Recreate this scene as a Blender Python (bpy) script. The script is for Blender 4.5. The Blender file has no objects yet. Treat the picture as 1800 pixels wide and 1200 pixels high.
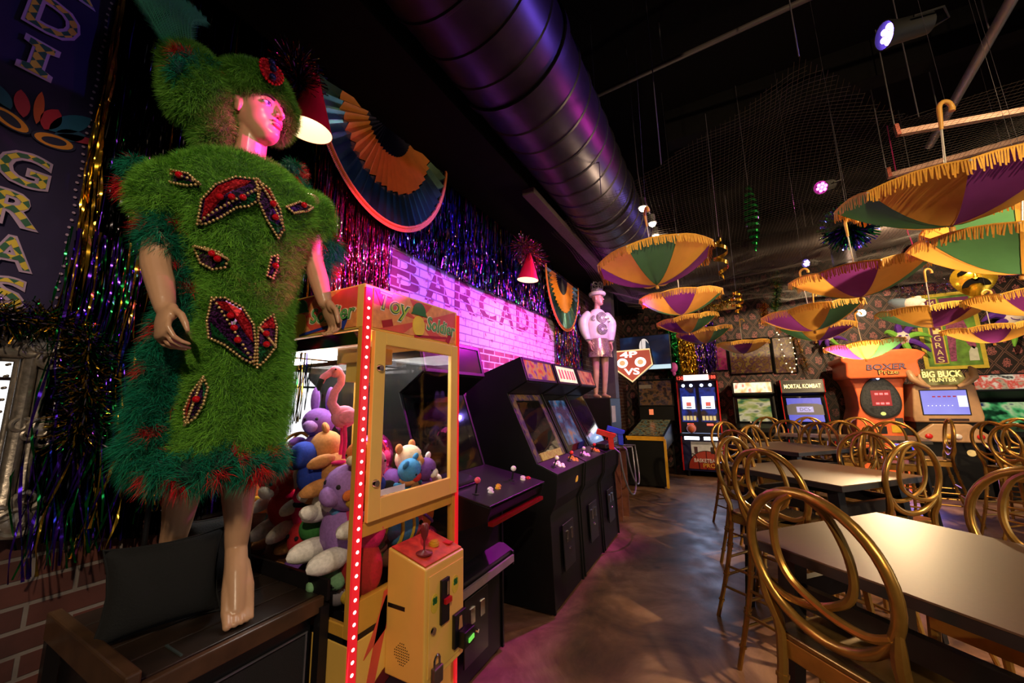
import bpy, bmesh, math, random
import numpy as np
from mathutils import Matrix, Vector, Euler
random.seed(7)
rng = np.random.default_rng(7)
scene = bpy.context.scene
COL = scene.collection
PI = math.pi

# ---------------------------------------------------------------- camera
cam_data = bpy.data.cameras.new('camera')
cam_data.sensor_width = 36.0
cam_data.lens = 36.0 * 665.0 / 1800.0
cam_data.clip_start = 0.02
cam = bpy.data.objects.new('camera', cam_data)
COL.objects.link(cam)
def camera_axes(yaw, pitch, roll):
    F0 = Vector((-math.sin(yaw), math.cos(yaw), 0)); R = Vector((math.cos(yaw), math.sin(yaw), 0)); U = Vector((0, 0, 1))
    F = F0*math.cos(pitch) + U*math.sin(pitch); D = F0*math.sin(pitch) - U*math.cos(pitch)
    return R*math.cos(roll) + D*math.sin(roll), -R*math.sin(roll) + D*math.cos(roll), F
_r, _d, _f = camera_axes(math.radians(28.67), math.radians(9.2), math.radians(.92))
cam.matrix_world = Matrix(((_r.x, -_d.x, -_f.x, 0), (_r.y, -_d.y, -_f.y, 0), (_r.z, -_d.z, -_f.z, 1.55), (0, 0, 0, 1)))
scene.camera = cam

# ---------------------------------------------------------------- world, exposure, room lights
world = bpy.data.worlds.new('dark_room'); scene.world = world; world.use_nodes = True
world.node_tree.nodes['Background'].inputs[0].default_value = (.10, .08, .16, 1)
world.node_tree.nodes['Background'].inputs[1].default_value = .05
scene.view_settings.view_transform = 'Standard'; scene.view_settings.look = 'None'
scene.view_settings.exposure = 0.0; scene.view_settings.gamma = 1.0
scene.view_settings.use_curve_mapping = False

def light(name, kind, loc, col, power, target=None, size=.1, spot=60, blend=.6, sy=None):
    d = bpy.data.lights.new(name, kind); d.color = col; d.energy = power
    if kind == 'AREA':
        d.size = size
        if sy: d.shape = 'RECTANGLE'; d.size_y = sy
    else:
        d.shadow_soft_size = size
    if kind == 'SPOT': d.spot_size = math.radians(spot); d.spot_blend = blend
    o = bpy.data.objects.new(name, d); COL.objects.link(o); o.location = loc
    if target is not None:
        o.rotation_euler = (Vector(target) - Vector(loc)).to_track_quat('-Z', 'Y').to_euler()
    return o
WARM = (1, .70, .38); MAG = (1, .03, .95); VIO = (.25, .10, 1)
# warm spots added out of view for seating, mannequin and back wall
light('warm_fill_front', 'SPOT', (2.6, -2.7, 2.9), WARM, 1100, (1.0, 3.8, 2.2), .06, 58)  # set low behind the camera to brighten the parasol undersides
light('warm_fill_mid', 'SPOT', (3.6, 3.0, 4.1), WARM, 1200, (1.0, 5.2, 1.2), .06, 90)
light('warm_fill_aisle', 'SPOT', (1.4, -1.6, 3.9), (1, .80, .55), 400, (-1.4, 1.05, .95), .06, 50)
light('warm_fill_back', 'SPOT', (2.6, 6.0, 4.1), WARM, 900, (2.4, 9.3, 1.6), .06, 110)
# stage washes on the brick mural, mannequins and tinsel
light('wash_magenta', 'SPOT', (-.55, 4.4, 3.2), MAG, 540, (-2.1, 3.7, 1.75), .05, 100)
light('wash_violet', 'SPOT', (-.6, 2.5, 3.3), VIO, 220, (-2.1, 2.8, 2.5), .05, 75)
light('pink_fill_face', 'SPOT', (-.15, 1.42, 2.70), (1, .02, .52), 620, (-1.45, .74, 2.62), .03, 10.5, .5)  # narrow spot added to turn the mannequin face pink
light('pink_fill_arm', 'SPOT', (-.45, 2.0, 2.5), (1, .02, .45), 420, (-1.42, .95, 2.08), .03, 15, .5)  # second narrow spot, added for the left arm
light('pink_fill_tinsel', 'SPOT', (-.7, 1.75, 2.95), (1, .08, .35), 160, (-2.05, 1.62, 2.45), .05, 45)  # added to redden the tinsel beside the mural
light('wash_pink_far', 'SPOT', (-.6, 5.2, 3.3), (.9, .25, 1), 120, (-1.75, 6.3, 2.6), .05, 60)

# ---------------------------------------------------------------- materials
def s(r, g, b):
    f = lambda c: (c/255/12.92) if c/255 <= .04045 else ((c/255+.055)/1.055)**2.4
    return (f(r), f(g), f(b))
MATS = {}
def M(name, col=(.5, .5, .5), rough=.5, metal=0, emit=None, es=0, noise=.12, scale=14, bump=0, spec=None, trans=0, alpha=1, coat=0):
    if name in MATS: return MATS[name]
    m = bpy.data.materials.new(name); m.use_nodes = True
    nt = m.node_tree; b = nt.nodes['Principled BSDF']; L = nt.links
    b.inputs['Roughness'].default_value = rough; b.inputs['Metallic'].default_value = metal
    b.inputs['Base Color'].default_value = (*col, 1)
    if spec is not None: b.inputs['Specular IOR Level'].default_value = spec
    if trans: b.inputs['Transmission Weight'].default_value = trans
    if coat: b.inputs['Coat Weight'].default_value = coat
    if alpha < 1: b.inputs['Alpha'].default_value = alpha
    if emit is not None:
        b.inputs['Emission Color'].default_value = (*emit, 1); b.inputs['Emission Strength'].default_value = es
    if noise or bump:
        tc = nt.nodes.new('ShaderNodeTexCoord'); n = nt.nodes.new('ShaderNodeTexNoise')
        n.inputs['Scale'].default_value = scale; n.inputs['Detail'].default_value = 5
        L.new(tc.outputs['Object'], n.inputs['Vector'])
        if noise:
            r = nt.nodes.new('ShaderNodeValToRGB')
            r.color_ramp.elements[0].position = .3; r.color_ramp.elements[1].position = .7
            r.color_ramp.elements[0].color = (*[c*(1-noise) for c in col], 1)
            r.color_ramp.elements[1].color = (*[min(1, c*(1+noise)) for c in col], 1)
            L.new(n.outputs['Fac'], r.inputs['Fac']); L.new(r.outputs['Color'], b.inputs['Base Color'])
        if bump:
            bp = nt.nodes.new('ShaderNodeBump'); bp.inputs['Strength'].default_value = bump; bp.inputs['Distance'].default_value = .004
            L.new(n.outputs['Fac'], bp.inputs['Height']); L.new(bp.outputs['Normal'], b.inputs['Normal'])
    MATS[name] = m
    return m
def glow(name, col, es=1.0):
    return M(name, tuple(c*.4 for c in col), .4, 0, col, es, noise=0)
def attr_mat(name, rough=.6, metal=0, sheen=0, spec=None):
    """material whose colour is the 'Col' attribute of the mesh"""
    if name in MATS: return MATS[name]
    m = M(name, (.5, .5, .5), rough, metal, noise=0, spec=spec); nt = m.node_tree
    a = nt.nodes.new('ShaderNodeAttribute'); a.attribute_name = 'Col'
    nt.links.new(a.outputs['Color'], nt.nodes['Principled BSDF'].inputs['Base Color'])
    return m
def glass_mat(name, tint=(1, 1, 1), base=.035):
    if name in MATS: return MATS[name]
    m = bpy.data.materials.new(name); m.use_nodes = True; nt = m.node_tree; nt.nodes.clear()
    o = nt.nodes.new('ShaderNodeOutputMaterial'); mx = nt.nodes.new('ShaderNodeMixShader')
    t = nt.nodes.new('ShaderNodeBsdfTransparent'); g = nt.nodes.new('ShaderNodeBsdfGlossy'); fr = nt.nodes.new('ShaderNodeFresnel')
    t.inputs[0].default_value = (*tint, 1); g.inputs['Roughness'].default_value = .01; fr.inputs['IOR'].default_value = 1.4
    ge = nt.nodes.new('ShaderNodeNewGeometry'); mt = nt.nodes.new('ShaderNodeMath'); mt.operation = 'MULTIPLY_ADD'; mt.inputs[1].default_value = -1; mt.inputs[2].default_value = 1
    ml = nt.nodes.new('ShaderNodeMath'); ml.operation = 'MULTIPLY'; nt.links.new(ge.outputs['Backfacing'], mt.inputs[0]); nt.links.new(mt.outputs[0], ml.inputs[0]); nt.links.new(fr.outputs[0], ml.inputs[1])
    nt.links.new(ml.outputs[0], mx.inputs[0]); nt.links.new(t.outputs[0], mx.inputs[1]); nt.links.new(g.outputs[0], mx.inputs[2])
    nt.links.new(mx.outputs[0], o.inputs[0]); MATS[name] = m
    return m
def ramp_screen(name, cols, es, scale=6, kind='noise', stretch=(1, 1, 1)):
    """lit screen or backlit print: a noise of several colours that gives off light"""
    if name in MATS: return MATS[name]
    m = M(name, (.02, .02, .02), .25, 0, (1, 1, 1), es, noise=0); nt = m.node_tree; b = nt.nodes['Principled BSDF']
    tc = nt.nodes.new('ShaderNodeTexCoord'); mp = nt.nodes.new('ShaderNodeMapping'); mp.inputs['Scale'].default_value = stretch
    n = nt.nodes.new('ShaderNodeTexNoise' if kind == 'noise' else 'ShaderNodeTexVoronoi'); n.inputs['Scale'].default_value = scale
    r = nt.nodes.new('ShaderNodeValToRGB'); cr = r.color_ramp
    while len(cr.elements) < len(cols): cr.elements.new(.5)
    for i, c in enumerate(cols): cr.elements[i].position = .28 + .44*i/max(1, len(cols)-1); cr.elements[i].color = (*c, 1)
    nt.links.new(tc.outputs['Object'], mp.inputs[0]); nt.links.new(mp.outputs[0], n.inputs['Vector'])
    nt.links.new(n.outputs[0 if kind == 'noise' else 'Color'], r.inputs[0]); nt.links.new(r.outputs[0], b.inputs['Emission Color'])
    if es == 0: nt.links.new(r.outputs[0], b.inputs['Base Color'])
    return m

# ---------------------------------------------------------------- mesh helpers
class MB:
    def __init__(self): self.v = []; self.f = []; self.mi = []; self.cur = 0
    def add(self, vs, fs, T=None):
        o = len(self.v)
        for p in vs:
            p = Vector(p); self.v.append(tuple(T @ p) if T is not None else tuple(p))
        for f in fs: self.f.append(tuple(i+o for i in f)); self.mi.append(self.cur)
        return self
    def mat(self, i): self.cur = i; return self
    def box(self, c, size, T=None):
        x, y, z = [d/2 for d in size]; cx, cy, cz = c
        vs = [(cx+a*x, cy+b*y, cz+e*z) for a in (-1, 1) for b in (-1, 1) for e in (-1, 1)]
        return self.add(vs, [(0, 1, 3, 2), (4, 6, 7, 5), (0, 4, 5, 1), (2, 3, 7, 6), (0, 2, 6, 4), (1, 5, 7, 3)], T)
    def bx(self, lo, hi, T=None):
        return self.box([(a+b)/2 for a, b in zip(lo, hi)], [b-a for a, b in zip(lo, hi)], T)
    def tube(self, pts, r, n=8, closed=False, T=None, flat=1.0):
        P = [Vector(p) for p in pts]; N = len(P)
        R = r if isinstance(r, (list, tuple)) else [r]*N
        tang = []
        for i in range(N):
            a = P[(i-1) % N] if closed or i > 0 else P[0]; b = P[(i+1) % N] if closed or i < N-1 else P[-1]
            t = (b-a); tang.append(t.normalized() if t.length > 1e-9 else Vector((0, 0, 1)))
        up = Vector((0, 0, 1)) if abs(tang[0].z) < .9 else Vector((1, 0, 0))
        u = tang[0].cross(up).normalized(); vs = []; fs = []
        for i in range(N):
            u = (u - tang[i]*u.dot(tang[i])).normalized(); w = tang[i].cross(u)
            for k in range(n):
                a = 2*PI*k/n; vs.append(P[i] + u*math.cos(a)*R[i] + w*math.sin(a)*R[i]*flat)
        for i in range(N if closed else N-1):
            j = (i+1) % N
            for k in range(n): fs.append((i*n+k, i*n+(k+1) % n, j*n+(k+1) % n, j*n+k))
        if not closed:
            fs.append(tuple(range(n-1, -1, -1))); fs.append(tuple((N-1)*n+k for k in range(n)))
        return self.add(vs, fs, T)
    def lathe(self, prof, n=24, T=None):
        vs = []; fs = []
        for r, z in prof:
            for k in range(n): a = 2*PI*k/n; vs.append((r*math.cos(a), r*math.sin(a), z))
        for i in range(len(prof)-1):
            for k in range(n): fs.append((i*n+k, i*n+(k+1) % n, (i+1)*n+(k+1) % n, (i+1)*n+k))
        return self.add(vs, fs, T)
    def prism(self, poly, d0, d1, T=None):
        n = len(poly); vs = [(x, y, d0) for x, y in poly] + [(x, y, d1) for x, y in poly]
        fs = [tuple(range(n-1, -1, -1)), tuple(range(n, 2*n))] + [(i, (i+1) % n, n+(i+1) % n, n+i) for i in range(n)]
        return self.add(vs, fs, T)
    def ball(self, c, r, nu=16, nv=10, T=None, R=None):
        r = (r, r, r) if not isinstance(r, (list, tuple)) else r; c = Vector(c); vs = []; fs = []
        for j in range(1, nv):
            t = PI*j/nv
            for k in range(nu):
                a = 2*PI*k/nu; p = Vector((r[0]*math.sin(t)*math.cos(a), r[1]*math.sin(t)*math.sin(a), r[2]*math.cos(t)))
                vs.append(c + (R @ p if R is not None else p))
        for j in range(nv-2):
            for k in range(nu): fs.append((j*nu+k, (j+1)*nu+k, (j+1)*nu+(k+1) % nu, j*nu+(k+1) % nu))
        tp = Vector((0, 0, r[2])); tp = R @ tp if R is not None else tp
        vs += [c+tp, c-tp]; a = len(vs)-2
        for k in range(nu):
            fs.append((a, k, (k+1) % nu)); fs.append((a+1, (nv-2)*nu+(k+1) % nu, (nv-2)*nu+k))
        return self.add(vs, fs, T)
    def quad(self, a, b, c, d, T=None): return self.add([a, b, c, d], [(0, 1, 2, 3)], T)
    def disc(self, c, r, n=24, T=None, d=.002, ry=None):
        return self.prism([(c[0]+r*math.cos(2*PI*k/n), c[1]+(ry or r)*math.sin(2*PI*k/n)) for k in range(n)], c[2]-d/2, c[2]+d/2, T)
    def obj(self, name, mats, parent=None, smooth=False, bevel=0, sub=0, loc=None, mods=None, seg=2):
        me = bpy.data.meshes.new(name); me.from_pydata(self.v, [], self.f)
        mats = mats if isinstance(mats, (list, tuple)) else [mats]
        for m in mats: me.materials.append(m)
        if len(mats) > 1: me.polygons.foreach_set('material_index', self.mi)
        if smooth: me.polygons.foreach_set('use_smooth', [True]*len(me.polygons))
        me.update()
        if smooth and smooth != 'all': me.set_sharp_from_angle(angle=math.radians(42))
        o = bpy.data.objects.new(name, me); COL.objects.link(o); o.parent = parent
        if loc is not None: o.location = loc
        if bevel:
            b = o.modifiers.new('bevel', 'BEVEL'); b.width = bevel; b.segments = seg; b.limit_method = 'ANGLE'; b.angle_limit = math.radians(40)
        if sub: b = o.modifiers.new('sub', 'SUBSURF'); b.levels = sub; b.render_levels = sub
        return o
def tag(o, label=None, cat=None, group=None, kind=None):
    if label: o['label'] = label
    if cat: o['category'] = cat
    if group: o['group'] = group
    if kind: o['kind'] = kind
    return o
def thing(name, label, cat, loc=(0, 0, 0), rz=0, group=None, rot=None):
    o = bpy.data.objects.new(name, None); COL.objects.link(o); o.empty_display_size = .05
    o.location = loc; o.rotation_euler = rot if rot is not None else (0, 0, rz)
    return tag(o, label, cat, group)
def dup(root, loc, rz=0, label=None, group=None, rot=None, scale=None):
    r = root.copy(); COL.objects.link(r); r.location = loc; r.rotation_euler = rot if rot is not None else (0, 0, rz)
    if label: r['label'] = label
    if group: r['group'] = group
    if scale: r.scale = (scale,)*3
    for ch in list(root.children):
        c = ch.copy(); COL.objects.link(c); c.parent = r
        for g in ch.children:
            d = g.copy(); COL.objects.link(d); d.parent = c
    return r
def frame(origin, right, out):
    """matrix of a panel: x to the viewer's right, y up the panel, z out towards the viewer"""
    x = Vector(right).normalized(); z = Vector(out).normalized(); y = z.cross(x).normalized(); o = Vector(origin)
    return Matrix(((x.x, y.x, z.x, o.x), (x.y, y.y, z.y, o.y), (x.z, y.z, z.z, o.z), (0, 0, 0, 1)))
def LW(y, z, x=-2.1): return frame((x, y, z), (0, 1, 0), (1, 0, 0))      # panel facing the room from the left wall
def BW(x, z, y): return frame((x, y, z), (1, 0, 0), (0, -1, 0))           # panel facing the camera from the back wall
def RZ(a): return Matrix.Rotation(a, 4, 'Z')
def T3(x, y, z): return Matrix.Translation((x, y, z))
def lettering(text, T, w, h, m, parent=None, depth=.003, name='lettering', offset=0, shear=0, res=3):
    """built-in font turned into a mesh, fitted to a w x h rectangle centred on the panel frame T"""
    cu = bpy.data.curves.new(name, 'FONT'); cu.body = text; cu.resolution_u = res; cu.offset = offset; cu.shear = shear
    cu.extrude = depth/2; cu.align_x = 'CENTER'; cu.space_line = .85
    tmp = bpy.data.objects.new('tmp', cu); COL.objects.link(tmp)
    me = bpy.data.meshes.new_from_object(tmp.evaluated_get(bpy.context.evaluated_depsgraph_get()))
    bpy.data.objects.remove(tmp); bpy.data.curves.remove(cu)
    n = len(me.vertices); a = np.empty(n*3); me.vertices.foreach_get('co', a); a = a.reshape(-1, 3)
    lo, hi = a.min(0), a.max(0); c = (lo+hi)/2; sc = np.array([w/(hi[0]-lo[0]), h/(hi[1]-lo[1]), 1])
    a = (a-c)*sc; a[:, 2] += depth/2
    R = np.array(T)[:3, :3]; a = a @ R.T + np.array(T)[:3, 3]
    me.vertices.foreach_set('co', a.ravel()); me.update()
    me.materials.clear(); me.materials.append(m)
    me.name = name; o = bpy.data.objects.new(name, me); COL.objects.link(o); o.parent = parent
    return o
def np_mesh(name, co, faces_q, mats, parent=None, cols=None, tris=None, smooth=False):
    """fast mesh from numpy quads (M,4) and triangles (K,3) with optional per-vertex colour"""
    nq = 0 if faces_q is None else len(faces_q); ntr = 0 if tris is None else len(tris)
    me = bpy.data.meshes.new(name); me.vertices.add(len(co)); me.vertices.foreach_set('co', np.asarray(co, np.float32).ravel())
    loops = np.concatenate(([faces_q.ravel()] if nq else []) + ([tris.ravel()] if ntr else []))
    me.loops.add(len(loops)); me.loops.foreach_set('vertex_index', loops.astype(np.int32))
    starts = np.concatenate([np.arange(nq)*4, nq*4+np.arange(ntr)*3]); 
    me.polygons.add(nq+ntr); me.polygons.foreach_set('loop_start', starts.astype(np.int32))
    for m in (mats if isinstance(mats, (list, tuple)) else [mats]): me.materials.append(m)
    if smooth: me.polygons.foreach_set('use_smooth', [True]*(nq+ntr))
    me.update(calc_edges=True)
    if cols is not None:
        ca = me.color_attributes.new('Col', 'FLOAT_COLOR', 'POINT')
        ca.data.foreach_set('color', np.concatenate([cols, np.ones((len(cols), 1))], 1).astype(np.float32).ravel())
    o = bpy.data.objects.new(name, me); COL.objects.link(o); o.parent = parent
    return o
def blades(P, D, L, W, cols, droop=.3, jit=.5):
    """thin tapering hairs: roots P, directions D, length L, width W -> vertices, quads, tris, colours"""
    n = len(P); D = D + rng.normal(0, jit, (n, 3)); D /= np.linalg.norm(D, axis=1)[:, None]
    side = np.cross(D, rng.normal(size=(n, 3))); side /= np.linalg.norm(side, axis=1)[:, None]+1e-9
    L = (L*rng.uniform(.6, 1.25, n))[:, None]; g = np.array([0, 0, -1.])
    p1 = P + D*L*.5 + g*L*droop*.15; p2 = P + D*L*.9 + g*L*droop*.6
    w = (W*rng.uniform(.6, 1.3, n))[:, None]
    co = np.stack([P-side*w, P+side*w, p1-side*w*.7, p1+side*w*.7, p2], 1).reshape(-1, 3)
    b = np.arange(n)[:, None]*5
    return co, b + np.array([[0, 1, 3, 2]]), b + np.array([[2, 3, 4]]), np.repeat(cols, 5, axis=0)
# ================================================================ the setting
def brick_mat(name, c1, c2, mortar, paint=None):
    m = M(name, c1, .75, noise=0); nt = m.node_tree; b = nt.nodes['Principled BSDF']; L = nt.links
    tc = nt.nodes.new('ShaderNodeTexCoord'); sp = nt.nodes.new('ShaderNodeSeparateXYZ'); cb = nt.nodes.new('ShaderNodeCombineXYZ')
    L.new(tc.outputs['Object'], sp.inputs[0]); L.new(sp.outputs['Y'], cb.inputs['X']); L.new(sp.outputs['Z'], cb.inputs['Y'])
    br = nt.nodes.new('ShaderNodeTexBrick'); br.inputs['Scale'].default_value = 1; br.inputs['Brick Width'].default_value = .215
    br.inputs['Row Height'].default_value = .076; br.inputs['Mortar Size'].default_value = .007; br.inputs['Mortar Smooth'].default_value = .25
    br.inputs['Color1'].default_value = (*c1, 1); br.inputs['Color2'].default_value = (*c2, 1); br.inputs['Mortar'].default_value = (*mortar, 1)
    L.new(cb.outputs[0], br.inputs['Vector'])
    n = nt.nodes.new('ShaderNodeTexNoise'); n.inputs['Scale'].default_value = 9; n.inputs['Detail'].default_value = 8; L.new(tc.outputs['Object'], n.inputs[0])
    mx = nt.nodes.new('ShaderNodeMixRGB'); mx.blend_type = 'MULTIPLY'; mx.inputs[0].default_value = .55
    rp = nt.nodes.new('ShaderNodeValToRGB'); rp.color_ramp.elements[0].position = .35; rp.color_ramp.elements[0].color = (.35, .35, .35, 1); rp.color_ramp.elements[1].position = .62
    L.new(n.outputs['Fac'], rp.inputs[0]); L.new(br.outputs['Color'], mx.inputs[1]); L.new(rp.outputs[0], mx.inputs[2])
    out = mx.outputs[0]
    if paint:   # worn paint over the bricks
        n2 = nt.nodes.new('ShaderNodeTexNoise'); n2.inputs['Scale'].default_value = 16; n2.inputs['Detail'].default_value = 9; L.new(tc.outputs['Object'], n2.inputs[0])
        r2 = nt.nodes.new('ShaderNodeValToRGB'); r2.color_ramp.elements[0].position = .30; r2.color_ramp.elements[1].position = .44
        fac = nt.nodes.new('ShaderNodeMath'); fac.operation = 'MULTIPLY'
        inv = nt.nodes.new('ShaderNodeMath'); inv.operation = 'MULTIPLY_ADD'; inv.inputs[1].default_value = -.8; inv.inputs[2].default_value = 1
        L.new(br.outputs['Fac'], inv.inputs[0]); L.new(n2.outputs['Fac'], r2.inputs[0]); L.new(r2.outputs[0], fac.inputs[0]); L.new(inv.outputs[0], fac.inputs[1])
        m2 = nt.nodes.new('ShaderNodeMixRGB'); m2.inputs[2].default_value = (*paint, 1); L.new(fac.outputs[0], m2.inputs[0]); L.new(out, m2.inputs[1]); out = m2.outputs[0]
    L.new(out, b.inputs['Base Color'])
    bp = nt.nodes.new('ShaderNodeBump'); bp.inputs['Strength'].default_value = .6; bp.inputs['Distance'].default_value = .006; bp.invert = True
    L.new(br.outputs['Fac'], bp.inputs['Height']); L.new(bp.outputs[0], b.inputs['Normal'])
    return m
BRICK = brick_mat('brick', s(92, 44, 34), s(66, 30, 26), s(120, 108, 102))
BRICK_LIT = brick_mat('magenta_lit_brick', s(160, 86, 104), s(132, 66, 84), s(225, 215, 215))  # brighter pink copy of the wall brick, magenta wash put into the colour
BRICK_LETTER = brick_mat('letter_brick', s(128, 54, 88), s(108, 44, 76), s(190, 170, 190))  # bare brick, magenta light tinted into its colour as well
BRICK_PAINTED = brick_mat('painted_brick', s(150, 84, 74), s(122, 62, 58), s(120, 104, 112), paint=s(188, 184, 200))

def floor_mat():
    m = M('polished_concrete', (.2, .13, .09), .3, noise=0); nt = m.node_tree; b = nt.nodes['Principled BSDF']; L = nt.links
    tc = nt.nodes.new('ShaderNodeTexCoord'); n = nt.nodes.new('ShaderNodeTexNoise'); n.inputs['Scale'].default_value = 1.6; n.inputs['Detail'].default_value = 12; n.inputs['Roughness'].default_value = .68
    n.inputs['Distortion'].default_value = .6
    r = nt.nodes.new('ShaderNodeValToRGB'); cr = r.color_ramp
    cr.elements[0].position = .32; cr.elements[0].color = (*s(52, 36, 28), 1); cr.elements[1].position = .7; cr.elements[1].color = (*s(160, 126, 104), 1)
    e = cr.elements.new(.5); e.color = (*s(112, 80, 62), 1)
    L.new(tc.outputs['Object'], n.inputs[0]); L.new(n.outputs['Fac'], r.inputs[0])
    v = nt.nodes.new('ShaderNodeTexVoronoi'); v.inputs['Scale'].default_value = 2.3
    r2 = nt.nodes.new('ShaderNodeValToRGB'); r2.color_ramp.elements[0].position = .03; r2.color_ramp.elements[0].color = (.18, .15, .13, 1); r2.color_ramp.elements[1].position = .11
    mx = nt.nodes.new('ShaderNodeMixRGB'); mx.blend_type = 'MULTIPLY'; mx.inputs[0].default_value = .75
    L.new(tc.outputs['Object'], v.inputs[0]); L.new(v.outputs['Distance'], r2.inputs[0]); L.new(r.outputs[0], mx.inputs[1]); L.new(r2.outputs[0], mx.inputs[2]); L.new(mx.outputs[0], b.inputs['Base Color'])
    n3 = nt.nodes.new('ShaderNodeTexNoise'); n3.inputs['Scale'].default_value = 5; n3.inputs['Detail'].default_value = 8
    r3 = nt.nodes.new('ShaderNodeMapRange'); r3.inputs[1].default_value = .3; r3.inputs[2].default_value = .7; r3.inputs[3].default_value = .30; r3.inputs[4].default_value = .50
    L.new(tc.outputs['Object'], n3.inputs[0]); L.new(n3.outputs['Fac'], r3.inputs[0]); L.new(r3.outputs[0], b.inputs['Roughness'])
    bp = nt.nodes.new('ShaderNodeBump'); bp.inputs['Strength'].default_value = .05; bp.inputs['Distance'].default_value = .005; L.new(n3.outputs['Fac'], bp.inputs['Height']); L.new(bp.outputs[0], b.inputs['Normal'])
    return m
def wallpaper_mat():
    """dark damask: a diagonal lattice with a pale medallion in each diamond"""
    m = M('damask_wallpaper', (.05, .03, .03), .55, noise=0); nt = m.node_tree; b = nt.nodes['Principled BSDF']; L = nt.links
    def node(t, **k):
        n = nt.nodes.new(t)
        for a, v in k.items(): setattr(n, a, v)
        return n
    def math_(op, a, b2=None, c=None):
        n = node('ShaderNodeMath', operation=op)
        for i, x in enumerate((a, b2, c)):
            if x is None: continue
            if isinstance(x, (int, float)): n.inputs[i].default_value = x
            else: L.new(x, n.inputs[i])
        return n.outputs[0]
    tc = node('ShaderNodeTexCoord'); sp = node('ShaderNodeSeparateXYZ'); L.new(tc.outputs['Object'], sp.inputs[0])
    u = math_('MULTIPLY', sp.outputs['X'], 1/.30); v = math_('MULTIPLY', sp.outputs['Z'], 1/.42)
    a = math_('ADD', u, v); c = math_('SUBTRACT', u, v)
    fa = math_('ABSOLUTE', math_('SUBTRACT', math_('FRACT', a), .5)); fc = math_('ABSOLUTE', math_('SUBTRACT', math_('FRACT', c), .5))
    edge = math_('MAXIMUM', fa, fc)            # .5 on the lattice lines
    lat = math_('GREATER_THAN', edge, .43); lat2 = math_('GREATER_THAN', edge, .475)
    n = node('ShaderNodeTexVoronoi'); n.inputs['Scale'].default_value = 34; L.new(tc.outputs['Object'], n.inputs[0])
    rad = math_('ADD', math_('POWER', fa, 1.3), math_('POWER', fc, 1.3))
    wob = math_('MULTIPLY_ADD', n.outputs['Distance'], .22, rad)
    med = math_('MULTIPLY', math_('LESS_THAN', wob, .30), math_('GREATER_THAN', math_('SINE', math_('MULTIPLY', wob, 52)), -.3))
    m1 = node('ShaderNodeMixRGB'); m1.inputs[1].default_value = (*s(26, 16, 18), 1); m1.inputs[2].default_value = (*s(150, 88, 90), 1); L.new(med, m1.inputs[0])
    m2 = node('ShaderNodeMixRGB'); m2.inputs[2].default_value = (*s(104, 74, 66), 1); L.new(math_('SUBTRACT', lat, lat2), m2.inputs[0]); L.new(m1.outputs[0], m2.inputs[1])
    nz = node('ShaderNodeTexNoise'); nz.inputs['Scale'].default_value = 1.1; L.new(tc.outputs['Object'], nz.inputs[0])
    L.new(m2.outputs[0], b.inputs['Base Color'])
    return m
DARK = M('black_paint', s(14, 13, 14), .9, spec=.08)
def structure(name, mb, m, **k): return tag(mb.obj(name, m, **k), kind='structure')
X0, X1, Y0, Y1, ZC = -2.1, 5.2, -3.0, 9.8, 5.0
structure('floor', MB().bx((X0-.1, Y0, -.1), (X1+.1, Y1+.1, 0)), floor_mat())
structure('wall_left', MB().bx((X0-.12, Y0, 0), (X0, Y1, ZC)), BRICK)
structure('wall_back', MB().bx((X0, Y1, 0), (X1, Y1+.12, ZC)), wallpaper_mat())
structure('wall_front', MB().bx((X0, Y0-.12, 0), (X1, Y0, ZC)), DARK)
structure('ceiling', MB().bx((X0-.1, Y0, ZC), (X1+.1, Y1, ZC+.1)), M('black_ceiling', s(8, 7, 9), .95, spec=.05, bump=.5, scale=30))
# right wall with two storefront windows (they are what the mirrors show)
wr = MB()
for a, b, z0, z1 in ((Y0, .35, 0, ZC), (.35, 2.25, 0, .15), (.35, 2.25, 2.6, ZC), (2.25, 5.25, 0, ZC), (5.25, 6.45, 0, .35), (5.25, 6.45, 2.45, ZC), (6.45, Y1, 0, ZC)):
    wr.bx((X1, a, z0), (X1+.12, b, z1))
structure('wall_right', wr, DARK)
DAY = glow('daylight', (.96, .98, 1), 2.0); FRM = M('window_frame_paint', s(60, 56, 54), .5)
for i, (a, b, z0, z1) in enumerate(((.35, 2.25, .15, 2.6), (5.25, 6.45, .35, 2.45)), 1):
    w = structure(f'window_{i}', MB().bx((X1+.09, a, z0), (X1+.1, b, z1)), DAY)
    fr = MB()
    for lo, hi in (((X1-.02, a, z0), (X1+.08, a+.05, z1)), ((X1-.02, b-.05, z0), (X1+.08, b, z1)), ((X1-.02, a, z0), (X1+.08, b, z0+.05)), ((X1-.02, a, z1-.05), (X1+.08, b, z1)), ((X1, a, 2.0), (X1+.06, b, 2.05))): fr.bx(lo, hi)
    fr.obj('window_frame', FRM, w); MB().bx((X1+.04, a, z0), (X1+.046, b, z1)).obj('pane', glass_mat('window_glass'), w)
# boxed soffit along the left wall above the tinsel, and black ceiling beams
structure('trim_1', MB().bx((X0, -1.5, 3.56), (-1.42, 9.0, ZC)), M('soffit_paint', s(16, 12, 12), .9, spec=.08))
for i, y in enumerate((2.2, 4.6, 7.0)):
    structure(f'trim_{i+2}', MB().bx((-.3, y-.1, ZC-.4), (X1, y+.1, ZC)), M('beam_paint', s(11, 10, 11), .9, spec=.06, bump=.6, scale=25))

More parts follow.
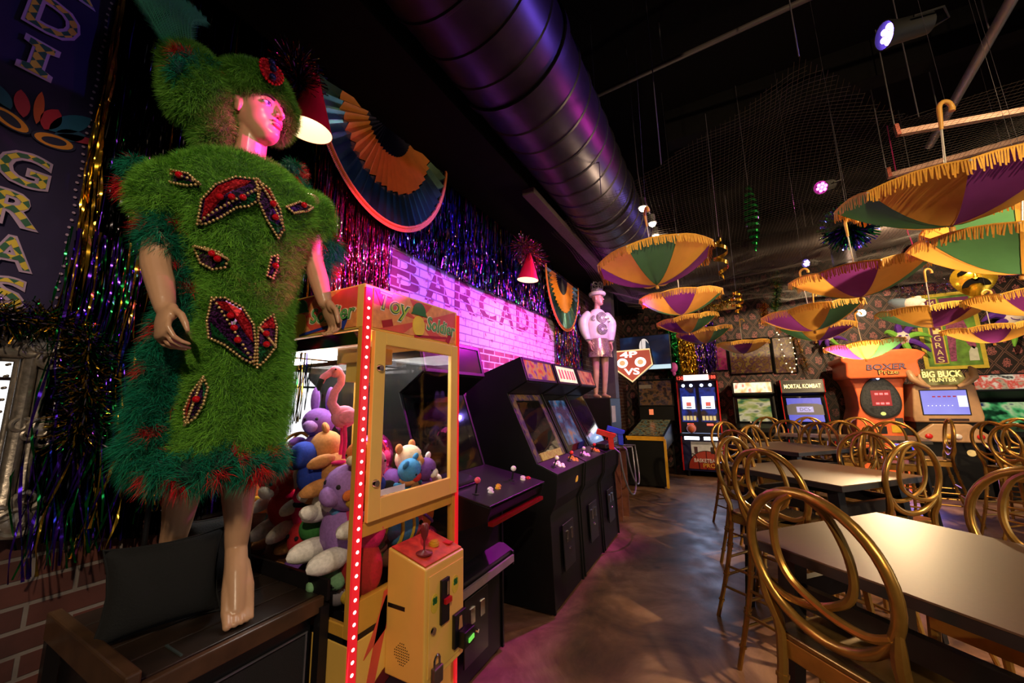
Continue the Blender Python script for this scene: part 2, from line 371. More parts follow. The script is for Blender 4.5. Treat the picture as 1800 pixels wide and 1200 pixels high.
# mural: brick field with the magenta light put in its colour, worn white band and unpainted block letters, all thin coats on the wall
mural = thing('painted_mural', 'brick mural panel with a worn white band and big block letters', 'mural', (0, 0, 0))
MB().bx((X0+.002, 1.84, .01), (X0+.004, 5.42, 2.80)).obj('brick_field', BRICK_LIT, mural)
MB().bx((X0+.004, 1.84, 2.10), (X0+.007, 5.42, 2.76)).obj('white_band', BRICK_PAINTED, mural)['label'] = 'worn white paint band'
for i, ch in enumerate('BARCADIA'):
    y = 2.09 + i*.405; w = .34 if ch != 'I' else .09
    if i == 7: y -= .06
    if i == 6: y -= .03
    lettering(ch, LW(y, 2.565, X0+.007), w, .31, BRICK_LETTER, mural, .003, 'block_letter', offset=.02)

# big spiral duct along the left side with a branch, held by straps
GALV = M('galvanised_steel', s(58, 54, 62), .40, .85, noise=.25, scale=5, bump=.1)
duct = thing('round_duct', 'large round spiral metal duct hanging along the left side', 'duct', (-1.04, 0, 3.86))
prof = []; y = -1.6
while y < 6.25:
    prof += [(.392, y), (.392, y+.205), (.402, y+.212), (.402, y+.228), (.392, y+.235)]; y += .24
MB().lathe(prof + [(.0, y)], 48, Matrix.Rotation(-PI/2, 4, 'X')).obj('duct_run', GALV, duct, smooth=True)
for yy in (1.95, 4.0): MB().lathe([(.40, yy-.03), (.412, yy-.03), (.412, yy+.03), (.40, yy+.03)], 48, Matrix.Rotation(-PI/2, 4, 'X')).obj('strap', GALV, duct, smooth=True)
Tb = T3(.1, 1.47, .16) @ Matrix.Rotation(PI/2, 4, 'Y')
MB().lathe([(.30, -.02), (.30, .30), (.255, .33), (.245, .35), (.245, 1.6)], 32, Tb).obj('branch_duct', GALV, duct, smooth=True)
MB().lathe([(.26, .62), (.262, .62), (.262, .66), (.26, .66)], 32, Tb).obj('branch_seam', GALV, duct, smooth=True)
structure('trim_5', MB().bx((-1.5, 3.0, 3.50), (-1.38, 7.5, 3.56)), M('ledge_paint', s(70, 56, 58), .6))
# ================================================================ tables, bar chairs
GOLD = M('gold_paint', s(166, 126, 62), .30, .8, noise=.18, scale=20)
GOLD_SEAT = M('gold_seat_paint', s(132, 104, 58), .24, .75, noise=.2, scale=40, bump=.05)
TOP = M('table_laminate', s(84, 64, 50), .42, noise=.06, scale=120); BLACK_STEEL = M('black_steel', s(24, 23, 25), .35, .3)
EDGE = M('table_edge_band', s(34, 32, 34), .4)
def make_chair():
    t = thing('bar_chair', 'gold bar chair', 'chair', (0, 0, 0))
    # seat: facing +y, rounded saddle square
    def rr(w, d, r, cx=0, cy=0, n=5):
        P = []
        for sx, sy, a0 in ((1, 1, 0), (-1, 1, PI/2), (-1, -1, PI), (1, -1, 1.5*PI)):
            for k in range(n+1):
                a = a0 + PI/2*k/n; P.append((cx+sx*(w/2-r)+r*math.cos(a), cy+sy*(d/2-r)+r*math.sin(a)))
        return P
    MB().prism(rr(.41, .41, .06, 0, .02), .735, .757).obj('seat', GOLD_SEAT, t, bevel=.006, smooth=True)
    fr = MB()
    for q in (((-.18, .20, .705), (.18, .20, .705)), ((-.18, -.17, .705), (.18, -.17, .705)), ((-.18, -.17, .705), (-.18, .20, .705)), ((.18, -.17, .705), (.18, .20, .705))):
        a, b = Vector(q[0]), Vector(q[1]); d = (b-a); fr.box((a+b)/2, (max(.024, abs(d.x)), max(.024, abs(d.y)), .062))
    fr.obj('seat_frame', GOLD, t, bevel=.004)
    def legr(pts, name='leg', taper=False):
        m = MB(); P = []; n = 14
        for i in range(n+1):     # smooth curve through the control points
            u = i/n*(len(pts)-1); k = min(int(u), len(pts)-2); f = u-k
            p0, p1, p2, p3 = [Vector(pts[max(0, min(len(pts)-1, k+j))]) for j in (-1, 0, 1, 2)]
            P.append(.5*((2*p1)+(-p0+p2)*f+(2*p0-5*p1+4*p2-p3)*f*f+(-p0+3*p1-3*p2+p3)*f**3))
        m.tube(P, [(.0135+.0055*min(1, i/n*1.35))*(1 if not taper or i < n-3 else (n+1-i)/4.6+.1) for i in range(n+1)], 8)
        for zz in (.12, .30, .32, .5, .52, .62):   # turned rings
            for i in range(n):
                if P[i].z <= zz < P[i+1].z:
                    q = P[i].lerp(P[i+1], (zz-P[i].z)/(P[i+1].z-P[i].z)); d = (P[i+1]-P[i]).normalized()*.006
                    m.tube([q-d, q+d], .0205, 8)
        return m.obj(name, GOLD, t, smooth=True)
    for sx in (-1, 1):
        legr([(sx*.215, .235, 0), (sx*.19, .205, .4), (sx*.175, .185, .74)])
        legr([(sx*.225, -.33, 0), (sx*.185, -.235, .4), (sx*.175, -.185, .74), (sx*.187, -.212, .87), (sx*.203, -.222, .975)], taper=True)
    def bar(a, b, r=.0085): return MB().tube([a, (Vector(a)+Vector(b))/2, b], [r, r*1.15, r], 8).obj('stretcher', GOLD, t, smooth=True)
    for sx in (-1, 1):
        bar((sx*.205, .222, .22), (sx*.208, -.285, .22)); bar((sx*.195, .212, .36), (sx*.193, -.255, .36))
    bar((-.2, .215, .30), (.2, .215, .30)); bar((-.195, .208, .42), (.195, .208, .42)); bar((-.2, -.265, .29), (.2, -.265, .29)); bar((-.185, -.235, .42), (.185, -.235, .42))
    # oval hoop back leaning slightly rearwards
    tilt = math.radians(7); zc, hh, hw, yb = 1.03, .222, .212, -.215
    def bp(x, z): return (x*hw, yb-(z*hh)*math.sin(tilt)-.012, zc+z*hh*math.cos(tilt))
    MB().tube([bp(math.cos(2*PI*k/40), math.sin(2*PI*k/40)) for k in range(40)], .0165, 10, closed=True).obj('back_hoop', GOLD, t, smooth=True)
    for sg in (-1, 1):
        ctrl = [(.08, .97), (.34, .78), (.50, .40), (.52, .02), (.40, -.28), (.12, -.48), (-.22, -.60), (-.58, -.62), (-.86, -.50)]
        P = []
        for i in range(33):
            u = i/32*(len(ctrl)-1); k = min(int(u), len(ctrl)-2); f = u-k
            p0, p1, p2, p3 = [Vector((*ctrl[max(0, min(len(ctrl)-1, k+j))], 0)) for j in (-1, 0, 1, 2)]
            q = .5*((2*p1)+(-p0+p2)*f+(2*p0-5*p1+4*p2-p3)*f*f+(-p0+3*p1-3*p2+p3)*f**3)
            v = Vector(bp(sg*q.x, q.y)); v.y += .006*sg; P.append(v)
        MB().tube(P, .0125, 8).obj('back_ring', GOLD, t, smooth=True)
    return t
def make_table():
    t = thing('bar_table', 'bar table', 'table')
    MB().box((0, 0, 1.0175), (.82, .82, .006)).obj('tabletop', [TOP], t, bevel=.001)
    e = MB()
    e.box((0, 0, .998), (.818, .818, .032))
    e.obj('edge_band', EDGE, t)
    for sx in (-1, 1):
        for sy in (-1, 1):
            a, b = Vector((sx*.37, sy*.37, 0)), Vector((sx*.30, sy*.30, .96)); m = MB()
            vs = [p+Vector((dx, dy, 0)) for p, w in ((a, .022), (b, .032)) for dx, dy in ((-w, -w), (w, -w), (w, w), (-w, w))]
            m.add(vs, [(0, 3, 2, 1), (4, 5, 6, 7)] + [(i, (i+1) % 4, 4+(i+1) % 4, 4+i) for i in range(4)]); m.obj('leg', BLACK_STEEL, t)
    for k in range(4): MB().box((0, .308, .84), (.62, .03, .075), RZ(k*PI/2)).obj('apron_rail', BLACK_STEEL, t)
    return t
TG = 'dark square bar tables'
tb = make_table()
A45 = math.radians(47)
tables = [(.60, 1.87, math.radians(47), 'wood-grain bar table nearest the camera, its bare top glaring with lamp light'),
          (.565, 3.645, A45, 'wood-grain bar table standing second along the aisle behind the nearest one'),
          (.59, 5.32, A45, 'wood-grain bar table third along the aisle, in front of the long rear table'),
          (3.55, 6.1, A45, 'wood-grain bar table at the edge of the frame beside the tan cabinet')]
for i, (x, y, a, lb) in enumerate(tables):
    t = tb if i == 0 else dup(tb, (x, y, 0)); t.location = (x, y, 0); t.rotation_euler = (0, 0, a); t['label'] = lb; t['group'] = TG
lt = thing('long_bar_table', 'long bar table nearest the arcade machines of the back wall', 'table', (1.42, 6.92, 0), math.radians(-8))
MB().box((0, 0, 1.0175), (1.56, .72, .006)).obj('tabletop', TOP, lt, bevel=.001)
MB().bx((-.779, -.359, .982), (.779, .359, 1.014)).obj('edge_band', EDGE, lt)
for sx in (-1, 1):
    for sy in (-1, 1): MB().tube([(sx*.72, sy*.32, 0), (sx*.66, sy*.27, .96)], .028, 4).obj('leg', BLACK_STEEL, lt)
MB().bx((-.68, -.28, .82), (.68, -.25, .9)).obj('apron_rail', BLACK_STEEL, lt)
ch = make_chair()
CG = 'gold oval-back bar chairs'
# hoop-centre position, facing angle (deg), label
chairs = [
 (.190, 1.560, 45, 'gold bar chair in the foreground, hoop back turned to camera at the nearest table'),
 (.175, 2.72, 50, 'gold bar chair directly behind the foreground chair, drawn up before the second table'),
 (.035, 3.50, -35, 'gold bar chair at the aisle corner of the second table'),
 (.075, 4.32, 48, 'gold bar chair on the aisle before the third table, behind two nearer hoops'),
 (1.06, 2.36, 225, 'gold bar chair cut by the frame edge on the far side of nearest table'),
 (1.03, 3.45, 128, 'gold bar chair with full hoop seen over the corner of nearest tabletop'),
 (1.04, 4.36, 232, 'gold bar chair across the second table casting hoop shadows on its top'),
 (1.26, 5.22, 150, 'gold bar chair seen edge-on between second and third tables'),
 (.25, 5.12, -42, 'gold bar chair at the aisle side of the third table with dark tilted hoop'),
 (.98, 5.88, 228, 'gold bar chair across the third table, hoop standing over its top'),
 (-.015, 5.85, -50, 'gold bar chair in front of the basketball cabinet, leaning into the aisle'),
 (.74, 6.42, 80, 'gold bar chair tucked under near side of the long rear table, aisle end'),
 (1.28, 6.36, 86, 'gold bar chair tucked under near side of the long rear table, middle'),
 (1.76, 6.32, 75, 'gold bar chair tucked under near side of long rear table, before orange machine'),
 (.60, 7.50, 262, 'gold bar chair behind the long rear table under the green racing screen'),
 (1.13, 7.48, 262, 'gold bar chair behind the long rear table under the blue screen'),
 (1.70, 7.40, 255, 'gold bar chair behind long rear table at the foot of orange machine'),
 (2.52, 7.08, 172, 'gold bar chair standing alone in front of the tan hunting cabinet'),
 (2.60, 6.36, 30, 'gold bar chair with wide hoop beside the lone chair, facing the far table'),
 (2.56, 5.86, 42, 'gold bar chair in front of the wide-hoop chair, near the frame edge'),
 (3.23, 7.30, 240, 'gold bar chair at the frame edge below the green pinball-like screen'),
]
for i, (x, y, a, lb) in enumerate(chairs):
    a = math.radians(a); f = Vector((math.cos(a), math.sin(a), 0)); p = Vector((x, y, 0)) + f*.24
    c = ch if i == 0 else dup(ch, p); c.location = p; c.rotation_euler = (0, 0, a-PI/2); c['label'] = lb; c['group'] = CG

# ================================================================ parasols hung upside down
PAN = [M('parasol_gold', s(252, 186, 84), .6, noise=.05), M('parasol_purple', s(146, 62, 150), .6, noise=.05), M('parasol_green', s(84, 138, 92), .6, noise=.05)]
for m in PAN:   # thin nylon lets some light through
    nt = m.node_tree; b = nt.nodes['Principled BSDF']; tr = nt.nodes.new('ShaderNodeBsdfTranslucent'); mx = nt.nodes.new('ShaderNodeMixShader'); mx.inputs[0].default_value = .55
    col = b.inputs['Base Color'].links[0].from_socket; nt.links.new(col, tr.inputs[0])
    o = nt.nodes['Material Output']; nt.links.new(b.outputs[0], mx.inputs[1]); nt.links.new(tr.outputs[0], mx.inputs[2]); nt.links.new(mx.outputs[0], o.inputs[0])
FRINGE = M('parasol_fringe', s(240, 180, 70), .7, noise=.15, scale=60); SHAFT = M('parasol_shaft', s(225, 222, 215), .3, .4); TIPM = M('parasol_tip', s(225, 170, 80), .4)
def make_parasol():
    """origin at the rim centre; canopy bowl hangs below, handle points up"""
    t = thing('parasol', 'parasol', 'parasol'); R, H = .41, .185
    def rim(k, f=1):   # rib k at radius fraction f
        a = 2*PI*k/8; return Vector((R*f*math.cos(a), R*f*math.sin(a), -H*(1-f**1.9)))
    for k in range(8):
        m = MB(); vs = []; fs = []; nr, na = 7, 6
        for i in range(nr+1):
            f = i/nr
            for j in range(na+1):
                w = j/na; p = rim(k, f)*(1-w) + rim(k+1, f)*w; p.z += .02*f*math.sin(PI*w); vs.append(p)
        for i in range(nr):
            for j in range(na): q = i*(na+1)+j; fs.append((q, q+1, q+na+2, q+na+1))
        m.add(vs, fs); pn = m.obj('canopy_panel', PAN[(0, 1, 0, 2)[k % 4]], t, smooth='all')
        if k % 2: pn['label'] = 'purple panel' if k % 4 == 1 else 'green panel'
        else: pn['label'] = 'gold panel'
        fm = MB()      # fringe: a braid and hanging threads
        for j in range(36):
            for (w0, w1) in ((j/36, (j+.72)/36),):
                a = rim(k)*(1-w0)+rim(k+1)*w0; b = rim(k)*(1-w1)+rim(k+1)*w1
                a.z += .02*math.sin(PI*w0)+.004; b.z += .02*math.sin(PI*w1)+.004; o = (a+b).normalized()*.006; l = random.uniform(.045, .066)
                for q in (a, b): q += o
                jx = Vector((random.uniform(-.006, .006), random.uniform(-.006, .006), 0))
                fm.quad(a, b, b+jx-Vector((0, 0, l)), a+jx-Vector((0, 0, l*.95)))
        fm.tube([rim(k)*(1-w/4)+rim(k+1)*(w/4)+Vector((0, 0, .02*math.sin(PI*w/4)+.004)) for w in range(5)], .006, 6)
        fm.obj('fringe', FRINGE, t)
    rb = MB()
    for k in range(8):
        rb.tube([rim(k, f)+Vector((0, 0, .004)) for f in (0, .25, .5, .75, 1)], .0022, 5); rb.ball(rim(k), .007, 8, 6)
    rb.obj('ribs', SHAFT, t)
    MB().tube([(0, 0, -H-.005), (0, 0, .30)], .0045, 8).obj('shaft', SHAFT, t)
    MB().lathe([(.003, -H-.03), (.011, -H-.026), (.011, -H-.008), (.004, -H)], 12).obj('tip', TIPM, t, smooth=True)
    hk = [(0, 0, .28), (0, 0, .38)] + [(.034-.034*math.cos(a), 0, .38+.034*math.sin(a)) for a in [PI*k/8 for k in range(1, 10)]] 
    MB().tube(hk, [.0075]+[.010]*(len(hk)-3)+[.012, .012], 10).obj('handle', TIPM, t, smooth=True)
    return t
pr = make_parasol()
PG = 'gold purple and green parasols hanging upside down'
parasols = [  # rim centre, spin, lean, label
 ((1.033, 2.467, 2.53), 32, 8, 'largest fringed parasol at the upper corner, its hooked handle plain to see'),
 ((-.357, 2.836, 2.56), -60, 4, 'fringed parasol under the bright bulbs with its green panel facing out'),
 ((-.293, 4.167, 2.60), 26, 4, 'fringed parasol hanging just below and behind the one under the bulbs'),
 ((-.336, 5.641, 2.64), -19, 6, 'fringed parasol third down the aisle, violet panel above the lit sign'),
 ((-.167, 6.399, 2.58), -21, 6, 'fringed parasol fourth down the aisle, beside the tinsel curtain'),
 ((.385, 7.529, 2.50), 20, 3, 'small far parasol with its handle up before the framed posters'),
 ((.949, 3.59, 2.46), 3, 6, 'fringed parasol hanging above the starry spotlight'),
 ((.802, 4.445, 2.36), -33, 5, 'fringed parasol directly beneath the one above the starry spotlight'),
 ((1.074, 5.77, 2.42), 55, 5, 'fringed parasol half hidden at the back of the pair left of the spotlight'),
 ((1.598, 6.232, 2.20), -36, 4, 'pale parasol just above the orange boxing machine'),
 ((1.916, 5.282, 2.41), 25, 4, 'fringed parasol in front of the festival poster'),
 ((2.718, 6.265, 2.31), -1, 5, 'fringed parasol beside the poster over the far wall'),
 ((1.397, 2.821, 2.33), 64, 8, 'fringed parasol below the largest one, over the golden mask'),
 ((1.683, 3.398, 2.62), 64, 6, 'fringed parasol tucked behind and under the largest one'),
 ((2.276, 4.614, 2.36), -3, 5, 'fringed parasol cut by the frame edge beside the golden mask'),
]
STR = M('hanging_string', s(50, 46, 56), .7)
for i, (p, a, ln, lb) in enumerate(parasols):
    u = pr if i == 0 else dup(pr, p); u.location = p; u.rotation_euler = (math.radians(ln), math.radians(-ln*.6), math.radians(a)); u['label'] = lb; u['group'] = PG
    up = Vector(p) + Euler(u.rotation_euler).to_matrix() @ Vector((.034, 0, .422))
    tag(MB().tube([up, up.lerp(Vector((p[0], p[1], ZC)), .5), (p[0], p[1], ZC)], .0009, 4).obj('hanging_string', STR), 'thin string holding up the ' + ' '.join(lb.split()[:9]), 'string', 'strings the parasols hang by')
# ================================================================ crane game full of plush toys
YEL = M('yellow_enamel', s(242, 194, 92), .38, noise=.05, scale=6); YEL_D = M('yellow_trim', s(214, 158, 60), .35, noise=.06)
CHROME = M('chrome', s(200, 200, 205), .12, 1, noise=0); BLK = M('black_plastic', s(16, 16, 18), .35, noise=0); MIRROR = M('mirror_silver', (.9, .9, .9), .0, 1, noise=0)
RED = M('red_plastic', s(190, 24, 30), .3, noise=.05); GLASS = glass_mat('machine_glass', (.93, .93, .93))
claw = thing('crane_game', 'yellow crane game full of plush toys with red light strip on its corner', 'arcade game', (-1.65, 1.34, 0))
o = Vector((-1.65, 1.34, 0))
def cb(lo, hi): return [a-b for a, b in zip(lo, o)], [a-b for a, b in zip(hi, o)]
xb, xf, ya, yb = -2.05, -1.25, 1.03, 1.655
m = MB(); m.bx(*cb((xb, ya, .04), (xf, yb, .70))); m.obj('base_cabinet', YEL, claw, bevel=.006)
m = MB(); m.bx(*cb((xb, ya, .70), (xf, yb, .72))); m.obj('prize_floor', BLK, claw)
hd = MB().bx(*cb((xb, ya, 1.86), (xf, yb, 2.05))).obj('header_box', YEL, claw, bevel=.006)
fr = MB()
for lo, hi in (((xf-.03, ya, .70), (xf, ya+.035, 1.87)), ((xf-.03, yb-.03, .70), (xf, yb, 1.87)), ((xb, ya, .70), (xb+.03, ya+.03, 1.87)), ((xb, yb-.02, .70), (xb+.03, yb, 1.87)),
               ((xf-.03, ya+.035, 1.05), (xf-.001, yb-.03, 1.10)), ((xf-.03, ya+.035, .70), (xf-.001, yb-.03, .83)), ((xb+.03, ya+.001, .70), (xf-.03, ya+.02, .76))): fr.bx(*cb(lo, hi))
fr.obj('cabinet_frame', YEL_D, claw, bevel=.003)
# glazed front door with its own frame, locks
dr = MB()
for lo, hi in (((xf, ya+.045, 1.105), (xf+.022, ya+.105, 1.855)), ((xf, yb-.075, 1.105), (xf+.022, yb-.02, 1.855)), ((xf, ya+.105, 1.105), (xf+.021, yb-.075, 1.185)), ((xf, ya+.105, 1.80), (xf+.021, yb-.075, 1.855))): dr.bx(*cb(lo, hi))
door = dr.obj('glazed_door', YEL, claw, bevel=.003)
MB().bx(*cb((xf+.004, ya+.10, 1.18), (xf+.008, yb-.07, 1.805))).obj('door_pane', GLASS, door)
for z in (1.70, 1.245):
    T = LW(ya+.075, z, xf+.022); T.translation -= o
    MB().lathe([(0, .012), (.012, .012), (.016, .004), (.017, 0)], 16, T).obj('lock', CHROME, door, smooth=True)
MB().bx(*cb((xf+.009, ya+.11, 1.188), (xf+.0095, ya+.25, 1.212))).obj('warning_sticker', M('white_sticker', s(225, 222, 215), .5), door)
MB().bx(*cb((xf-.02, ya+.04, .83), (xf-.016, yb-.03, 1.05))).obj('lower_pane', GLASS, claw)
MB().bx(*cb((xb+.03, ya+.006, .76), (xf-.03, ya+.010, 1.80))).obj('side_pane', GLASS, claw)
MB().bx(*cb((xb+.03, yb-.010, .76), (xf-.03, yb-.006, 1.86))).obj('side_pane', GLASS, claw)
MB().bx(*cb((xb+.012, ya+.02, .74), (xb+.018, yb-.02, 1.86))).obj('mirror_back', MIRROR, claw)
MB().bx(*cb((xb+.02, ya+.015, 1.80), (xf-.03, ya+.022, 1.855))).obj('rail_bar', CHROME, claw)
lt = MB().bx(*cb((xb+.10, ya+.10, 1.835), (xb+.16, yb-.1, 1.855))).obj('cabin_tube_light', glow('cabin_tube', (.95, .95, 1), 6), claw)
light('crane_cabin_light', 'AREA', (-1.62, 1.34, 1.83), (1, .96, .90), 11.0, (-1.62, 1.34, .7), .45)
# claw carriage, coiled cable and claw
cg = MB().bx(*cb((-1.47, 1.08, 1.73), (-1.31, 1.25, 1.80))).obj('claw_carriage', YEL_D, claw, bevel=.003)
MB().bx(*cb((-1.43, 1.10, 1.65), (-1.33, 1.22, 1.73))).obj('motor_box', YEL, cg)
MB().tube([tuple(Vector((-1.37+.022*math.sin(k*.9)*0, 1.12, 1.65-k*.0055))-o+Vector((.008*math.cos(k*1.6), .02*math.sin(k/60*PI)*k/60+.008*math.sin(k*1.6), 0))) for k in range(60)], .004, 6).obj('coiled_cable', BLK, cg)
# red light strip: clear channel with lamps up two front corners
LED = M('red_strip_channel', s(190, 20, 30), .25, 0, (1, .02, .03), .55, noise=0); LEDP = glow('strip_lamp', (1, .30, .30), 9)
for yy, w in ((ya-.004, .034), (yb-.008, .014)):
    st = MB().bx(*cb((xf+.001, yy, .05), (xf+.012, yy+w, 2.03))).obj('light_strip', LED, claw)
    pt = MB()
    for k in range(48 if w > .02 else 0): pt.ball(Vector((xf+.011, yy+w/2, .08+k*.0405))-o, (.004, .0075, .0065), 8, 6)
    if w > .02: pt.obj('strip_lamps', LEDP, st)
light('strip_glow', 'AREA', (xf+.03, ya-.03, 1.1), (1, .03, .05), 1.6, (0, .3, 1.0), .03, sy=1.9)
# header art and lettering, front and side
ART = [M('art_orange', s(245, 150, 84), .4, scale=30, noise=.25), M('art_coral', s(222, 82, 62), .4), M('art_green', s(28, 110, 50), .4), M('art_lime', s(190, 205, 60), .4), M('art_cream', s(245, 225, 190), .4), M('art_blue', s(40, 60, 150), .4), M('art_red', s(170, 20, 28), .4)]
def header_art(T, W, H, text_first=True):
    a = MB().prism([(-W/2, -H/2), (W/2, -H/2), (W/2, H/2), (-W/2, H/2)], 0, .002, T).obj('header_print', ART[0], claw)
    q = MB()
    for k in range(9):   # sun rays behind the words
        t0, t1 = 2*PI*k/9, 2*PI*(k+.45)/9; c = (0, -.01)
        q.prism([c, (max(-W/2, min(W/2, .5*math.cos(t0))), max(-H/2, min(H/2, .5*math.sin(t0)))), (max(-W/2, min(W/2, .5*math.cos(t1))), max(-H/2, min(H/2, .5*math.sin(t1))))], .002, .0025, T)
    q.obj('ray_print', ART[1], a)
    for tx, cx, cy, w, h, rot in (('Toy', -W*.29, .022, W*.33, .105, -.06), ('Soldier', W*.29, -.012, W*.40, .068, -.03)):
        TT = T @ Matrix.Translation((cx, cy, .003)) @ Matrix.Rotation(rot, 4, 'Z')
        lettering(tx, TT, w*1.06, h*1.12, ART[4], claw, .001, offset=.05, shear=.15); lettering(tx, TT @ T3(0, 0, .0012), w, h, ART[2], claw, .001, shear=.15, offset=.025)
        lettering(tx, TT @ T3(0, -h*.0, .0024), w*.97, h*.9, ART[3] if tx == 'Toy' else M('art_mint', s(120, 190, 110), .4), claw, .001, offset=-.012, shear=.15)
    hm = MB()    # plain green helmet between the words
    hm.prism([(.045*math.cos(t)-.005, .03+.05*math.sin(t)) for t in [PI*k/14 for k in range(15)]] + [(-.06, .018), (.052, .018)], .003, .006, T); hm.obj('helmet_print', ART[2], a)
    hm = MB().disc((-.006, -.035, .003), .042, 24, T, .002, .05); hm.obj('sun_print', M('art_yellow', s(250, 205, 60), .4), a)
    hm = MB()
    for (x, y, w, h, r) in ((-W*.44, .05, .012, .07, .5), (W*.40, -.06, .014, .06, -.5), (-W*.36, -.055, .03, .03, .3), (W*.15, -.075, .12, .012, .1)): hm.prism([(x+u*math.cos(r)-v*math.sin(r), y+u*math.sin(r)+v*math.cos(r)) for u, v in ((-w, -h/2), (w, -h/2), (w, h/2), (-w, h/2))], .003, .004, T)
    hm.obj('confetti_print', ART[5] if not text_first else ART[6], a)
T = LW((ya+yb)/2+.012, 1.955, xf+.001); T.translation -= o; header_art(T, .56, .17)
T = frame(Vector((-1.66, ya-.001, 1.955))-o, (1, 0, 0), (0, -1, 0)); header_art(T, .74, .17, False)
# base art: orange swoosh, target disc
T = LW(0, 0, xf+.001); T.translation -= o
q = MB(); q.prism([(1.10, .62), (1.24, .70), (1.24, .80), (1.20, .80)], 0, .002, T); q.prism([(1.09, .42), (1.13, .42), (1.24, .82), (1.19, .82)], 0, .002, T); q.obj('swoosh_print', ART[1], claw)
q = MB(); q.disc((1.26, .38, .001), .17, 32, T, .002); q.obj('dark_ring_print', M('art_maroon', s(96, 16, 18), .4), claw)
q = MB(); q.disc((1.26, .38, .003), .12, 32, T, .002); q.obj('target_print', BLK, claw)
q = MB(); q.disc((1.52, .44, .002), .09, 28, T, .002, .085); q.obj('dial_print', ART[2], claw)
q = MB(); q.disc((1.09, .50, .002), .02, 16, T, .002); q.obj('dot_print', M('art_crimson', s(200, 20, 60), .4), claw)
# coin box with joystick panel
cx0, cx1, cy0, cy1 = -1.25, -1.05, 1.205, 1.452
bxm = MB(); P = [(cx0, .52), (cx1, .52), (cx1, .925), (cx0, .975)]
vs = [Vector((x, y, z))-o for y in (cy0, cy1) for x, z in P]; bxm.add(vs, [(0, 1, 2, 3), (7, 6, 5, 4), (0, 4, 5, 1), (1, 5, 6, 2), (2, 6, 7, 3), (3, 7, 4, 0)])
coin = bxm.obj('coin_box', YEL, claw, bevel=.006)
pn = MB(); vs = [Vector((x, y, z))-o for x, y, z in ((cx0+.012, cy0+.008, .975), (cx1-.008, cy0+.008, .930), (cx1-.008, cy1-.008, .930), (cx0+.012, cy1-.008, .975), (cx0+.012, cy0+.008, .979), (cx1-.008, cy0+.008, .934), (cx1-.008, cy1-.008, .934), (cx0+.012, cy1-.008, .979))]
pn.add(vs, [(4, 5, 6, 7), (0, 1, 5, 4), (1, 2, 6, 5), (2, 3, 7, 6), (3, 0, 4, 7)]); panel = pn.obj('control_panel', M('panel_print', s(196, 66, 40), .35, noise=.35, scale=25), coin)
js = Vector((-1.12, 1.275, .95))-o
MB().lathe([(.034, 0), (.034, .006), (.012, .012), (.004, .016), (.004, .05), (.009, .058), (.014, .07), (.017, .09), (.0165, .105), (.012, .115), (0, .119)], 20, T3(*js)).obj('joystick', M('joystick_maroon', s(120, 40, 44), .3), coin, smooth=True)
MB().lathe([(.022, 0), (.022, .012), (.017, .012), (.016, .02), (0, .021)], 20, T3(*(Vector((-1.14, 1.36, .952))-o))).obj('push_button', [M('button_yellow', s(205, 150, 40), .3)], coin, smooth=True)
MB().box(Vector((-1.12, 1.42, .951))-o, (.05, .03, .004), ).obj('price_sticker', M('price_sticker', s(215, 40, 50), .4), coin)
T = LW(0, 0, cx1+.0005); T.translation -= o
MB().prism([(1.222, .545), (1.44, .545), (1.44, .895), (1.222, .895)], 0, .004, T).obj('coin_door', YEL, coin, bevel=.002)
cm = MB().prism([(1.285, .70), (1.335, .70), (1.335, .86), (1.285, .86)], .004, .016, T).obj('coin_mech', BLK, coin, bevel=.002)
MB().prism([(1.298, .772), (1.335, .772), (1.335, .79), (1.298, .79)], .016, .028, T).obj('reject_button', RED, coin)
MB().prism([(1.312, .80), (1.325, .80), (1.325, .85), (1.312, .85)], .016, .020, T).obj('coin_slot', CHROME, coin)
for y, z in ((1.255, .79), (1.385, .81)):
    MB().disc((y, z, .005), .022, 20, T, .002, .034).obj('round_sticker', M('sticker_yellow', s(220, 190, 60), .5), coin)
    q = MB()
    for k in range(4): q.disc((y+.008*math.cos(PI/4+k*PI/2), z+.010+.008*math.sin(PI/4+k*PI/2), .0065), .0075, 10, T, .001)
    q.obj('clover_print', ART[2], coin)
MB().lathe([(0, .01), (.012, .01), (.014, .004)], 16, T @ T3(1.245, .70, .004)).obj('lock', CHROME, coin, smooth=True)
bv = MB(); bv.prism([(1.365, .575), (1.442, .575), (1.442, .70), (1.365, .70)], .004, .020, T); bv.prism([(1.385, .575), (1.455, .575), (1.455, .635), (1.385, .635)], .02, .055, T)
bv.obj('bill_acceptor', BLK, coin, bevel=.003)
MB().prism([(1.39, .64), (1.415, .64), (1.41, .685), (1.395, .685)], .02, .022, T).obj('bill_arrow', M('arrow_print', s(190, 140, 80), .5), coin)
MB().prism([(1.41, .59), (1.445, .595), (1.445, .61), (1.41, .605)], .055, .06, T).obj('slot_light', glow('slot_green', (.2, .8, .1), .8), coin)
pl = MB().prism([(1.228, .525), (1.278, .525), (1.278, .582), (1.228, .582)], .012, .034, T).obj('padlock', M('padlock_steel', s(120, 105, 95), .3, .8), coin, bevel=.004)
MB().tube([(1.238, .58, .022), (1.238, .605, .022), (1.245, .617, .022), (1.253, .62, .022), (1.261, .617, .022), (1.268, .605, .022), (1.268, .58, .022)], .0045, 8, T=T).obj('shackle', CHROME, pl, smooth=True)
T2 = frame(Vector((-1.15, cy0-.0005, .70))-o, (1, 0, 0), (0, -1, 0))
MB().prism([(-.09, .06), (0, .06), (0, .075), (-.09, .075)], 0, .001, T2).obj('black_sticker', BLK, coin)
q = MB()
for i in range(9):
    for j in range(9):
        if abs(i-4)+abs(j-4) <= 5: q.disc((-.01+(i-4)*.009, -.09+(j-4)*.009, .0005), .0022, 8, T2, .001)
